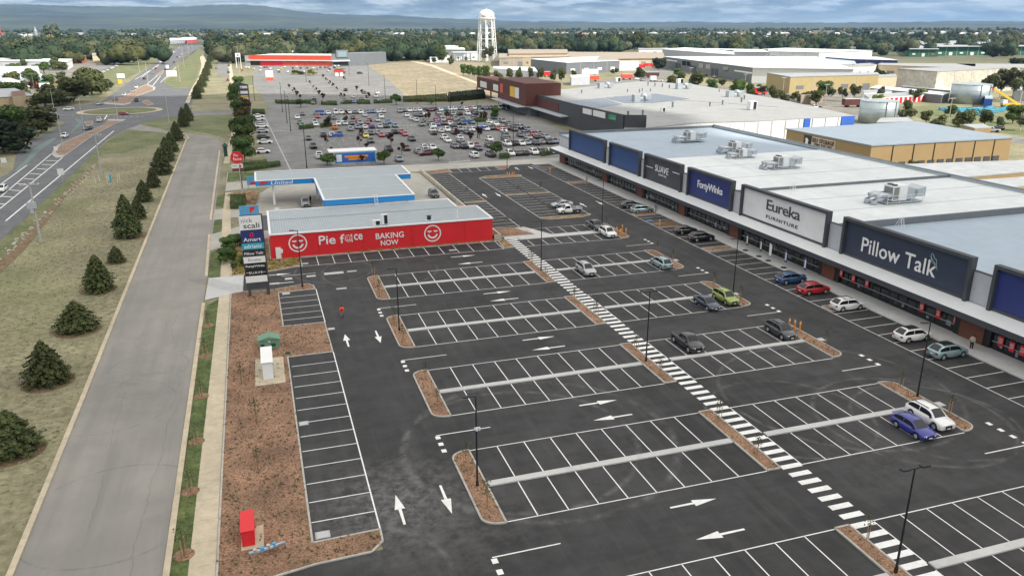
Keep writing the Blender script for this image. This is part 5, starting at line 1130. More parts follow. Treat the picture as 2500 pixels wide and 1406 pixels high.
# ---- older car park
sc=.12089
def T(s,ox,oy,k): 
    r=[]
    for tok in s.split():
        a=tok.split(','); r.append((ox+float(a[0])*k,oy+float(a[1])*k,a[2],a[3]))
    return r
cars=T('1100,335,s,d 1365,320,v,l 1615,325,h,w 1735,295,w,w 1810,365,v,w 2010,300,h,w 1030,445,s,w 1080,550,h,k 1435,430,h,r 1545,385,h,b 1690,430,v,a 1765,470,v,l 1370,535,v,s 1145,635,h,g 1430,630,s,w 1945,525,h,w 1880,605,h,w 2015,600,s,s 1795,670,v,o 1265,885,h,d 1560,815,v,d 1725,805,h,w 1880,795,v,k 1350,1030,u,k 1470,1220,u,w',600,230,.12089)
cars+=T('360,345,v,l 425,390,v,w 550,395,h,w 635,355,h,a 550,290,h,b 680,265,v,w 815,380,h,w 905,430,v,k 955,480,v,w 1150,255,s,w 370,490,h,m 425,515,h,r 340,590,s,k 495,585,v,l 655,585,h,r 640,500,h,d 840,520,s,s 1075,570,h,b 1200,640,h,a 1035,655,v,k 890,650,s,s 740,665,h,q 590,665,s,w 440,670,h,a 285,700,v,s 520,785,h,d 590,825,h,y 690,765,h,k 840,760,h,l 905,810,h,r 1055,805,h,a 1160,745,v,k 1310,745,h,r 1380,790,s,r 1525,900,v,k 690,930,v,d 340,1130,h,r 1050,1095,u,k 1395,1075,v,m 1625,1125,h,l 1275,1310,h,a',820,230,.12092)
cars+=T('250,190,h,w 160,285,v,l 110,255,s,d 245,250,h,w 385,175,v,d 400,250,v,d 510,180,h,t 625,180,h,w 760,185,h,a 860,155,h,r 985,165,u,k 1100,140,v,l 1215,150,v,t 1345,150,v,d 560,280,v,m 690,275,s,w 690,335,s,w 275,355,h,w 350,410,h,w 490,470,v,w 495,380,s,d 630,385,v,d 610,560,v,e 650,490,h,e 870,240,h,w 950,250,s,w 1060,235,h,w 1180,240,s,d 1310,240,v,d 1440,240,v,w 1510,200,h,w 1575,235,h,o 1700,220,h,s 980,320,s,l 1300,350,v,l 1450,345,v,k 1600,330,v,w 1700,300,v,d 1810,340,v,d 1735,430,v,d 1650,500,v,e 1700,610,h,w 930,400,h,m 940,470,h,r 1060,460,v,l 770,530,v,d 910,550,h,b 1065,530,v,m 1200,460,h,r 1210,540,h,w 1340,440,v,e 1345,530,v,k 1480,450,v,e 1490,530,v,d 790,660,v,w 930,640,v,w 1085,640,v,w 1240,630,v,l 1380,620,s,d 870,740,h,d 1050,710,h,w 1320,680,s,d 1330,740,v,m 1490,690,s,s 1625,680,h,w 1850,610,v,d 1890,660,v,w 1040,810,v,w 1135,880,h,w 1460,860,h,w 1660,760,s,d 1510,940,s,l 1300,1010,s,d 1420,1050,v,n 1610,1040,v,w 1690,960,h,r 1790,1050,h,n 1665,1180,v,w 610,1010,h,w 710,1060,h,w 500,1110,v,s',960,240,.11381)
cars+=T('315,505,s,w 400,410,v,e 590,490,v,l 335,665,h,r 355,590,h,s 465,650,h,r 510,575,s,w 610,640,v,e 640,700,h,w 660,800,v,d 740,620,v,d 820,660,v,d 810,570,s,d 930,620,v,l 870,730,v,d 985,790,s,k 1160,680,v,a 1150,775,v,r 1300,745,v,l 1420,860,h,d 1570,840,s,l 230,950,s,m 390,910,h,w 310,1010,s,d 590,930,v,d 720,890,s,d 690,975,v,w 860,970,h,w 920,910,h,l 1070,900,s,l 1215,960,s,d 1250,880,s,l 1395,945,v,k 1550,920,v,a 1740,940,h,r 270,1170,u,d 655,1135,v,w 820,1150,s,d 1000,1135,h,d 1160,1110,v,w 1335,1105,v,d 1510,1095,h,w 1680,1085,h,n 90,270,h,l',1160,240,.11381)
upper=T('640,905,v,k 1115,970,s,k 1410,970,v,w 1415,1075,v,w 1415,1150,h,w 1545,1120,h,l 840,1080,h,w 830,1190,h,b 1010,1110,s,d 1105,1155,h,l 610,1135,s,d 540,1185,h,l 105,1190,h,l 640,495,h,w 270,405,h,k 200,430,s,w 390,365,v,d',780,130,.09957)
upper+=T('1740,930,s,l 1680,990,s,d 1185,1000,v,n 500,330,h,w 625,345,h,w 625,255,v,w 720,265,h,r 720,300,h,r 830,310,v,w 985,330,h,w 1010,380,h,k 1060,315,v,y 1130,290,h,w 1180,375,v,w 1345,260,h,w 1285,300,h,d 1455,310,h,d 1525,370,h,w 1690,290,h,w 1770,315,h,l 1590,305,h,m 1850,295,h,d 1940,290,h,m 2120,250,v,w 2190,250,v,w 2270,262,h,d 340,270,w,w 380,300,w,w 260,345,h,r 2020,300,h,r',560,130,.12)
ON=['','first','second','third','fourth','fifth','sixth','seventh','eighth','ninth','tenth','11th','12th','13th','14th','15th','16th','17th','18th','19th','20th','21st','22nd','23rd','24th','25th','26th','27th','28th','29th','30th','31st','32nd','33rd','34th','35th','36th','37th','38th','39th','40th']
def place_rows(lst,rows,where,grp):
    pos=[]
    for px,py,ty,c in lst:
        x,y=G(px,py,.7); r=min(range(len(rows)),key=lambda i:abs(rows[i]-y)); pos.append([r,x,y,ty,c])
    pos.sort(key=lambda q:(q[0],q[1])); last=None; used=[r for r in sorted(set(p[0] for p in pos))]; cnt={}
    prevx=-1e9; rnd=random.Random(5)
    for p in pos:
        r=p[0]; cnt[r]=cnt.get(r,0)+1
        if r==last and p[1]-prevx<2.25: p[1]=prevx+2.35
        last=r; prevx=p[1]
        nm,_=CARCOL[p[4]]
        y=rows[r]+max(-.9,min(.9,p[2]-rows[r]))
        lab=f'{nm} {TN[p[3]]}, {ON[cnt[r]]} from the left in {ON[used.index(r)+1]} row of {where}'
        if len(lab.split())>16: lab=lab.replace('four-wheel-drive wagon','wagon').replace('of '+where,'of '+where)
        tc_=car(p[3],p[4],p[1],y,(FS if rnd.random()<.72 else FN)+rnd.uniform(-.03,.03),lab,grp,False); tc_.scale=(1.07,1.1,1.08)
rows=[220.8,234.1,240.9,254.6,261.2,275.1,281.6,295.6,302.1,316.1,322.6,335.6,342.6,356.1]
place_rows(cars,rows,'the crowded old park','cars in the crowded older car park')
rows2=[407,422.5,438.5,444.5,460.5,466.5,482.5,488.5,504.5,526.5,548.5,570.5,600,650,682,712,742,772,800]
place_rows(upper,rows2,'the sunny far park','cars in the far car park before the red-fronted store')
for (px,py),c,lb in [((630.5,283),'w','white sedan side-on, furthest of the cars under the hedge trees'),((632,290.5),'w','white hatchback side-on, second furthest along the hedge trees'),((637,303),'s','silver sedan side-on, third along the hedge trees'),((639,308),'w','white car side-on beside the silver sedan by the hedge trees'),((641,320),'s','silver car with red front wing by the hedge trees'),((643,334),'d','dark grey car side-on by the hedge trees'),((646,346),'w','white sedan side-on, second nearest by the hedge trees'),((641,369),'w','white hatchback side-on, nearest car by the hedge trees')]:
    x,y=G(px,py,.7); car('s' if 'sedan' in lb else 'h',c,x,y,FE,lb,'cars parked side-on beside the hedge trees',False)
x,y=G(960+710*.11381,240+1175*.11381,.7); car('v','m',x,y,R(195),'maroon wagon driving across the aisle of the old car park',None,False)
x,y=G(879,179,.7); car('v','d',x,y,R(-20),'dark wagon driving on the lane beside the dirt field',None,False)
# frontage street parked cars
for i,((px,py),c,n) in enumerate([((563,137),'d','furthest dark car parked on the street by the red-fronted store'),((534,150),'r','red car driving up the side street left lane'),((528,167),'l','light grey car coming down the side street'),((561,155),'d','dark grey car second in the kerbside line of the side street'),((559,160),'k','black car third in the kerbside line of the side street'),((558,167),'w','white car fourth in the kerbside line of the side street'),((557,172),'s','silver car fifth in the kerbside line of the side street'),((558,177),'d','nearest dark car in the kerbside line of the side street'),((556.5,195),'r','red car parked alone at the near end of side street')]):
    x,y=G(px,py,.7); car('h',c,x,y,FN,n,None,False,.03)
rnd_c=random.Random(31)
tv=lambda a,b: math.atan2(G(*b)[1]-G(*a)[1],G(*b)[0]-G(*a)[0])
for (px,py),ty,c,hd,n in [((243,253),'s','s',(225,256),'silver sedan turning beside the roundabout towards the left road'),((281,243),'s','k',(262,249),'black sedan approaching the roundabout on the highway'),((304,232),'u','w',(290,240),'white pickup with canopy approaching the roundabout'),((323,223),'h','s',(310,229),'silver hatchback second in the highway queue'),((333,213),'h','w',(322,220),'white hatchback last in the queue approaching the roundabout'),((333,245),'u','k',(336,238),'dark pickup leaving the roundabout along the highway'),((167,266),'v','w',(150,267),'white wagon leaving the roundabout by the left road'),((302,277),'h','r',(330,277),'red hatchback going round the grassed roundabout'),((408,145),'h','d',(400,151),'dark hatchback on the highway nearest the tree line'),((418,135),'h','d',(410,141),'dark car ahead on the far highway lanes'),((425,152),'h','d',(432,146),'dark car climbing away on the right lane of highway'),((437,118),'h','w',(430,122),'white car far away on the highway left lane'),((460,118),'h','w',(464,114),'white car far away on the highway right lane'),((287,139),'h','l',(280,143),'light grey car on the service street beyond the highway'),((317,122),'h','k',(312,126),'black car at the far end of the service street'),
  ((242,293),'u','w',(250,285),'white utility waiting at the roundabout give-way'),((214,313),'s','k',(200,316),'black sedan turning left below the roundabout'),((157,331),'v','w',(145,337),'white wagon on the highway beside the green bicycle lane'),((4,460),'h','w',(-10,470),'white hatchback at the left edge of the photo')]:
    x,y=G(px,py,.75); car(ty,c,x,y,tv((px,py),hd),n,None,px>100 and py>240,.04)
for i in range(9):
    x,y=G(246+i*4.6,177-i*1.9,.7); car('h','wwswlwwsw'[i],x,y,tv((246,177),(283,163))+R(60),f'{CARCOL["wwswlwwsw"[i]][0]} car, {ON[i+1]} from the near end of the verge-side line','cars in a line beside the service street',False,.03)
x,y=G(409,166,1.5); t=thing('box_truck','white box truck driving on the highway north of the roundabout','truck',(x,y,.03),tv((409,172),(414,160))); obj('cargo_box',MB().box(-4.5,-1.2,1,1.6,1.2,3.7),M['white_paint'],t); obj('cab',MB().prism([(1.8,-1.15),(3.9,-1.15),(3.9,1.15),(1.8,1.15)],.6,2.7,[2.7,2.2,2.2,2.7]),M['white_paint'],t); obj('windscreen',MB().box(3.85,-1,1.5,3.93,1,2.15),M['car_glass'],t)
for xx in (-3,2.8):
    for s in (-1,1): obj('wheel',MB().tube([(xx,s*1.2,.5),(xx,s*.9,.5)],.5,12),M['tyre'],t)
for i,((px,py),c) in enumerate(sorted([((391,152),'w'),((372,178),'s'),((352,192),'d'),((398,156),'k'),((380,168),'r'),((413,140),'s'),((424,128),'w'),((447,112),'d'),((438,140),'w'),((415,158),'s'),((403,170),'d'),((455,118),'s')],key=lambda q:-q[0][1])):
    x,y=G(px,py,.7); car('vhs'[i%3],c,x,y,tv((380,168),(430,126)),f'{CARCOL[c][0]} vehicle, {ON[i+1]} counting away from the roundabout, of cars along the highway median','cars along the highway stretch',False,.04)
for i,(px,py) in enumerate(sorted([(2153,202),(2160,205),(2168,203),(2176,206),(2140,206),(1700,232),(1712,236),(1722,238),(1990,262),(2002,264),(2035,284),(2050,287),(2068,290),(1960,268),(1555,193),(1568,196),(1610,197),(1722,185),(1745,188),(2440,312),(2420,318)])):
    x,y=G(px,py,.7); c='wswwkdwsrwdkwwswwwwsd'[i]; car('hvsu'[i%4],c,x,y,rnd_c.uniform(0,6),f'{CARCOL[c][0]} vehicle, {ON[i+1]} from the left of those parked round the industrial yards',None,False)
for i,(px,py) in enumerate([(478,104),(470,108),(466,116),(484,99),(488,95),(492,100),(474,101),(450,124),(443,133),(433,140)]):
    x,y=G(px,py,.7); car('vhs'[i%3],'wdswlkwrwd'[i],x,y,tv((440,130),(490,90)),f'{CARCOL["wdswlkwrwd"[i]][0]} vehicle, {ON[i+1]} of the distant traffic near the highway end','distant traffic at the highway end',False,.04)
# trucks and containers in the industrial area
for lb,px,w,d,h,c in [('red semi trailer parked behind the trees left of the largest warehouse',(1583,165),14,2.6,4,'signal_red'),('second red trailer joined behind the first near the warehouse',(1556,168),10,2.6,4,'signal_red'),('red container trailer end beside bushes behind the old centre',(1530,195),8,3,4,'orange_red'),('dark red trailer with white end near the big bush',(1592,190),10,3,4,'rust_brown'),('red and white trailer end near the yellow warehouse',(1855,232),7,3,4.2,'signal_red'),('dark red truck trailer behind the nearer water tank',(2082,262),10,3,4,'rust_brown'),('red tanker body by the open workshop door',(1335,188),5,3,4,'signal_red'),('white container beside the trailers behind the old centre roof',(1594,200),4,3,4,'white_paint'),('orange shipping container in the yard beside the dark grey workshop',(1440,199),13,3,4,'orange_red'),('white and red truck body above the orange container',(1440,185),13,3,5,'white_paint')]:
    x,y=G(*px); t=thing('semi_trailer',lb,'trailer',(x,y),R(-12)); obj('cargo_box',MB().box(-w/2,-d/2,1,w/2,d/2,h),M[c],t); obj('wheel',MB().tube([(-w*.3,-d/2,.5),(-w*.3,d/2,.5)],.5,10),M['tyre'],t); obj('wheel',MB().tube([(w*.3,-d/2,.5),(w*.3,d/2,.5)],.5,10),M['tyre'],t); obj('rail',MB().box(-w/2,-d/2-.03,h-.2,w/2,d/2+.03,h+.05),M['pale_grey'],t)
rnd=random.Random(8)
for i in range(22):
    px,py=[(2304,270),(2316,272),(2330,271),(2345,274),(2360,270),(2372,273),(2388,271),(2399,275),(2412,272),(2425,276),(2440,273),(2452,270),(2462,266),(2470,270),(2480,267),(2390,281),(2408,283),(2350,281),(2490,292),(2415,268),(2458,262),(2472,260)][i]
    x,y=G(px,py); t=thing('wrapped_bale',f'turquoise wrapped stack, {ON[i+1]} of the scattered blue bales in the right-hand yard','wrapped pallet',(x,y),rnd.uniform(-.5,.3),'turquoise wrapped stacks in the yard'); obj('wrap',MB().prism([(-2,-1.0),(2,-1.0),(2,1.0),(-2,1.0)],.15,1.5,[1.3,1.6,1.5,1.3]),M['cyan_bale'],t); obj('pallet',MB().box(-1.9,-.9,0,1.9,.9,.15),M['timber'],t)
x,y=G(2465,262); t=thing('mobile_crane','yellow mobile crane with raised boom in the right-hand yard','crane',(x,y),R(160)); obj('chassis',MB().box(-4,-1.3,.9,4,1.3,1.8),M['yellow'],t); obj('cab',MB().box(2,-1.1,1.8,4,1.1,3.4),M['white_paint'],t); obj('boom',MB().bar((-2.5,0,2),(9,0,8.5),.8,.9),M['yellow'],t); obj('boom_tip',MB().bar((9,0,8.5),(10.5,0,9.2),.6,.6),M['signal_red'],t)
for xx in (-3,-1,1,3): obj('wheel',MB().tube([(xx,-1.4,.6),(xx,1.4,.6)],.6,12),M['tyre'],t)
# ------------------------------------------------------------------ pylon sign
t=thing('pylon_sign','tall tenant pylon sign with blue top panel and stacked shop name boards','sign')
Y=111.1
obj('post',MB().box(-3.72,Y,0,-3.4,Y+.3,2.3),M['dark_grey'],t); obj('post',MB().box(-1.25,Y,0,-.8,Y+.4,11.85),M['dark_grey'],t)
fr=obj('frame',MB().box(-3.8,Y+.02,1.12,-.84,Y+.38,11.85),M['dark_grey'],t)
def brd(z0,z1,m,tx=None,tm='white_paint',wf=.78,hf=.5,bold=0.0,x0=-3.9,x1=-.98,**k):
    b=obj('name_board',MB().box(x0,Y-.12,z0,x1,Y+.02,z1),M[m],t)
    if tx: text(tx,b,M[tm],MS((x0+x1)/2,Y-.125,(z0+z1)/2+k.pop('dz',0)),(x1-x0)*wf,(z1-z0)*hf,.02,bold,**k)
    return b
bb=brd(11.88,13.15,'water_blue',x0=-3.7,x1=-1.15); obj('triangle_logo',MB().add([(-2.35,Y-.14,12.95),(-1.45,Y-.14,12.95),(-2.35,Y-.14,12.05)],[(0,2,1)]),M['signal_red'],t)
b=brd(9.75,11.75,'white_paint'); text('nick',b,M['mid_grey'],MS(-2.9,Y-.125,11.12),1.5,.62,.02,-.01); text('scali',b,M['dark_grey'],MS(-2.35,Y-.125,10.35),2.1,.72,.02,.02)
b=brd(7.95,9.65,'navy','Amart','white_paint',.8,.32,.01,dz=-.42)
q=MB()
for s in (-1,1): q.tube([(-2.44+s*(.04+.2*math.sin(a)),Y-.15,9.02+.28*-math.cos(a)) for a in np.linspace(.2,math.pi*1.85,10)],.05,5)
obj('swirl_logo',q,M['signal_red'],b)
brd(6.95,7.85,'teal','adriatic','white_paint',.8,.62,.012); b=brd(5.97,6.75,'black_paint','Pillow Talk','white_paint',.86,.5,.008)
obj('feather_logo',MB().bar((-1.35,Y-.14,6.5),(-1.1,Y-.14,6.35),.03,.1),M['car_c'],b)
brd(4.98,5.88,'white_paint','Eureka','mid_grey',.58,.42,-.01); brd(4.08,4.83,'black_paint','FortyWinks','white_paint',.86,.55,.008,sp=.85)
b=brd(3.12,3.95,'black_paint','SUAVE','white_paint',.62,.42,.004,sp=1.15); obj('lettering_bar',MB().box(-3.75,Y-.14,3.56,-3.3,Y-.12,3.6),M['white_paint'],b); obj('lettering_bar',MB().box(-1.6,Y-.14,3.52,-1.1,Y-.12,3.56),M['white_paint'],b)
brd(2.1,3.04,'white_paint')
settle(t,-2.3,Y+.2)
# bakery pole sign
t=thing('pole_sign','round red bakery sign over a white board on a brown pole','sign'); px_,py_=-5.85,194
obj('pole',MB().cyl(-5.2,py_,0,5.8,.14,.12),M['rust_brown'],t)
dsc=obj('disc',MB().tube([(-5.7,py_-.1,7.4),(-5.7,py_+.15,7.4)],1.42,32),M['red_wall'],t)
text('Pie',dsc,M['white_paint'],MS(-5.85,py_-.12,7.95),.95,.65,.02,.01); text('face',dsc,M['white_paint'],MS(-5.6,py_-.12,7.1),1.9,.7,.02,.01)
b=obj('name_board',MB().box(-7.05,py_-.08,4.95,-4.5,py_+.15,5.85),M['white_paint'],t); text('BARISTA',b,M['dark_grey'],MS(-6.3,py_-.09,5.5),1.2,.22,.02); obj('cup_logo',MB().tube([(-5.1,py_-.1,5.4),(-5.1,py_-.07,5.4)],.28,12),M['signal_red'],b)
obj('lower_board',MB().box(-6.95,py_-.08,4.2,-4.5,py_+.15,4.8),M['brick_brown'],t); settle(t,-5.2,py_)
# price board and other signs near the service station
def board(lb,x,y,w,h,z0,m,posts=1,d=.15,pm='pole_grey',name='sign_board',tx=None,tm='white_paint'):
    t=thing(name,lb,'sign',(x,y)); b=obj('panel',MB().box(-w/2,-d/2,z0,w/2,d/2,z0+h),M[m],t)
    for i in range(posts):
        xx=0 if posts==1 else -w*.4+w*.8*i; obj('post',MB().cyl(xx,d/2+.06,0,z0+h*.8,.06,n=6),M[pm],t)
    if tx: text(tx,b,M[tm],MS(0,-d/2-.01,z0+h/2),w*.8,h*.6,.02)
    return t
x,y=G(617,462); tt=board('small blue and red fuel sign at the canopy end by the road',x,y,2.3,2.0,1.0,'water_blue',2); obj('red_panel',MB().box(-.4,-.1,1.1,1.0,-.08,1.7),M['signal_red'],tt)
x,y=G(*z8(752,900)); board('small white sign on a thin post before the red bakery wall',x,y,.6,.6,2.0,'white_paint')
x,y=G(153,447); board('square white speed sign on a grey post beside the highway',x,y,1.4,1.5,2.0,'white_paint')
x,y=G(12,408); board('square white sign at far left verge of the highway',x,y,1.3,1.3,1.2,'white_paint')
x,y=G(138,376); board('small white keep-left sign on the traffic island tip',x,y,1.0,1.2,1.0,'white_paint')
x,y=G(421,196); board('large white direction sign on two posts beside the highway right lane',x,y,7,4.2,2.5,'white_paint',2)
x,y=G(297,200); board('white rectangular sign over the roundabout approach verge',x,y,5,3,2.5,'white_paint',2)
x,y=G(295,210); board('yellow diamond warning sign beside the roundabout approach',x,y,2.4,2.4,1.5,'yellow',1)
x,y=G(584,168); t=thing('pylon_sign','thin white twin-post pylon sign with small blue emblem near the far store','sign',(x,y)); obj('post',MB().box(-2.2,-.25,0,-1.7,.25,14),M['white_paint'],t); obj('post',MB().box(1.7,-.25,0,2.2,.25,14),M['white_paint'],t); obj('name_board',MB().box(-1.7,-.2,10.3,1.7,.2,13.8),M['white_paint'],t); obj('emblem',MB().tube([(0,-.3,12),(0,-.2,12)],.9,12),M['bright_blue'],t)
x,y=G(659,197); t=thing('pylon_sign','tall white pylon sign with a red foot on the dry lawn','sign',(x,y)); zh=hgt(659,197,173); obj('panel',MB().box(-2.6,-.4,2.2,2.6,.4,zh),M['white_paint'],t); obj('foot_panel',MB().box(-2.6,-.4,0,2.6,.4,2.2),M['orange_red'],t)
x,y=G(828,186); t=thing('trolley_shelter','small red-topped white shelter in the far car park','shelter',(x,y)); obj('roof',MB().box(-4,-2,3,4,2,4.4),M['signal_red'],t); obj('panel',MB().box(-3,-1.6,0,-.6,1.6,3),M['white_paint'],t); obj('panel',MB().box(.6,-1.6,0,3,1.6,3),M['white_paint'],t)
# large dark tenant pylon by the hedge trees
A=G(601,272); t=thing('pylon_sign','large dark slanted-top pylon sign with white and yellow shop boards behind the hedge trees','sign',(A[0],A[1])); zh=hgt(601,272,204)
k=zh/13.5
obj('frame',MB().prism([(-2.3*k,-.3),(2.3*k,-.3),(2.3*k,.4),(-2.3*k,.4)],0,zh,[zh*1.04,zh*.95,zh*.95,zh*1.04]),M['dark_grey'],t)
for z0,z1,m_ in ((.82,.91,'white_paint'),(.63,.73,'white_paint'),(.52,.57,'yellow'),(.42,.49,'light_wall'),(.34,.38,'mid_grey'),(.26,.33,'white_paint'),(.14,.2,'white_paint')):
    b=obj('name_board',MB().box(-1.75*k,-.45,zh*z0,1.75*k,-.3,zh*z1),M[m_],t)
obj('triangle_logo',MB().add([(-1.7*k,-.5,zh*.83),(-.7*k,-.5,zh*.83),(-1.1*k,-.5,zh*.9)],[(0,1,2)]),M['orange_red'],t)
# ------------------------------------------------------------------ lamps
def lamp(b,ty,lb,double=False,grp='black car park lamp posts',cam_=False,name='lamp_post',m='black_paint',r=.09,arm=1.0,ang=math.pi):
    x,y=G(*b); h=hgt(*b,ty); t=thing(name,lb,'lamp post',(x,y),0,grp)
    obj('pole',MB().cyl(0,0,0,h,r,r*.6,8).cyl(0,0,0,.5,r*1.5,r*1.5,8),M[m],t)
    for a in ([ang,ang+math.pi] if double else [ang]):
        dx_,dy_=math.cos(a),math.sin(a); hd=MB(); hd.bar((0,0,h-.02),(dx_*arm*.6,dy_*arm*.6,h+.05),.08,.08); hd.bar((dx_*arm*.5,dy_*arm*.5,h+.06),(dx_*arm*1.15,dy_*arm*1.15,h+.08),.36,.1); obj('lamp_head',hd,M[m],t)
    obj('base_plate',MB().box(-.25,-.25,0,.25,.25,.06),M[m],t)
    if cam_: 
        c=MB(); c.bar((-.2,0,h*.66),(.25,0,h*.66),.06,.06); c.cyl(0,-.15,h*.64,h*.67,.11); c.cyl(.25,0,h*.63,h*.66,.09); obj('security_camera',c,M['white_metal'],t)
    return t
E90=math.pi/2
for b,ty,lb,db,cm in [((738.6,701),563,'black lamp post in the mulch bed just right of the tenant pylon sign',0,0),((975,808),655,'black lamp post on the second island left of the person in orange',0,0),((1165.4,1187),967,'black lamp post carrying white security cameras at its middle',0,1),((1577,883),712,'black double-headed lamp post on the crossing island beside the black utility',1,0),((2186,1399),1143,'nearest black double-headed lamp post at bottom right',1,0),((1321,662),540,'black lamp post on the crossing island nearest the bakery',0,0),((1469.5,546),440,'black lamp post behind the grey utility near the bollards',0,0),((1789,722),583,'black lamp post beside the lime green car',0,0),((2239,969),787,'black lamp post behind the large white wagon',0,0),((1238,414),336,'black lamp post at the entry of the new car park by the service road',0,0)]:
    lamp(b,ty,lb,bool(db),cam_=bool(cm))
old=[((1166,337),248),((1253,370),284),((1100,288),223),((1065,280),210),((1018.6,255),194),((941,247),184),((690,274),202),((701,301),221),((710,320),236),((749,410),301),((622,245),185),((748,202),154),((901,211),156),((852.6,183),160)]
wh=['beside the blue trolley sign, centre of the old park','right of centre before the shopping centre entrance','among the crowded cars left of the entrance','behind the bronze tree in the crowded rows','at the far kerb by the dirt field','on the hedge strip beside the big round tree','left-most of three by the entry lane','middle of three by the entry lane','right-most of three by the entry lane','behind the fuel canopy roof','beside the dark slanted pylon sign','in the sunny far park near its centre','on the lane edge beside the dirt field','at the corner of the grey store block']
for (b,ty),w_ in zip(old,wh): lamp(b,ty,'tall black lamp post '+w_,False,'tall lamp posts of the older car park',r=.13,arm=.5)
st=[((155,366),276,'pale street light leaning over the green bicycle lane',0),((207,328),238,'pale double-armed street light left of the roundabout',1),((287.6,293),216,'pale street light in front of the roundabout',0),((413,299),222,'pale street light right of the roundabout on the lawn',0),((131,264),217,'pale street light by the left road before dark bushes',0),((89,260),228,'pale street light at the left road corner',0),((363,210),152,'pale street light at the near tip of the median',0),((341,177),141,'pale street light on the verge left of the highway',0),((587,192),115,'thin pale pole beside the twin-post pylon sign',0),((440,200),155,'pale street light right of the highway by the large sign',0),((450,165),118,'pale street light right of the highway further on',0),((462,140),98,'pale street light right of the highway near the treeline',0),((425,112),82,'pale street light far left of the highway',0),((446,108),80,'pale curved street light at the end of the highway',0),((470,120),92,'pale street light at far right of the highway end',0),((591,470),408,'white lamp with short arm at the canopy corner',0)]
for b,ty,lb,db in st: lamp(b,ty,lb,bool(db),'pale street lights',name='street_light',m='light_pole',r=.12,arm=3.2 if db else 2.2,ang=math.pi if db else 2.6)
def ppole(b,ty,lb,tr=False,r=.17):
    x,y=G(*b); h=hgt(*b,ty); t=thing('power_pole',lb,'power pole',(x,y),0,'power poles'); obj('pole',MB().cyl(0,0,0,h,r,r*.65,8),M['pole_grey'],t)
    obj('crossarm',MB().bar((-1.6,-.15,h-.5),(1.6,-.15,h-.4),.12,.14),M['pole_grey'],t); obj('crossarm',MB().bar((-1.2,.4,h-.6),(1.2,.5,h-.6),.1,.12),M['pole_grey'],t)
    q=MB()
    for xx in (-1.4,-.7,.7,1.4): q.cyl(xx,-.15,h-.4,h-.15,.07,n=6)
    obj('insulator',q,M['white_metal'],t)
    if tr: obj('transformer',MB().box(-.9,-.8,h*.58,.5,-.2,h*.68).cyl(-.3,-.5,h*.5,h*.58,.35),M['pale_grey'],t)
    obj('base_plate',MB().cyl(0,0,0,.3,r*1.4,n=8),M['pole_grey'],t)
ppole((100,591),445,'grey power pole with a transformer beside the drainage ditch',True,.22); ppole((248,425),326,'grey power pole with wide crossarms on the grass before the roundabout',False,.2)
for b,ty,lb in [((90,250),178,'wooden power pole behind the houses at far left'),((1583,190),150,'power pole in front of the red trailers'),((1685,200),165,'power pole before the largest white warehouse facade'),((1818,212),180,'power pole at right end of the warehouse facade'),((1909,245),188,'pale power pole before the yellow-walled warehouse'),((2315,300),238,'tall dark and pale pole pair beside the larger tank'),((2014,248),205,'thin pole beside the grey-green bush on the right'),((1550,185),130,'power pole rising from the yard behind the old centre'),((2112,118),98,'power pole beside the small green shed')]: ppole(b,ty,lb)
# ------------------------------------------------------------------ small furniture
rnd=random.Random(2)
bol=[(z2(1685,640),'orange'),(z2(1715,655),'orange'),(z2(1730,620),'orange'),(z2(1760,650),'orange'),(z2(795,180),'orange'),(z2(812,182),'orange'),(z2(835,178),'orange'),(z2(850,178),'orange'),(z3(537,1045),'orange'),(z3(577,1055),'orange'),(z3(617,1068),'orange'),(z2(1143,142),'orange'),(z2(2033,575),'orange')]
bl=['first from left of four orange bollards at the island tip','second of four orange bollards at the island tip beside the white small wagon','third of four orange bollards at the island tip near the short crossing','right-most of four orange bollards by the short crossing','leftmost orange post at the top end of the double bay row','second orange post at the top end of the double bay row','third orange post at the top end of the double bay row','rightmost orange post at the top end of the double bay row','left of three yellow-orange bollards beside the dark grey wagon','middle of three yellow-orange bollards beside the dark grey wagon','right of three yellow-orange bollards beside the dark grey wagon','orange post in the yellow hatched bay at the far end','orange post in the blue-marked bay beside the black hatchback']
for (p,c),lb in zip(bol,bl): x,y=G(*p); t=thing('bollard',lb,'bollard',(x,y),0,'orange bollards'); obj('tube',MB().cyl(0,0,0,1.35,.1,n=10).cyl(0,0,1.35,1.4,.1,.03,10),M['orange'],t); obj('reflective_band',MB().cyl(0,0,1.1,1.22,.105,n=10),M['white_paint'],t)
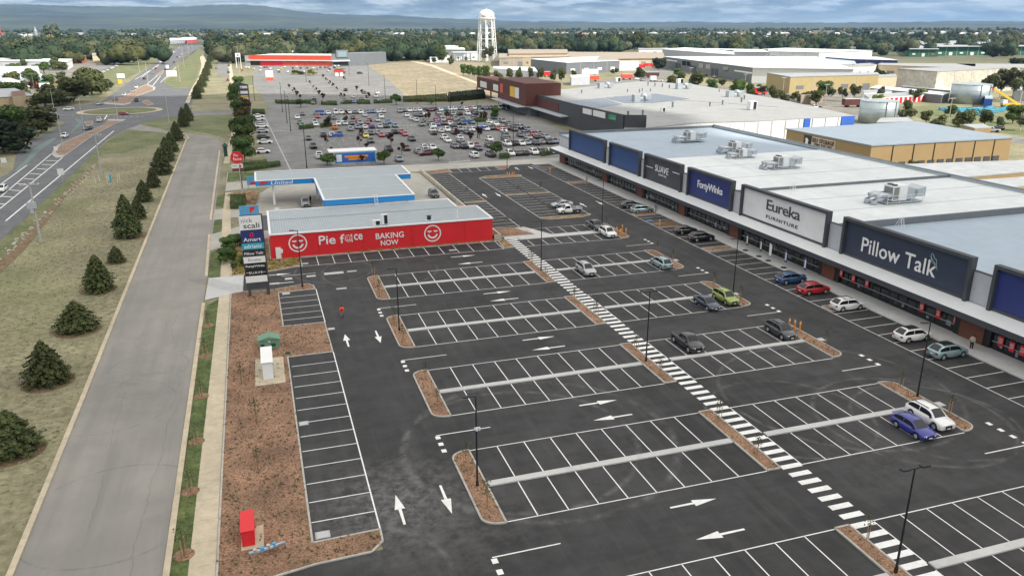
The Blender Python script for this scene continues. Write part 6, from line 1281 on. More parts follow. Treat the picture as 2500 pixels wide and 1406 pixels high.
# green substation, white cabinet, red cabinet, water meter
t=thing('substation_box','green pitched-lid electrical kiosk in the mulch bed','electrical box',(-1.35,91.1)); obj('cabinet',MB().box(-1.2,-.7,0,1.15,.75,1.25),M['substation_green'],t); obj('lid',MB().add([(-1.3,-.85,1.22),(1.25,-.85,1.22),(1.25,.9,1.22),(-1.3,.9,1.22),(0,-.85,1.62),(0,.9,1.62)],[(0,4,5,3),(4,1,2,5),(0,1,4),(2,3,5),(0,3,2,1)]),M['substation_green'],t); obj('vent',MB().box(-1.0,-.72,.3,-.6,-.7,.7).box(.2,-.72,.3,.7,-.7,.7),M['dark_green'],t); obj('badge',MB().box(-.1,-.73,.9,.1,-.71,1.05),M['white_paint'],t)
struct('slab',MB().prism([(-3.1,80.1),(.05,80.1),(.05,87.3),(-3.05,87.4)],0,.13),M['path_concrete'])
t=thing('meter_cabinet','tall white metal cabinet on its own concrete slab','electrical box',(-1.7,83.4,.12)); obj('cabinet',MB().box(-.52,-2.0,0,.52,2.0,2.0),M['white_metal'],t); obj('roof',MB().prism([(-.62,-2.15),(.62,-2.15),(.62,2.15),(-.62,2.15)],2.0,2.1,[2.05,2.05,2.2,2.2]),M['white_paint'],t); obj('door',MB().box(.52,-1.8,.15,.55,-.1,1.85).box(.52,.1,.15,.55,1.8,1.85),M['white_metal'],t); obj('handle',MB().box(.55,-.25,.9,.6,-.2,1.1),M['dark_grey'],t)
t=thing('hydrant_cabinet','bright red fire booster cabinet in the mulch bed','cabinet',(-3.75,53.2,.05)); obj('cabinet',MB().box(-.45,-1.2,0,.45,1.2,1.35),M['red_wall'],t); obj('lid',MB().prism([(-.5,-1.3),(.5,-1.3),(.5,1.3),(-.5,1.3)],1.35,1.42,[1.4,1.4,1.5,1.5]),M['red_wall'],t); obj('door',MB().box(-.38,-1.22,.1,.38,-1.2,1.25),M['signal_red'],t)
struct('slab',MB().box(-4.3,51.6,0,-2.7,54.4,.11),M['path_concrete'])
t=thing('water_meter','grey and blue pipework of a water meter in front of the red cabinet','water meter',(-2.7,50.9,.1)); q=MB(); q.tube([(-1.0,-.4,0),(-1.0,-.4,.45),(1.5,.1,.5),(1.5,.1,0)],.09,8); q.tube([(-1,-.4,.3),(1.4,.1,.35)],.07,8); obj('pipe',q,M['galvanised'],t,True); obj('valve',MB().cyl(-.1,-.2,.3,.62,.16).cyl(.75,-.02,.35,.7,.13),M['water_blue'],t); obj('flange',MB().cyl(.35,-.1,.3,.66,.14).cyl(-.6,-.3,.3,.62,.14),M['galvanised'],t)
x,y=G(*z5(680,188)); t=thing('pit_box','small dark green pit box in the mulch','pit box',(x,y,.08)); obj('box',MB().box(-.25,-.2,0,.25,.2,.12),M['dark_green'],t); obj('lid',MB().box(-.27,-.22,.12,.27,.22,.15),M['dark_green'],t)
# flags in front of the grey store
for i,(p,c) in enumerate([(z3(213,463),'dark_cloth'),(z3(314,508),'dark_cloth'),(z3(383,540),'white_paint'),(z3(498,592),'navy'),(z3(640,650),'navy')]):
    x,y=G(*p,.16); nm=['leftmost dark teardrop flag outside the grey-signed store','second dark teardrop flag outside the grey-signed store','white teardrop flag outside the grey-signed store','dark blue feather flag in the middle of the store front','rightmost dark blue feather flag near the petrol blue car'][i]
    t=thing('feather_flag',nm,'flag',(x,y,.16),0,'feather flags on the store footpath'); obj('base',MB().cyl(0,0,0,.08,.45,n=12),M['black_paint'],t); obj('pole',MB().tube([(0,0,0),(0,0,2.6),(0,-.25,3.0)],.03,6),M['galvanised'],t); obj('banner',MB().prism([(-.015,-.62),(.015,-.62),(.015,0),(-.015,0)],1.0,3.0,[2.8,2.8,3.0,3.0]),M[c],t)
    if c!='white_paint': obj('banner_print',MB().box(-.03,-.45,1.3,-.018,-.15,2.6),M['light_wall'],t)
# trolley bays, kiosk with banner, charity bin
x0,y0=G(818,404); t=thing('parcel_kiosk','white-roofed kiosk with bright blue and orange advertising banner','kiosk',(x0+5.5,y0+3)); obj('wall',MB().box(-6.2,-1.6,0,6.2,3.4,3.3),M['light_wall'],t); obj('roof',MB().box(-6.8,-1.9,3.3,6.5,3.8,3.6),M['white_paint'],t); b=obj('banner',MB().box(-5.2,-1.75,.3,6.0,-1.62,3.1),M['sky_blue'],t); obj('banner_field',MB().box(-4.2,-1.79,.6,5.6,-1.76,2.8),M['bright_blue'],b); obj('banner_text_block',MB().box(-2.6,-1.83,1.75,3.9,-1.8,2.35).box(-1.6,-1.83,1.05,3.1,-1.8,1.6),M['orange'],b); obj('phone_picture',MB().box(-4.9,-1.83,.7,-3.4,-1.8,2.7),M['white_paint'],b)
x,y=G(552,382); t=thing('litter_bin','dark green peaked kiosk bin by the frontage road corner','bin',(x,y)); obj('body',MB().box(-.5,-.5,0,.5,.5,3.0),M['dark_green'],t); obj('lid',MB().tube([(0,0,3),(0,0,4)],[1.0,.05],4),M['dark_green'],t)
for p,lb in [((825,348),'blue trolley bay sign in the left part of the old park'),((781,286),'blue trolley bay sign near the red hatchback'),((1175,328),'blue trolley bay sign beside the tall centre lamp'),((1141,312),'blue trolley bay sign among the crowded middle rows')]:
    x,y=G(*p); t=thing('trolley_bay',lb,'trolley bay',(x,y),0,'trolley bays'); obj('sign',MB().box(-1.8,-.05,2.0,1.8,.05,2.8),M['bright_blue'],t); obj('post',MB().cyl(-1.7,0,0,2.4,.05,n=6).cyl(1.7,0,0,2.4,.05,n=6),M['galvanised'],t); q=MB()
    for i in range(3): q.bar((-1.6,0,.4+i*.3),(-1.6,-4,.4+i*.3),.05,.05); q.bar((1.6,0,.4+i*.3),(1.6,-4,.4+i*.3),.05,.05)
    obj('rail',q,M['galvanised'],t)
# stakes around a water point on the grass
x,y=G(262,446)
for i,(dx_,dy_) in enumerate([(-2.6,0),(-2.0,1.8),(0,0),(0,2),(2.3,.3),(2.5,2.2)]):
    t=thing('guard_post',f'{["left front","left back","centre front","centre back","right front","right back"][i]} white stake around the small blue-green water point','post',(x+dx_,y+dy_),0,'white stakes around the water point'); obj('stake',MB().bar((0,0,0),(.05*(i-2),0,1.7),.09,.09),M['white_paint'],t)
t=thing('water_point','small blue-green standpipe between white stakes on the grass','standpipe',(x+.7,y+.8)); obj('pipe',MB().cyl(0,0,0,1.6,.18),M['teal'],t); obj('cap',MB().cyl(0,0,1.6,1.85,.3),M['water_blue'],t)
# tower crane mast far left
x,y=G(14,104); t=thing('red_crane_mast','red crane mast leaning at the far left above the blue shed','crane',(x,y)); obj('mast',MB().tube([(0,0,0),(-9,0,33)],[1.6,1.0],6),M['signal_red'],t); obj('head',MB().cyl(-9,0,32,36,2.2,2.2,8),M['signal_red'],t); obj('frame',MB().box(-9,-4,8,10,-3,9).box(-9,-4,0,-8,-3,18).box(9,-4,0,10,-3,18),M['galvanised'],t)
# ------------------------------------------------------------------ vegetation
def nrm(v): return v/np.linalg.norm(v,axis=1,keepdims=True)
def leaves(P,Nn,size,rg):
    n=len(P); r=rg.normal(size=(n,3)); a=nrm(np.cross(Nn+r*.55,rg.normal(size=(n,3)))); b=nrm(np.cross(a,Nn+r*.4)); s=(size*rg.uniform(.6,1.3,n))[:,None]
    V=np.stack([P-a*s-b*s*.6,P+a*s-b*s*.6,P+a*s*.7+b*s*.8,P-a*s*.7+b*s*.6],1).reshape(-1,3); return V
def lobes_crown(seed,w,h,z0,nl,leafn,size,top=1.0,core=.72):
    rg=np.random.default_rng(seed); c=[];r=[]
    for i in range(nl):
        a=rg.uniform(0,6.28); u=rg.uniform(0,1); rad=w*.5*(.62*math.sqrt(rg.uniform(.05,1)))*(1-.55*u*top); c.append((rad*math.cos(a),rad*math.sin(a),z0+h*(.2+.62*u))); r.append(min(w*.5,h*.5)*rg.uniform(.3,.52))
    c=np.array(c);r=np.array(r); k=rg.integers(0,nl,leafn); d=nrm(rg.normal(size=(leafn,3))); d[:,2]=np.abs(d[:,2])*np.where(rg.uniform(size=leafn)<.75,1,-1); d=nrm(d)
    P=c[k]+d*(r[k]*rg.uniform(.78,1.12,leafn))[:,None]; V=leaves(P,d,size,rg); nq=leafn; F=[tuple(range(4*i,4*i+4)) for i in range(nq)]
    V=V.tolist(); mb=MB(); mb.v=[tuple(v) for v in V]; mb.f=F
    for i in range(nl):
        n1,n2=5,7; o=len(mb.v)
        for a in range(n1+1):
            for b in range(n2):
                th=math.pi*a/n1; ph=2*math.pi*b/n2; rr_=r[i]*core*rg.uniform(.8,1.15); mb.v.append((c[i][0]+rr_*math.sin(th)*math.cos(ph),c[i][1]+rr_*math.sin(th)*math.sin(ph),c[i][2]+rr_*math.cos(th)))
        for a in range(n1):
            for b in range(n2): mb.f.append((o+a*n2+b,o+a*n2+(b+1)%n2,o+(a+1)*n2+(b+1)%n2,o+(a+1)*n2+b))
    return mb,c
def tree_proto(name,seed,w,h,trunk,nl,leafn,size,m,bark='bark',top=.6):
    t=bpy.data.objects.new(name,None); C.objects.link(t); t.empty_display_size=.3
    mb,c=lobes_crown(seed,w,h-trunk,trunk,nl,leafn,size,top); obj('crown',mb,M[m],t)
    q=MB(); r=max(.12,h*.022); q.tube([(0,0,-.3),(.02*h*.1,0,trunk*.6),(0,0,trunk+h*.25)],[r,r*.8,r*.5],7)
    for i in range(min(6,nl)): q.tube([(0,0,trunk*.75),(c[i][0]*.5,c[i][1]*.5,(trunk*.75+c[i][2])/2+.2),tuple(c[i])],[r*.5,r*.35,r*.12],5)
    obj('trunk',q,M[bark],t); return t
def conifer_proto(name,seed,h,w,m='needles',n=7500,size=.092):
    rg=np.random.default_rng(seed); t=bpy.data.objects.new(name,None); C.objects.link(t); mb=MB(); P=[];D=[]
    lv=int(15); 
    for l in range(lv):
        u=(l+.3)/lv; z=h*(.04+.93*u); R0=w/2*min(1,(1-u)*1.35)**.78*rg.uniform(.9,1.08)+.05; nb=int(6+12*(1-u))
        for b in range(nb):
            a=2*math.pi*(b+rg.uniform(-.3,.3))/nb+l; rr_=R0*rg.uniform(.8,1.12); k=max(5,int(n*rr_/(lv*nb*w*.22)))
            s=rg.uniform(.12,1,k)**.7; zz=z+h*.045*np.sin(s*2.2)-s*s*h*.05+rg.normal(0,.03*h/4,k); sp=.13*rr_*(1.1-s)+.05
            x=np.cos(a)*rr_*s+rg.normal(0,1,k)*sp; y=np.sin(a)*rr_*s+rg.normal(0,1,k)*sp
            P.append(np.stack([x,y,zz],1)); D.append(np.stack([np.full(k,math.cos(a)*.6),np.full(k,math.sin(a)*.6),np.full(k,.8)],1))
    P=np.concatenate(P);D=np.concatenate(D); V=leaves(P,nrm(D),size*h/5,rg); mb.v=[tuple(v) for v in V.tolist()]; mb.f=[tuple(range(4*i,4*i+4)) for i in range(len(P))]
    for l in range(9): u=l/9; mb.tube([(0,0,h*(.05+.9*u)),(0,0,h*(.05+.9*u)+h*.1)],[w/2*(1-u)**.85*.55,w/2*(1-u)**.9*.2],9)
    mb.tube([(0,0,h*.9),(0,0,h*1.03)],[.05,.01],5); obj('crown',mb,M[m],t); obj('trunk',MB().cyl(0,0,-.2,h*.8,.14,.04,7),M['bark'],t); return t
TP={}
def plant_tree(key,x,y,h,label,grp,w=None,z=0.0,rz=None,name=None,cat='tree'):
    src,h0,w0=TP[key]
    if key not in USED: t=src; USED.add(key)
    else: t=copy_tree(src)
    s=h/h0; sw=(w/w0) if w else s; t.location=(x,y,z); t.scale=(sw,sw,s); t.rotation_euler=(0,0,rz if rz is not None else rnd.uniform(0,6.28)); tag(t,label,cat,grp)
    if name: t.name=name
    return t
USED=set()
TP['con1']=(conifer_proto('conifer',1,5,4.0),5,4.0); TP['con2']=(conifer_proto('conifer',2,5,4.4),5,4.4); TP['con3']=(conifer_proto('conifer',3,5,3.6),5,3.6)
TP['round']=(tree_proto('broadleaf_tree',11,6,7,1.6,9,2600,.2,'leaf_green',top=.3),7,6)
TP['hedge_tree']=(tree_proto('broadleaf_tree',12,8,8,.8,12,3600,.24,'leaf_green',top=.4),8,8)
TP['purple']=(tree_proto('plum_tree',13,3.6,4.2,1.3,6,500,.16,'leaf_purple',top=.4),4.2,3.6)
TP['bronze']=(tree_proto('broadleaf_tree',14,5.5,5.5,1.2,8,1300,.2,'leaf_bronze',top=.3),5.5,5.5)
for i in range(3):
    TP[f'far{i}']=(tree_proto('broadleaf_tree',20+i,14,13,.5,13,1500,.55,'leaf_dark',top=.4),13,14)
    TP[f'olive{i}']=(tree_proto('broadleaf_tree',30+i,13,12,.5,13,1500,.55,'leaf_olive',top=.4),12,13)
    TP[f'gum{i}']=(tree_proto('gum_tree',40+i,13,16,5,9,1000,.6,'leaf_gum','pale_bark',top=.2),16,13)
TP['pine']=(tree_proto('pine_tree',50,9,22,2,11,900,.65,'leaf_dark',top=.95),22,9)
TP['gold']=(tree_proto('autumn_tree',51,8,9,1.5,7,600,.45,'leaf_gold',top=.3),9,8)
TP['lime']=(tree_proto('broadleaf_tree',52,5,5,.6,7,600,.3,'leaf_lime',top=.3),5,5)
# conifer row beside the frontage road
cl=[(22,1010,1122,'nearest conifer, cut by the left edge of the photo'),(110,835,946,'second nearest conifer beside the frontage road'),(185,738,813,'low wide conifer, third from the near end'),(240,620,716,'upright conifer, fourth from the near end'),(283,598,643,'smallest young conifer, right of the fourth one'),(312,470,583,'tall bushy conifer, sixth from the near end'),(337,478,536,'conifer tucked behind the tall bushy one'),(351,436,494,'conifer right of the thin gap in the row'),(374,405,459,'narrow conifer below the densest clump'),(394,358,428,'largest conifer in the dense clump'),(407,330,395,'conifer at the back of the dense clump'),(418,318,372,'conifer between dense clump and lane mouth'),(431,292,345,'conifer nearest the curved lane mouth'),(448,257,311,'left conifer beyond the lane mouth'),(459,248,297,'right conifer beyond the lane mouth'),(480,205,243,'first of the conifers along the path further on'),(487,192,228,'second of the conifers along the path further on'),(494,178,214,'third of the conifers along the path further on'),(500,163,200,'fourth of the conifers along the path further on'),(506,148,186,'fifth of the conifers along the path further on'),(511,132,170,'sixth of the conifers along the path further on'),(515,118,152,'last of the conifers along the path further on')]
ww=[4.6,4.5,4.8,4.1,2.6,4.7,3.2,3.6,3.2,5.2,4.4,4.2,4.6,4.5,4.5]+[5.5]*7
for i,(x,t_,b,lb) in enumerate(cl): X,Y_=G(x,b); plant_tree(f'con{i%3+1}',X,Y_+ww[i]*.3,hgt(x,b-3,t_)*.97,lb,'conifers along the frontage road',ww[i]*1.05)
for x,y,r in [(G(240,705)[0],G(240,705)[1],2.6),(-24.5,104.5,2.8),(-24.5,88.5,2.7),(-24.4,154,2.9),(-24.4,136,1.8),(-24.2,73,2.8)]:
    patch('bare_soil','swale',[(x+r*math.cos(a),y+r*math.sin(a)) for a in np.linspace(0,6.28,22)[:-1]],0.006)
def T_(k,px,b,t_,lb,grp=None,w=None):
    X,Y_=G(px,b); return plant_tree(k,X,Y_,hgt(px,b,t_),lb,grp,w)
for a in [('hedge_tree',598,392,338,'nearest big green tree of the hedge row left of the old park',8.5),('hedge_tree',595,362,306,'second big green tree of the hedge row',9.5),('round',583,335,290,'third green tree of the hedge row',8.5),('hedge_tree',603,335,282,'fourth tree of the hedge row, right side',8.5),('bronze',592,310,258,'bronze-leaved tree in the hedge row',9),('hedge_tree',585,290,245,'dark green tree behind the bronze one in hedge row',8),('bronze',596,280,236,'dark bronze tree at the far end of hedge row',8.5),('hedge_tree',574,258,205,'dark green tree left of the slanted pylon sign',8),('hedge_tree',582,220,188,'round tree behind the slanted pylon sign',8.5),('round',967,257,229,'large round tree at the corner of the upper hedges',8),('round',735,262,241,'round green tree on the upper hedge strip',7),('round',799,404,374,'round tree left of the blue banner kiosk',6.2),('round',938,401,366,'round tree right of the kiosk on the front strip',5.8),('round',1070,392,362,'round tree beside the maroon car',5.4),('round',1211,380,344,'tree in front of the dense right-hand car rows',5.2),('round',1053,255,241,'small round tree by the dirt field kerb',6.5)]: T_(*a[:4],a[4],'trees of the older car park',a[5])
pl=[(1045,292,273,1),(1091,288,271,1),(1208,292,262,2),(1181,295,271,1),(799,311,285,1),(1048,250,240,1),(1128,258,248,1),(844,300,283,1),(884,335,315,0),(797,353,336,0),(884,400,379,0),(812,380,360,0),(877,353,333,0),(896,368,350,0),(955,356,326,0),(1116,335,315,0),(1148,350,322,0),(981,378,349,0),(1232,330,318,0),(1275,325,310,0),(1170,340,310,0),(706,218,206,0),(718,228,214,0),(725,238,222,0),(733,243,231,0),(757,207,197,0),(765,217,209,0),(772,225,214,0),(780,236,221,0),(789,247,228,0),(789,193,182,0),(797,200,190,0),(805,209,197,0),(813,215,203,0),(823,222,212,0),(832,240,227,0),(840,242,229,0),(841,198,187,0),(871,224,210,0),(884,232,219,0),(899,245,226,0),(845,288,270,0)]
pl.sort(); cn_={}
for i,(x,b,t_,k) in enumerate(pl):
    key=['purple','bronze','hedge_tree'][k]; w_={0:'purple-leaved',1:'bronze-crowned',2:'wide olive'}[k]
    reg='in the upper car park' if b<250 else 'in the crowded old car park'
    cn_[w_+reg]=cn_.get(w_+reg,0)+1
    T_(key,x,b,t_,f'{w_} tree, {ON[cn_[w_+reg]]} from the left of its kind {reg}','plum trees in the older car park')
for a in [('lime',716,182,171,'lime green shrub tree before the far store, middle one',10),('lime',765,184,170,'largest lime green shrub tree before the far store',13),('lime',828,180,168,'lime tree behind the red-topped shelter',12),('olive0',733,183,173,'olive round tree between the lime shrub trees',9),('olive1',98,307,282,'dark bush left of the left road near the highway',16),('hedge_tree',28,330,262,'big olive tree at far left above the verge',17),('olive1',75,326,272,'large dark round bush beside the olive tree at left',17),('olive2',100,309,262,'dark bush right behind the large round one',17),('far2',48,343,315,'small dark bush in front of the left trees',14),('far1',10,372,290,'dark tree cut by the left edge',19),('olive2',180,250,192,'wide green and bronze tree cluster left of the roundabout, middle',24),('olive1',145,256,205,'left part of the tree cluster beside the roundabout',20),('olive0',112,262,222,'dark spreading tree at the left end of cluster',16),('olive0',225,232,165,'upper green tree right end of the cluster',20),('far1',240,222,185,'dark round tree at the right end of cluster',20),('hedge_tree',28,248,203,'bright green round garden tree at far left',18),('round',80,218,165,'small round street tree before the white showroom',14),('round',108,180,150,'round tree before the white showroom door',14),('olive2',357,132,93,'tall dark pyramidal tree left of the highway',18),('olive1',145,172,140,'pale autumn garden tree before the showroom',18)]: T_(*a[:4],a[4],None,a[5])
sg=[('hedge_tree',1132,185,158),('hedge_tree',1145,187,160),('hedge_tree',1158,190,163),('hedge_tree',1172,193,163),('hedge_tree',1188,197,162),('olive0',1244,192,166),('olive1',1269,193,164),('olive2',1295,193,166),('olive0',1320,194,166),('olive1',1352,197,168),('olive2',1370,200,168),('olive0',1077,152,107),('hedge_tree',1079,155,122),('gum0',1195,152,112),('gum1',1180,152,128),('olive1',1100,150,135),('far0',1608,170,135),('olive2',1660,215,178),('olive0',1690,210,180),('olive1',1640,205,182),('round',1803,238,199),('hedge_tree',1830,240,204),('olive2',1560,190,165),('gum1',2150,245,212),('gum0',2085,250,205),('gum2',2055,248,213),('gum1',2028,245,214),('olive2',2211,288,246),('gum2',2440,240,170),('gum0',2470,245,165),('gum1',2490,250,180),('gum2',2415,242,180),('far0',2480,170,135),('olive1',2340,300,272),('olive0',2440,312,285),('far2',2150,205,173),('gum0',2225,430,390),('olive1',2300,305,280)]
bs=[(1560,192,7),(1640,212,6),(1700,214,8),(1738,224,6),(1762,216,5),(1800,230,7),(1852,226,4),(1892,242,6),(1962,252,5),(1992,256,6),(2010,236,7),(2232,250,6),(2252,246,5),(2212,302,5),(2292,320,5),(2352,312,6),(2402,306,5),(2472,302,6),(2182,292,4),(1652,187,5),(1862,236,5),(1915,250,5),(1940,245,4),(2260,300,4),(2320,285,4),(2490,320,5),(2140,262,5),(1500,186,5),(1215,196,6),(1400,186,4),(1100,160,6),(1060,155,5),(960,136,7),(985,134,8),(1005,133,6),(930,134,6),(2000,118,9),(2060,115,9),(2100,121,8),(2150,100,10),(1990,142,6),(200,112,9),(225,130,7),(250,145,8),(270,155,6),(180,140,8),(60,170,8),(40,180,7),(150,200,6),(60,240,8),(30,215,9),(15,245,8),(120,215,7),(160,225,8),(300,150,6),(320,140,6),(340,130,8),(365,125,9)]
for i,(x,b,h_) in enumerate(bs):
    X,Y_=G(x,b); k=['olive1','hedge_tree','gum2','olive2','lime','olive0','gum0'][(i*5)%7]; k='hedge_tree' if k=='lime' and i%2 else k
    reg='beside the highway, left side' if x<500 else ('along the edge of the dirt field' if x<1110 else 'in the yards on the right')
    plant_tree(k,X,Y_,h_*1.15,f'low { {"o":"olive","h":"green","g":"grey-green","l":"yellow-green"}[k[0]] } bush {reg}, spaced among the sheds' if x>1110 else f'low { {"o":"olive","h":"green","g":"grey-green","l":"yellow-green"}[k[0]] } bushy tree {reg}',f'scattered { {"o":"olive","h":"green","g":"grey-green","l":"yellow-green"}[k[0]] } bushes {reg}',h_*1.5)
wds=['bushy street tree, {} from left before the white shed']
sg.sort(key=lambda q:q[1])
for i,(k,x,b,t_) in enumerate(sg):
    near_='before the white shed and workshop' if x<1380 else ('near the white warehouses' if x<1950 else 'around the tanks')
    T_(k,x,b,t_,f'{ {"h":"bushy green","o":"olive green","g":"grey-green gum","f":"dark dense","r":"rounded green"}[k[0]] } tree {near_}, {ON[i+1] if i<39 else ""} from the left',None,(hgt(x,b,t_)*(.8 if k[0]!='f' else 1.4)))
# individually visible trees of the woodland belt
rg=random.Random(77)
belt=[]
for i in range(46): belt.append((rg.uniform(515,900),rg.uniform(116,138),rg.uniform(19,31)))
for i in range(34): belt.append((rg.uniform(90,430),rg.uniform(104,136),rg.uniform(15,26)))
for i in range(26): belt.append((rg.uniform(880,1150),rg.uniform(108,124),rg.uniform(15,24)))
for i in range(46): belt.append((rg.uniform(1205,1640),rg.uniform(106,124),rg.uniform(17,28)))
for i in range(56): belt.append((rg.uniform(1640,2500),rg.uniform(94,112),rg.uniform(14,24)))
for x in (1208,1216,1224,1233,1243,1280): belt.append((x,112,rg.uniform(32,42)))
kinds={'far':'dark green round','olive':'olive green','gum':'pale-trunked gum','pine':'tall pointed pine','gold':'golden autumn'}
for i,(x,b,h) in enumerate(belt):
    if 420<x<515: x+=100
    X,Y_=G(x,b); k=rg.choice(['far','far','olive','gum']) if h<32 else 'pine'
    if h>=19 and h<32 and rg.random()<.1: k='pine'
    if rg.random()<.03: k='gold'; h=11
    key=k+(str(rg.randrange(3)) if k in('far','olive','gum') else '')
    zone='beyond the far store' if x<900 and x>500 else ('left of the highway' if x<500 else ('around the water tower' if x<1350 else ('behind the tan factory' if x<1700 else 'on the right skyline')))
    if 'belt' : plant_tree(key,X,Y_,h,f'{kinds[k]} tree in the woodland belt {zone}',f'{kinds[k]} trees {zone}',h*rg.uniform(.85,1.15) if k not in('pine',) else h*.42,elev(X,Y_))
T_('gum0',132,112,58,'tallest pale-limbed gum tree standing out left of the highway',None,44)
T_('gum1',820,133,85,'white-limbed gum tree behind the grey store block',None,26)
T_('olive1',730,138,116,'brown tree between the two white halls',None,14)
# far woodland as one mass
rg=np.random.default_rng(5); mb=MB(); VV=[];FF=[]; o=0
cnt=0; gold=MB(); 
base=[]
for ring_,(r0,r1,n_) in enumerate([(900,1300,620),(1300,1900,900),(1900,2800,1150),(2800,4300,1400)]):
    for i in range(n_):
        r=rg.uniform(r0,r1); az=math.radians(rg.uniform(-20,56)); x,y=r*math.sin(az),r*math.cos(az)
        v=Vector((x,y,-36)); u=1250+F*v.dot(RX)/v.dot(FX); 
        if r<2300 and 395<u<520: continue
        if r<1150 and (u>1050 or u<0): continue
        if r<1350 and u>1700 and rg.uniform()<.5: continue
        if 1500<r<3000 and rg.uniform()<.1: continue
        if any(abs(x-a)<90 and abs(y-b)<90 and -75<((x-a)*a+(y-b)*b)/math.hypot(a,b)<12 and abs((x-a)*b-(y-b)*a)/math.hypot(a,b)<15 for a,b in HOUSES) and rg.uniform()<.8: continue
        base.append((x,y,elev(x,y),rg.uniform(11,22)*(1 if r<1900 else .66)))
sph=[]
n1,n2=4,7
A=[(math.pi*a/n1,2*math.pi*b/n2) for a in range(n1+1) for b in range(n2)]; A=np.array(A); U=np.stack([np.sin(A[:,0])*np.cos(A[:,1]),np.sin(A[:,0])*np.sin(A[:,1]),np.cos(A[:,0])],1)
FQ=np.array([(a*n2+b,a*n2+(b+1)%n2,(a+1)*n2+(b+1)%n2,(a+1)*n2+b) for a in range(n1) for b in range(n2)])
mats=['leaf_dark','leaf_olive','leaf_gum','leaf_gold']
acc={m:[[],[],0] for m in mats}
for (x,y,z,h) in base:
    m_=mats[int(rg.choice([0,0,0,1,1,2,2,3],p=[.2,.2,.21,.14,.11,.07,.06,.01]))]; a=acc[m_]
    far=math.hypot(x,y)>1900
    for l in range(3 if far else 4):
        w=h*rg.uniform(.32,.55); c=np.array([x+rg.normal()*h*.28,y+rg.normal()*h*.28,z+h*rg.uniform(.35,.7)])
        V=c+U*np.array([w,w,w*.85])*rg.uniform(.82,1.12,(len(U),1)); a[0].append(V); a[1].append(FQ+a[2]); a[2]+=len(V)
        k=14 if far else 42; d=nrm(rg.normal(size=(k,3))); d[:,2]=np.abs(d[:,2]); P=c+d*w*rg.uniform(.92,1.15,(k,1)); V=leaves(P,d,h*.055,rg); a[0].append(V); a[1].append(np.arange(4*k).reshape(-1,4)+a[2]); a[2]+=len(V)
for m_ in mats:
    V=np.concatenate(acc[m_][0]);Fq=np.concatenate(acc[m_][1]); me=bpy.data.meshes.new('woodland'); me.vertices.add(len(V)); me.vertices.foreach_set('co',V.astype(np.float32).ravel()); me.loops.add(Fq.size); me.loops.foreach_set('vertex_index',Fq.ravel().astype(np.int32)); me.polygons.add(len(Fq)); me.polygons.foreach_set('loop_start',np.arange(0,Fq.size,4,dtype=np.int32)); me.update(calc_edges=True); me.validate(); me.materials.append(M[m_])
    oo=bpy.data.objects.new('woodland',me); C.objects.link(oo); oo['kind']='stuff'; oo['label']={'leaf_dark':'dark green far woodland across the plain','leaf_olive':'olive green patches of the far woodland','leaf_gum':'grey-green gum patches of the far woodland','leaf_gold':'golden autumn patches in the far woodland'}[m_]; oo['category']='woodland'
# hedges (clipped) as individual plants
def hedge(px4,h,lb,m='hedge'):
    P=Gs(px4); c=Vector((sum(p[0] for p in P)/4,sum(p[1] for p in P)/4)); t=thing('hedge',lb,'hedge',(c.x,c.y)); rg=np.random.default_rng(int(c.x*7+c.y)%1000); mb=MB(); Q=[(c.x+(p[0]-c.x)*.93,c.y+(p[1]-c.y)*.93) for p in P]; mb.prism([(q[0]-c.x,q[1]-c.y) for q in Q],0,h*.93)
    ar=abs((Vector(P[1])-Vector(P[0])).length*(Vector(P[2])-Vector(P[1])).length); n=int(min(5000,500+ar*60)); Pn=[];Nn=[]
    for i in range(n):
        u,v=rg.uniform(),rg.uniform(); a=Vector(P[0]).lerp(Vector(P[1]),u); b=Vector(P[3]).lerp(Vector(P[2]),u); 
        if rg.uniform()<.55: q=a.lerp(b,v); Pn.append((q.x-c.x,q.y-c.y,h*rg.uniform(.9,1.06))); Nn.append((0,0,1))
        else:
            e=rg.integers(0,4); q=Vector(P[e]).lerp(Vector(P[(e+1)%4]),u); d=(q-c).normalized(); Pn.append((q.x-c.x,q.y-c.y,h*v)); Nn.append((d.x,d.y,.2))
    V=leaves(np.array(Pn),np.array(Nn),.11 if ar<200 else .2,rg); o=len(mb.v); mb.v+=[tuple(v) for v in V.tolist()]; mb.f+=[tuple(range(o+4*i,o+4*i+4)) for i in range(n)]; obj('foliage',mb,M[m],t); obj('stem',MB().cyl(0,0,-.1,h*.5,.08,n=6),M['bark'],t)
hedge([(563,512),(600,510),(600,488),(565,490)],1.4,'clipped hedge block beside the forecourt entrance footpath')
hedge([(640,408),(655,408),(650,397),(590,405)],1.0,'long low hedge along the front of the old park, left'); hedge([(590,420),(684,407),(684,401),(590,412)],1.0,'second low hedge line behind the round bakery sign')
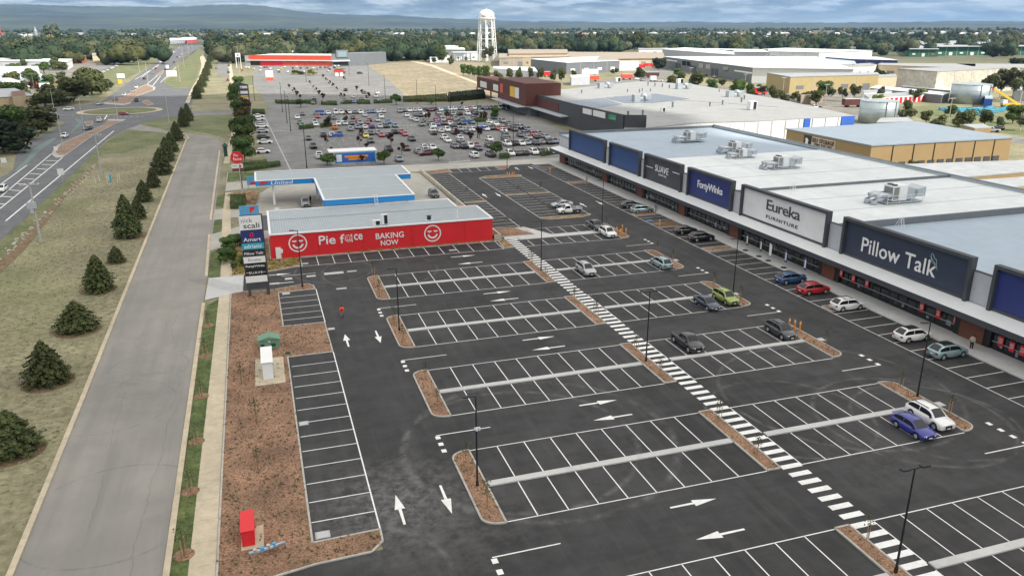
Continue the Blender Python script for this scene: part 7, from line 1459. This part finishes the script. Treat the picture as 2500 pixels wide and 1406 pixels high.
for q,lb in [([(675,254),(728,255),(728,250),(672,249)],'green hedge left on the upper strip'),([(744,254),(772,254),(772,249),(744,249)],'short hedge right of the strip tree'),([(785,257),(823,258),(822,252),(784,252)],'dark hedge right of the sandy crossover'),([(840,255),(860,254),(860,250),(838,250)],'short bright hedge on the upper strip'),([(872,255),(904,255),(903,250),(871,250)],'dark clipped hedge before the second crossover'),([(914,254),(958,252),(958,247),(912,249)],'bright green hedge below the big round tree'),([(731,317),(766,314),(765,310),(730,313)],'low bush strip in the centre of the left bays'),([(783,313),(810,309),(809,305),(782,309)],'second low bush strip in the left bays'),([(1322,383),(1364,375),(1362,371),(1320,379)],'low green hedge near the store corner'),([(1220,389),(1244,387),(1243,382),(1219,384)],'low hedge right of the front tree'),([(616,279),(647,280),(646,273),(617,272)],'dark hedge at the end of the side-on bays'),([(1160,299),(1190,298),(1189,293),(1160,294)],'green hedge island in crowded rows')]: hedge(q,1.1,lb)
hedge([(985,250),(1095,249),(1090,236),(985,243)],1.6,'long scrubby bush line at the edge of dirt field','leaf_olive'); hedge([(1095,250),(1185,242),(1180,230),(1095,240)],3.0,'dark green scrub line leading to the centre entrance','leaf_dark')
for i,(x,b,t_) in enumerate([(552,642,608),(566,636,612),(575,600,572),(560,612,580),(600,650,625),(590,600,575),(572,655,640)]):
    T_('hedge_tree',x,b,t_,['low shrub by the footpath before the pylon sign','second rounded shrub behind pylon sign','dark shrub at the bakery corner','rounded shrub beside the driveway','shrub at the foot of the red wall','shrub against the bakery side wall','bright low shrub near the pylon sign'][i],'shrubs around the pylon sign',hgt(x,b,t_)*1.5).name='shrub'
# saplings with stakes
TP_s=None
def sapling_proto():
    t=bpy.data.objects.new('sapling',None); C.objects.link(t); rg=np.random.default_rng(8); obj('trunk',MB().tube([(0,0,0),(.03,0,1.2),(-.03,.02,2.1)],[.03,.022,.01],6),M['bark'],t)
    k=70; P=np.stack([rg.normal(0,.2,k),rg.normal(0,.2,k),rg.uniform(1.1,2.3,k)],1); V=leaves(P,nrm(rg.normal(size=(k,3))),.07,rg); q=MB(); q.v=[tuple(v) for v in V.tolist()]; q.f=[tuple(range(4*i,4*i+4)) for i in range(k)]
    for i in range(7): q.tube([(0,0,1.0+i*.14),(rg.normal()*.22,rg.normal()*.22,1.35+i*.15)],.008,4)
    obj('crown',q,M['leaf_gum'],t)
    for s in (-1,1): obj('stake',MB().bar((s*.25,0,0),(s*.25,0,1.35),.05,.05),M['timber'],t)
    return t
sap=[]
for p,w_ in [((508,795),'on the verge nearest the driveway'),((502,870),'second on the verge from the driveway'),((492,968),'third on the verge from the driveway'),((480,1078),'fourth on the verge, leaning over the kerb'),((465,1200),'fifth on the verge near the camera'),((450,1355),'nearest the camera on the verge'),((627,1035),'alone in the mulch below the white cabinet'),((630,1145),'alone in the mulch above the red cabinet'),((590,935),'in the mulch left of the concrete slab'),((912,672),'on the first island tip right of the pylon sign'),((927,722),'in the middle of the first island'),((963,792),'on the second island tip'),((985,835),'at the foot of second island lamp'),((1040,925),'on the third island tip'),((1068,990),'in the lower part of third island'),((1138,1130),'on the nearest left island tip'),((1190,1238),'in the lower part of nearest left island'),((1297,645),'on the first crossing island'),((1332,680),'behind the first crossing island lamp'),((1402,735),'on the second crossing island, top'),((1455,775),'on the second crossing island, bottom'),((1553,856),'on the third crossing island, top'),((1612,912),'on the third crossing island, bottom'),((1755,1020),'on the fourth crossing island, top'),((1848,1115),'on the fourth crossing island, bottom'),((2118,1315),'on the nearest crossing island'),((1605,614),'on the right island with the pale aqua car'),((1643,637),'at the lower end of the right island with aqua car'),((1743,697),'on the island beside the lime green car'),((1808,730),'at the lower end of the lime car island'),((2016,843),'on the island beside the yellow bollards'),((2198,945),'on the island behind the large white wagon'),((2318,1008),'at the lower end of the white wagon island'),((1481,556),'beside the short crossing bollards'),((1140,478),'between the north-west bays'),((1266,472),'between the middle bays, left'),((1320,470),'between the middle bays, right'),((1238,554),'in the mulch bed at the bakery corner'),((1340,523),'at the rounded end by the tray utility, left'),((1402,520),'at the rounded end by the tray utility, right'),((1432,455),'in a small bed along the store bays, far'),((1600,530),'in a small bed along the store bays, middle'),((1845,600),'in a small bed before the grey-signed store')]:
    x,y=G(*p,.1)
    t=sapling_proto() if not sap else copy_tree(sap[0]); sap.append(t); t.location=(x,y,.08); t.rotation_euler=(0,0,rnd.uniform(0,3)); s=rnd.uniform(.8,1.15); t.scale=(s,s,s); tag(t,'staked sapling '+w_,'sapling','staked saplings in the new car park')
for p in [(508,795),(502,870),(492,968),(480,1078),(465,1200),(450,1355)]:
    x,y=G(*p); patch('tree_ring','mulch',[(x+.75*math.cos(a),y+.75*math.sin(a)) for a in np.linspace(0,6.28,15)[:-1]],0.06)
# ground cover tufts in the mulch, and verge grass tufts
def inpoly(x,y,P):
    c=False; j=len(P)-1
    for i in range(len(P)):
        if (P[i][1]>y)!=(P[j][1]>y) and x<(P[j][0]-P[i][0])*(y-P[i][1])/(P[j][1]-P[i][1])+P[i][0]: c=not c
        j=i
    return c
def scatter(polys,dens,nb,size,hh,m,z,name,lab,jit=.5,seed=1,grid=False):
    rg=np.random.default_rng(seed); mb=MB()
    for P in polys:
        xs=[p[0] for p in P]; ys=[p[1] for p in P]; n=int((max(xs)-min(xs))*(max(ys)-min(ys))*dens)
        for _ in range(n):
            x,y=rg.uniform(min(xs),max(xs)),rg.uniform(min(ys),max(ys))
            if not inpoly(x,y,P): continue
            s=rg.uniform(.6,1.3)
            for b in range(nb):
                a=rg.uniform(0,6.28); l=size*s; dx_,dy_=math.cos(a)*l,math.sin(a)*l; px_,py_=-dy_*.22,dx_*.22; h=hh*s*rg.uniform(.6,1.2)
                o=len(mb.v); mb.v+=[(x-px_,y-py_,z),(x+px_,y+py_,z),(x+dx_,y+dy_,z+h)]; mb.f.append((o,o+1,o+2))
    o=obj(name,mb,M[m]); o['kind']='stuff'; o['label']=lab; o['category']='ground cover'
bigbeds=[b for b in beds]
scatter(bigbeds,1.0,6,.16,.16,'hedge',.09,'ground_cover','small green tufts planted through the mulch beds',seed=3)
scatter([b for b in beds if len(b)>10],2.0,5,.14,.1,'leaf_bronze',.09,'ground_cover','reddish brown tufts among the mulch',seed=4)
scatter([[(-6.2,122.2),(4.3,124.6),(4.3,128.3),(-1,129),(-6.4,139)],[(9,128.95),(38,128.8),(38,129.4),(9,129.45)]],3.2,9,.25,.4,'leaf_lime',.1,'ground_cover','yellow-green grassy clumps before the red bakery wall',seed=5)
scatter([[(-9.0,45),(-7.85,45),(-7.8,111),(-9.3,108)]],26,3,.09,.07,'verge_grass',.04,'verge_grass','short grass on the verge by the footpath',seed=6)
scatter([[(-60,60),(-20.2,60),(-24.2,280),(-40,240)]],2.2,5,.2,.1,'dry_grass',-.03,'dry_grass','dry grass tufts on the wide verge',seed=7)
rgs=np.random.default_rng(12); mb=MB()
for i in range(170):
    a=Vector(G(238,400)); b=Vector(G(-20,655)); u=rgs.uniform(); p=a.lerp(b,u)+Vector((rgs.normal()*.5,rgs.normal()*.5)); r=rgs.uniform(.08,.3); mb.tube([(p.x,p.y,-.05),(p.x,p.y,r*.6),(p.x+.03,p.y,r*.8)],[r,r*.8,r*.2],6)
o=obj('ditch_stones',mb,M['concrete_wall']); o['kind']='stuff'; o['label']='pale stones lining the drainage ditch'; o['category']='stones'
# ------------------------------------------------------------------ people
def person(x,y,rz,lb,top,legs,z=.03,h=1.74,stride=.16,arms=((.12,-.05),(-.1,.06))):
    k=h/1.74; me=bpy.data.meshes.new('body'); V=[];E_=[];Rd=[]
    def v(p,r,par=None):
        V.append((p[0]*k,p[1]*k,p[2]*k)); Rd.append(r*k); 
        if par is not None: E_.append((par,len(V)-1))
        return len(V)-1
    pel=v((0,0,.95),.13); ch=v((0,0,1.2),.14,pel); sh=v((0,0,1.4),.13,ch); nk=v((0,0,1.5),.055,sh); hd=v((.01,0,1.6),.085,nk); tp=v((.0,0,1.7),.07,hd)
    hands=[]
    for s,st in ((-1,stride),(1,-stride)):
        hp=v((0,s*.09,.88),.095,pel); kn=v((st*.6+.03,s*.1,.5),.062,hp); an=v((st,s*.1,.1),.042,kn); v((st+.17,s*.11,.04),.04,an)
        ax,ay=arms[0 if s<0 else 1]; so_=v((0,s*.19,1.38),.06,sh); el=v((ax*.3-.02,s*.24,1.12),.043,so_); wr=v((ax+.06,s*.25,.88),.03,el); pm=v((ax+.08,s*.25,.81),.035,wr)
        for f in range(4): a=v((ax+.05+f*.02,s*.255,.755),.0095,pm); v((ax+.055+f*.02,s*.245,.715-.008*(f in(1,2))),.008,a)
        th=v((ax+.125,s*.235,.79),.011,pm); v((ax+.145,s*.225,.76),.009,th)
    t=thing('person',lb,'person',(x,y,z),rz)
    me.from_pydata(V,E_,[]); bo=bpy.data.objects.new('body',me); C.objects.link(bo); bo.parent=t; bo.modifiers.new('skin','SKIN'); sv=me.skin_vertices[0].data
    for i,r in enumerate(Rd): sv[i].radius=(r,r*1.0); 
    sv[0].use_root=True
    sb=bo.modifiers.new('sub','SUBSURF'); sb.levels=1; sb.render_levels=1; me.materials.append(M['skin'])
    # clothes
    j=MB(); j.tube([(0,0,.86*k),(0,0,1.0*k),(0,0,1.3*k),(0,0,1.44*k),(0,0,1.5*k)],[.19*k,.185*k,.205*k,.17*k,.08*k],12)
    for s,(ax,ay) in ((-1,arms[0]),(1,arms[1])): j.tube([(0,s*.17*k,1.42*k),((ax*.3-.02)*k,s*.25*k,1.12*k),((ax+.05)*k,s*.25*k,.93*k)],[.085*k,.07*k,.055*k],8)
    jo=obj('jacket',j,M[top],t,True)
    q=MB()
    for s,st in ((-1,stride),(1,-stride)): q.tube([(0,s*.09*k,.98*k),((st*.6+.03)*k,s*.1*k,.5*k),(st*k,s*.1*k,.08*k)],[.13*k,.088*k,.07*k],8)
    obj('trousers',q,M[legs],t,True)
    q=MB()
    for s,st in ((-1,stride),(1,-stride)): q.tube([((st-.07)*k,s*.1*k,.045),((st+.2)*k,s*.11*k,.04)],[.055,.045],8)
    obj('shoe',q,M['black_paint'],t)
    q=MB(); q.tube([(-.02,0,1.58*k),(-.025,0,1.66*k),(-.01,0,1.745*k),(0,0,1.77*k)],[.09*k,.105*k,.075*k,.01],10); obj('hair',q,M['hair'],t,True)
    q=MB(); q.box(.085*k,-.045*k,1.61*k,.1*k,-.02*k,1.625*k); q.box(.085*k,.02*k,1.61*k,.1*k,.045*k,1.625*k); q.box(.09*k,-.025*k,1.545*k,.098*k,.025*k,1.555*k); obj('face_features',q,M['hair'],t); q=MB(); q.add([(.085*k,-.014*k,1.57*k),(.085*k,.014*k,1.57*k),(.115*k,0,1.573*k),(.088*k,0,1.615*k)],[(0,1,2),(0,2,3),(1,3,2)]); obj('nose',q,M['skin'],t)
    return t,jo
x,y=G(836,776)
t,j=person(x,y,R(80),'person in orange and red work jacket and grey trousers walking across the asphalt','hi_vis','grey_cloth')
obj('backpack',MB().box(-.3,-.15,1.0,-.16,.15,1.4),M['signal_red'],t)
x,y=G(2371,850,.16); person(x,y,R(-150),'person in beige top and black trousers standing outside the brick pier','beige_cloth','dark_cloth',.16,1.7,.04,((.25,0),(.2,0)))
x,y=G(759,497); person(x,y,R(150),'person in dark clothes at the side of the silver utility by the pump','dark_cloth','dark_cloth',.07,1.75,.05,((.3,0),(.25,0)))
for i,(p,lb) in enumerate([((1194,262),'person in yellow vest by the brick-brown entrance columns'),((1236,272),'person in white top walking under the centre awning'),((1217,258),'small distant person near the centre entrance doors'),((1289,290),'distant person in light clothes by the centre awning column')]):
    x,y=G(*p); person(x,y,rnd.uniform(0,6),lb,['yellow','white_paint','beige_cloth','grey_cloth'][i],'dark_cloth')
# overhead wires
wi=MB()
def wire(a,b,sag=1.2): 
    a=Vector(a);b=Vector(b); wi.tube([a.lerp(b,i/10)-Vector((0,0,sag*4*(i/10)*(1-i/10))) for i in range(11)],.02,4,False)
p1=G(100,591);p2=G(248,425)
# ------------------------------------------------------------------ low cloud slab, unseen, added behind the camera to shade the near car parks, and the air itself
cm=bpy.data.materials.new('shade_cloud'); cm.use_nodes=True; t_=cm.node_tree; t_.nodes.clear(); l=t_.links.new
oo=N(t_,'ShaderNodeOutputMaterial'); tl=N(t_,'ShaderNodeBsdfTranslucent'); tl.inputs[0].default_value=(.9,.9,.92,1); df=N(t_,'ShaderNodeBsdfDiffuse'); df.inputs[0].default_value=(.9,.9,.92,1); m1=N(t_,'ShaderNodeMixShader'); m1.inputs[0].default_value=.5; l(tl.outputs[0],m1.inputs[1]); l(df.outputs[0],m1.inputs[2])
tr=N(t_,'ShaderNodeBsdfTransparent'); m2=N(t_,'ShaderNodeMixShader'); g=N(t_,'ShaderNodeNewGeometry'); n=N(t_,'ShaderNodeTexNoise'); n.inputs['Scale'].default_value=.006; n.inputs['Detail'].default_value=5; l(g.outputs['Position'],n.inputs['Vector']); rp=ramp(t_,[(.3,.2),(.75,.42)]); l(n.outputs[0],rp.inputs[0]); l(rp.outputs[0],m2.inputs[0]); l(m1.outputs[0],m2.inputs[1]); l(tr.outputs[0],m2.inputs[2]); l(m2.outputs[0],oo.inputs[0])
ZC_=720; off=sdir/sdir.z*ZC_
rgc=random.Random(6); sh=[(-900,-700),(140,-700),(150,60),(128,200),(126,340),(118,420),(40,470),(-60,470),(-200,430),(-500,420),(-900,300)]
ed=[]
for i in range(len(sh)):
    a,b=Vector(sh[i]),Vector(sh[(i+1)%len(sh)]); n_=max(1,int((b-a).length/40))
    for j in range(n_): p=a.lerp(b,j/n_); ed.append((p.x+rgc.uniform(-10,10)+off.x,p.y+rgc.uniform(-10,10)+off.y))
cl_=MB(); n_=len(ed); cx_=sum(p[0] for p in ed)/n_; cy_=sum(p[1] for p in ed)/n_
for zz,k in ((ZC_,1.0),(ZC_+50,.97),(ZC_+110,.8)):
    for p in ed: cl_.v.append((cx_+(p[0]-cx_)*k+rgc.uniform(-6,6),cy_+(p[1]-cy_)*k+rgc.uniform(-6,6),zz+rgc.uniform(-8,8)))
for r_ in range(2):
    for i in range(n_): cl_.f.append((r_*n_+i,r_*n_+(i+1)%n_,(r_+1)*n_+(i+1)%n_,(r_+1)*n_+i))
cl_.f.append(tuple(range(n_))[::-1]); cl_.f.append(tuple(range(2*n_,3*n_)))
o=obj('shade_cloud',cl_,cm); o['kind']='structure'
hm_=bpy.data.materials.new('haze'); hm_.use_nodes=True; t_=hm_.node_tree; t_.nodes.clear(); oo=N(t_,'ShaderNodeOutputMaterial'); pv=N(t_,'ShaderNodeVolumePrincipled'); pv.inputs['Color'].default_value=(.3,.55,1,1); pv.inputs['Density'].default_value=4e-5; pv.inputs['Anisotropy'].default_value=.1; t_.links.new(pv.outputs[0],oo.inputs['Volume'])
hz_o=obj('haze',MB().box(-12000,-12000,-2,12000,12000,560),hm_); hz_o['kind']='stuff'; hz_o['label']='thin blue distance haze over the whole plain'; hz_o['category']='haze'
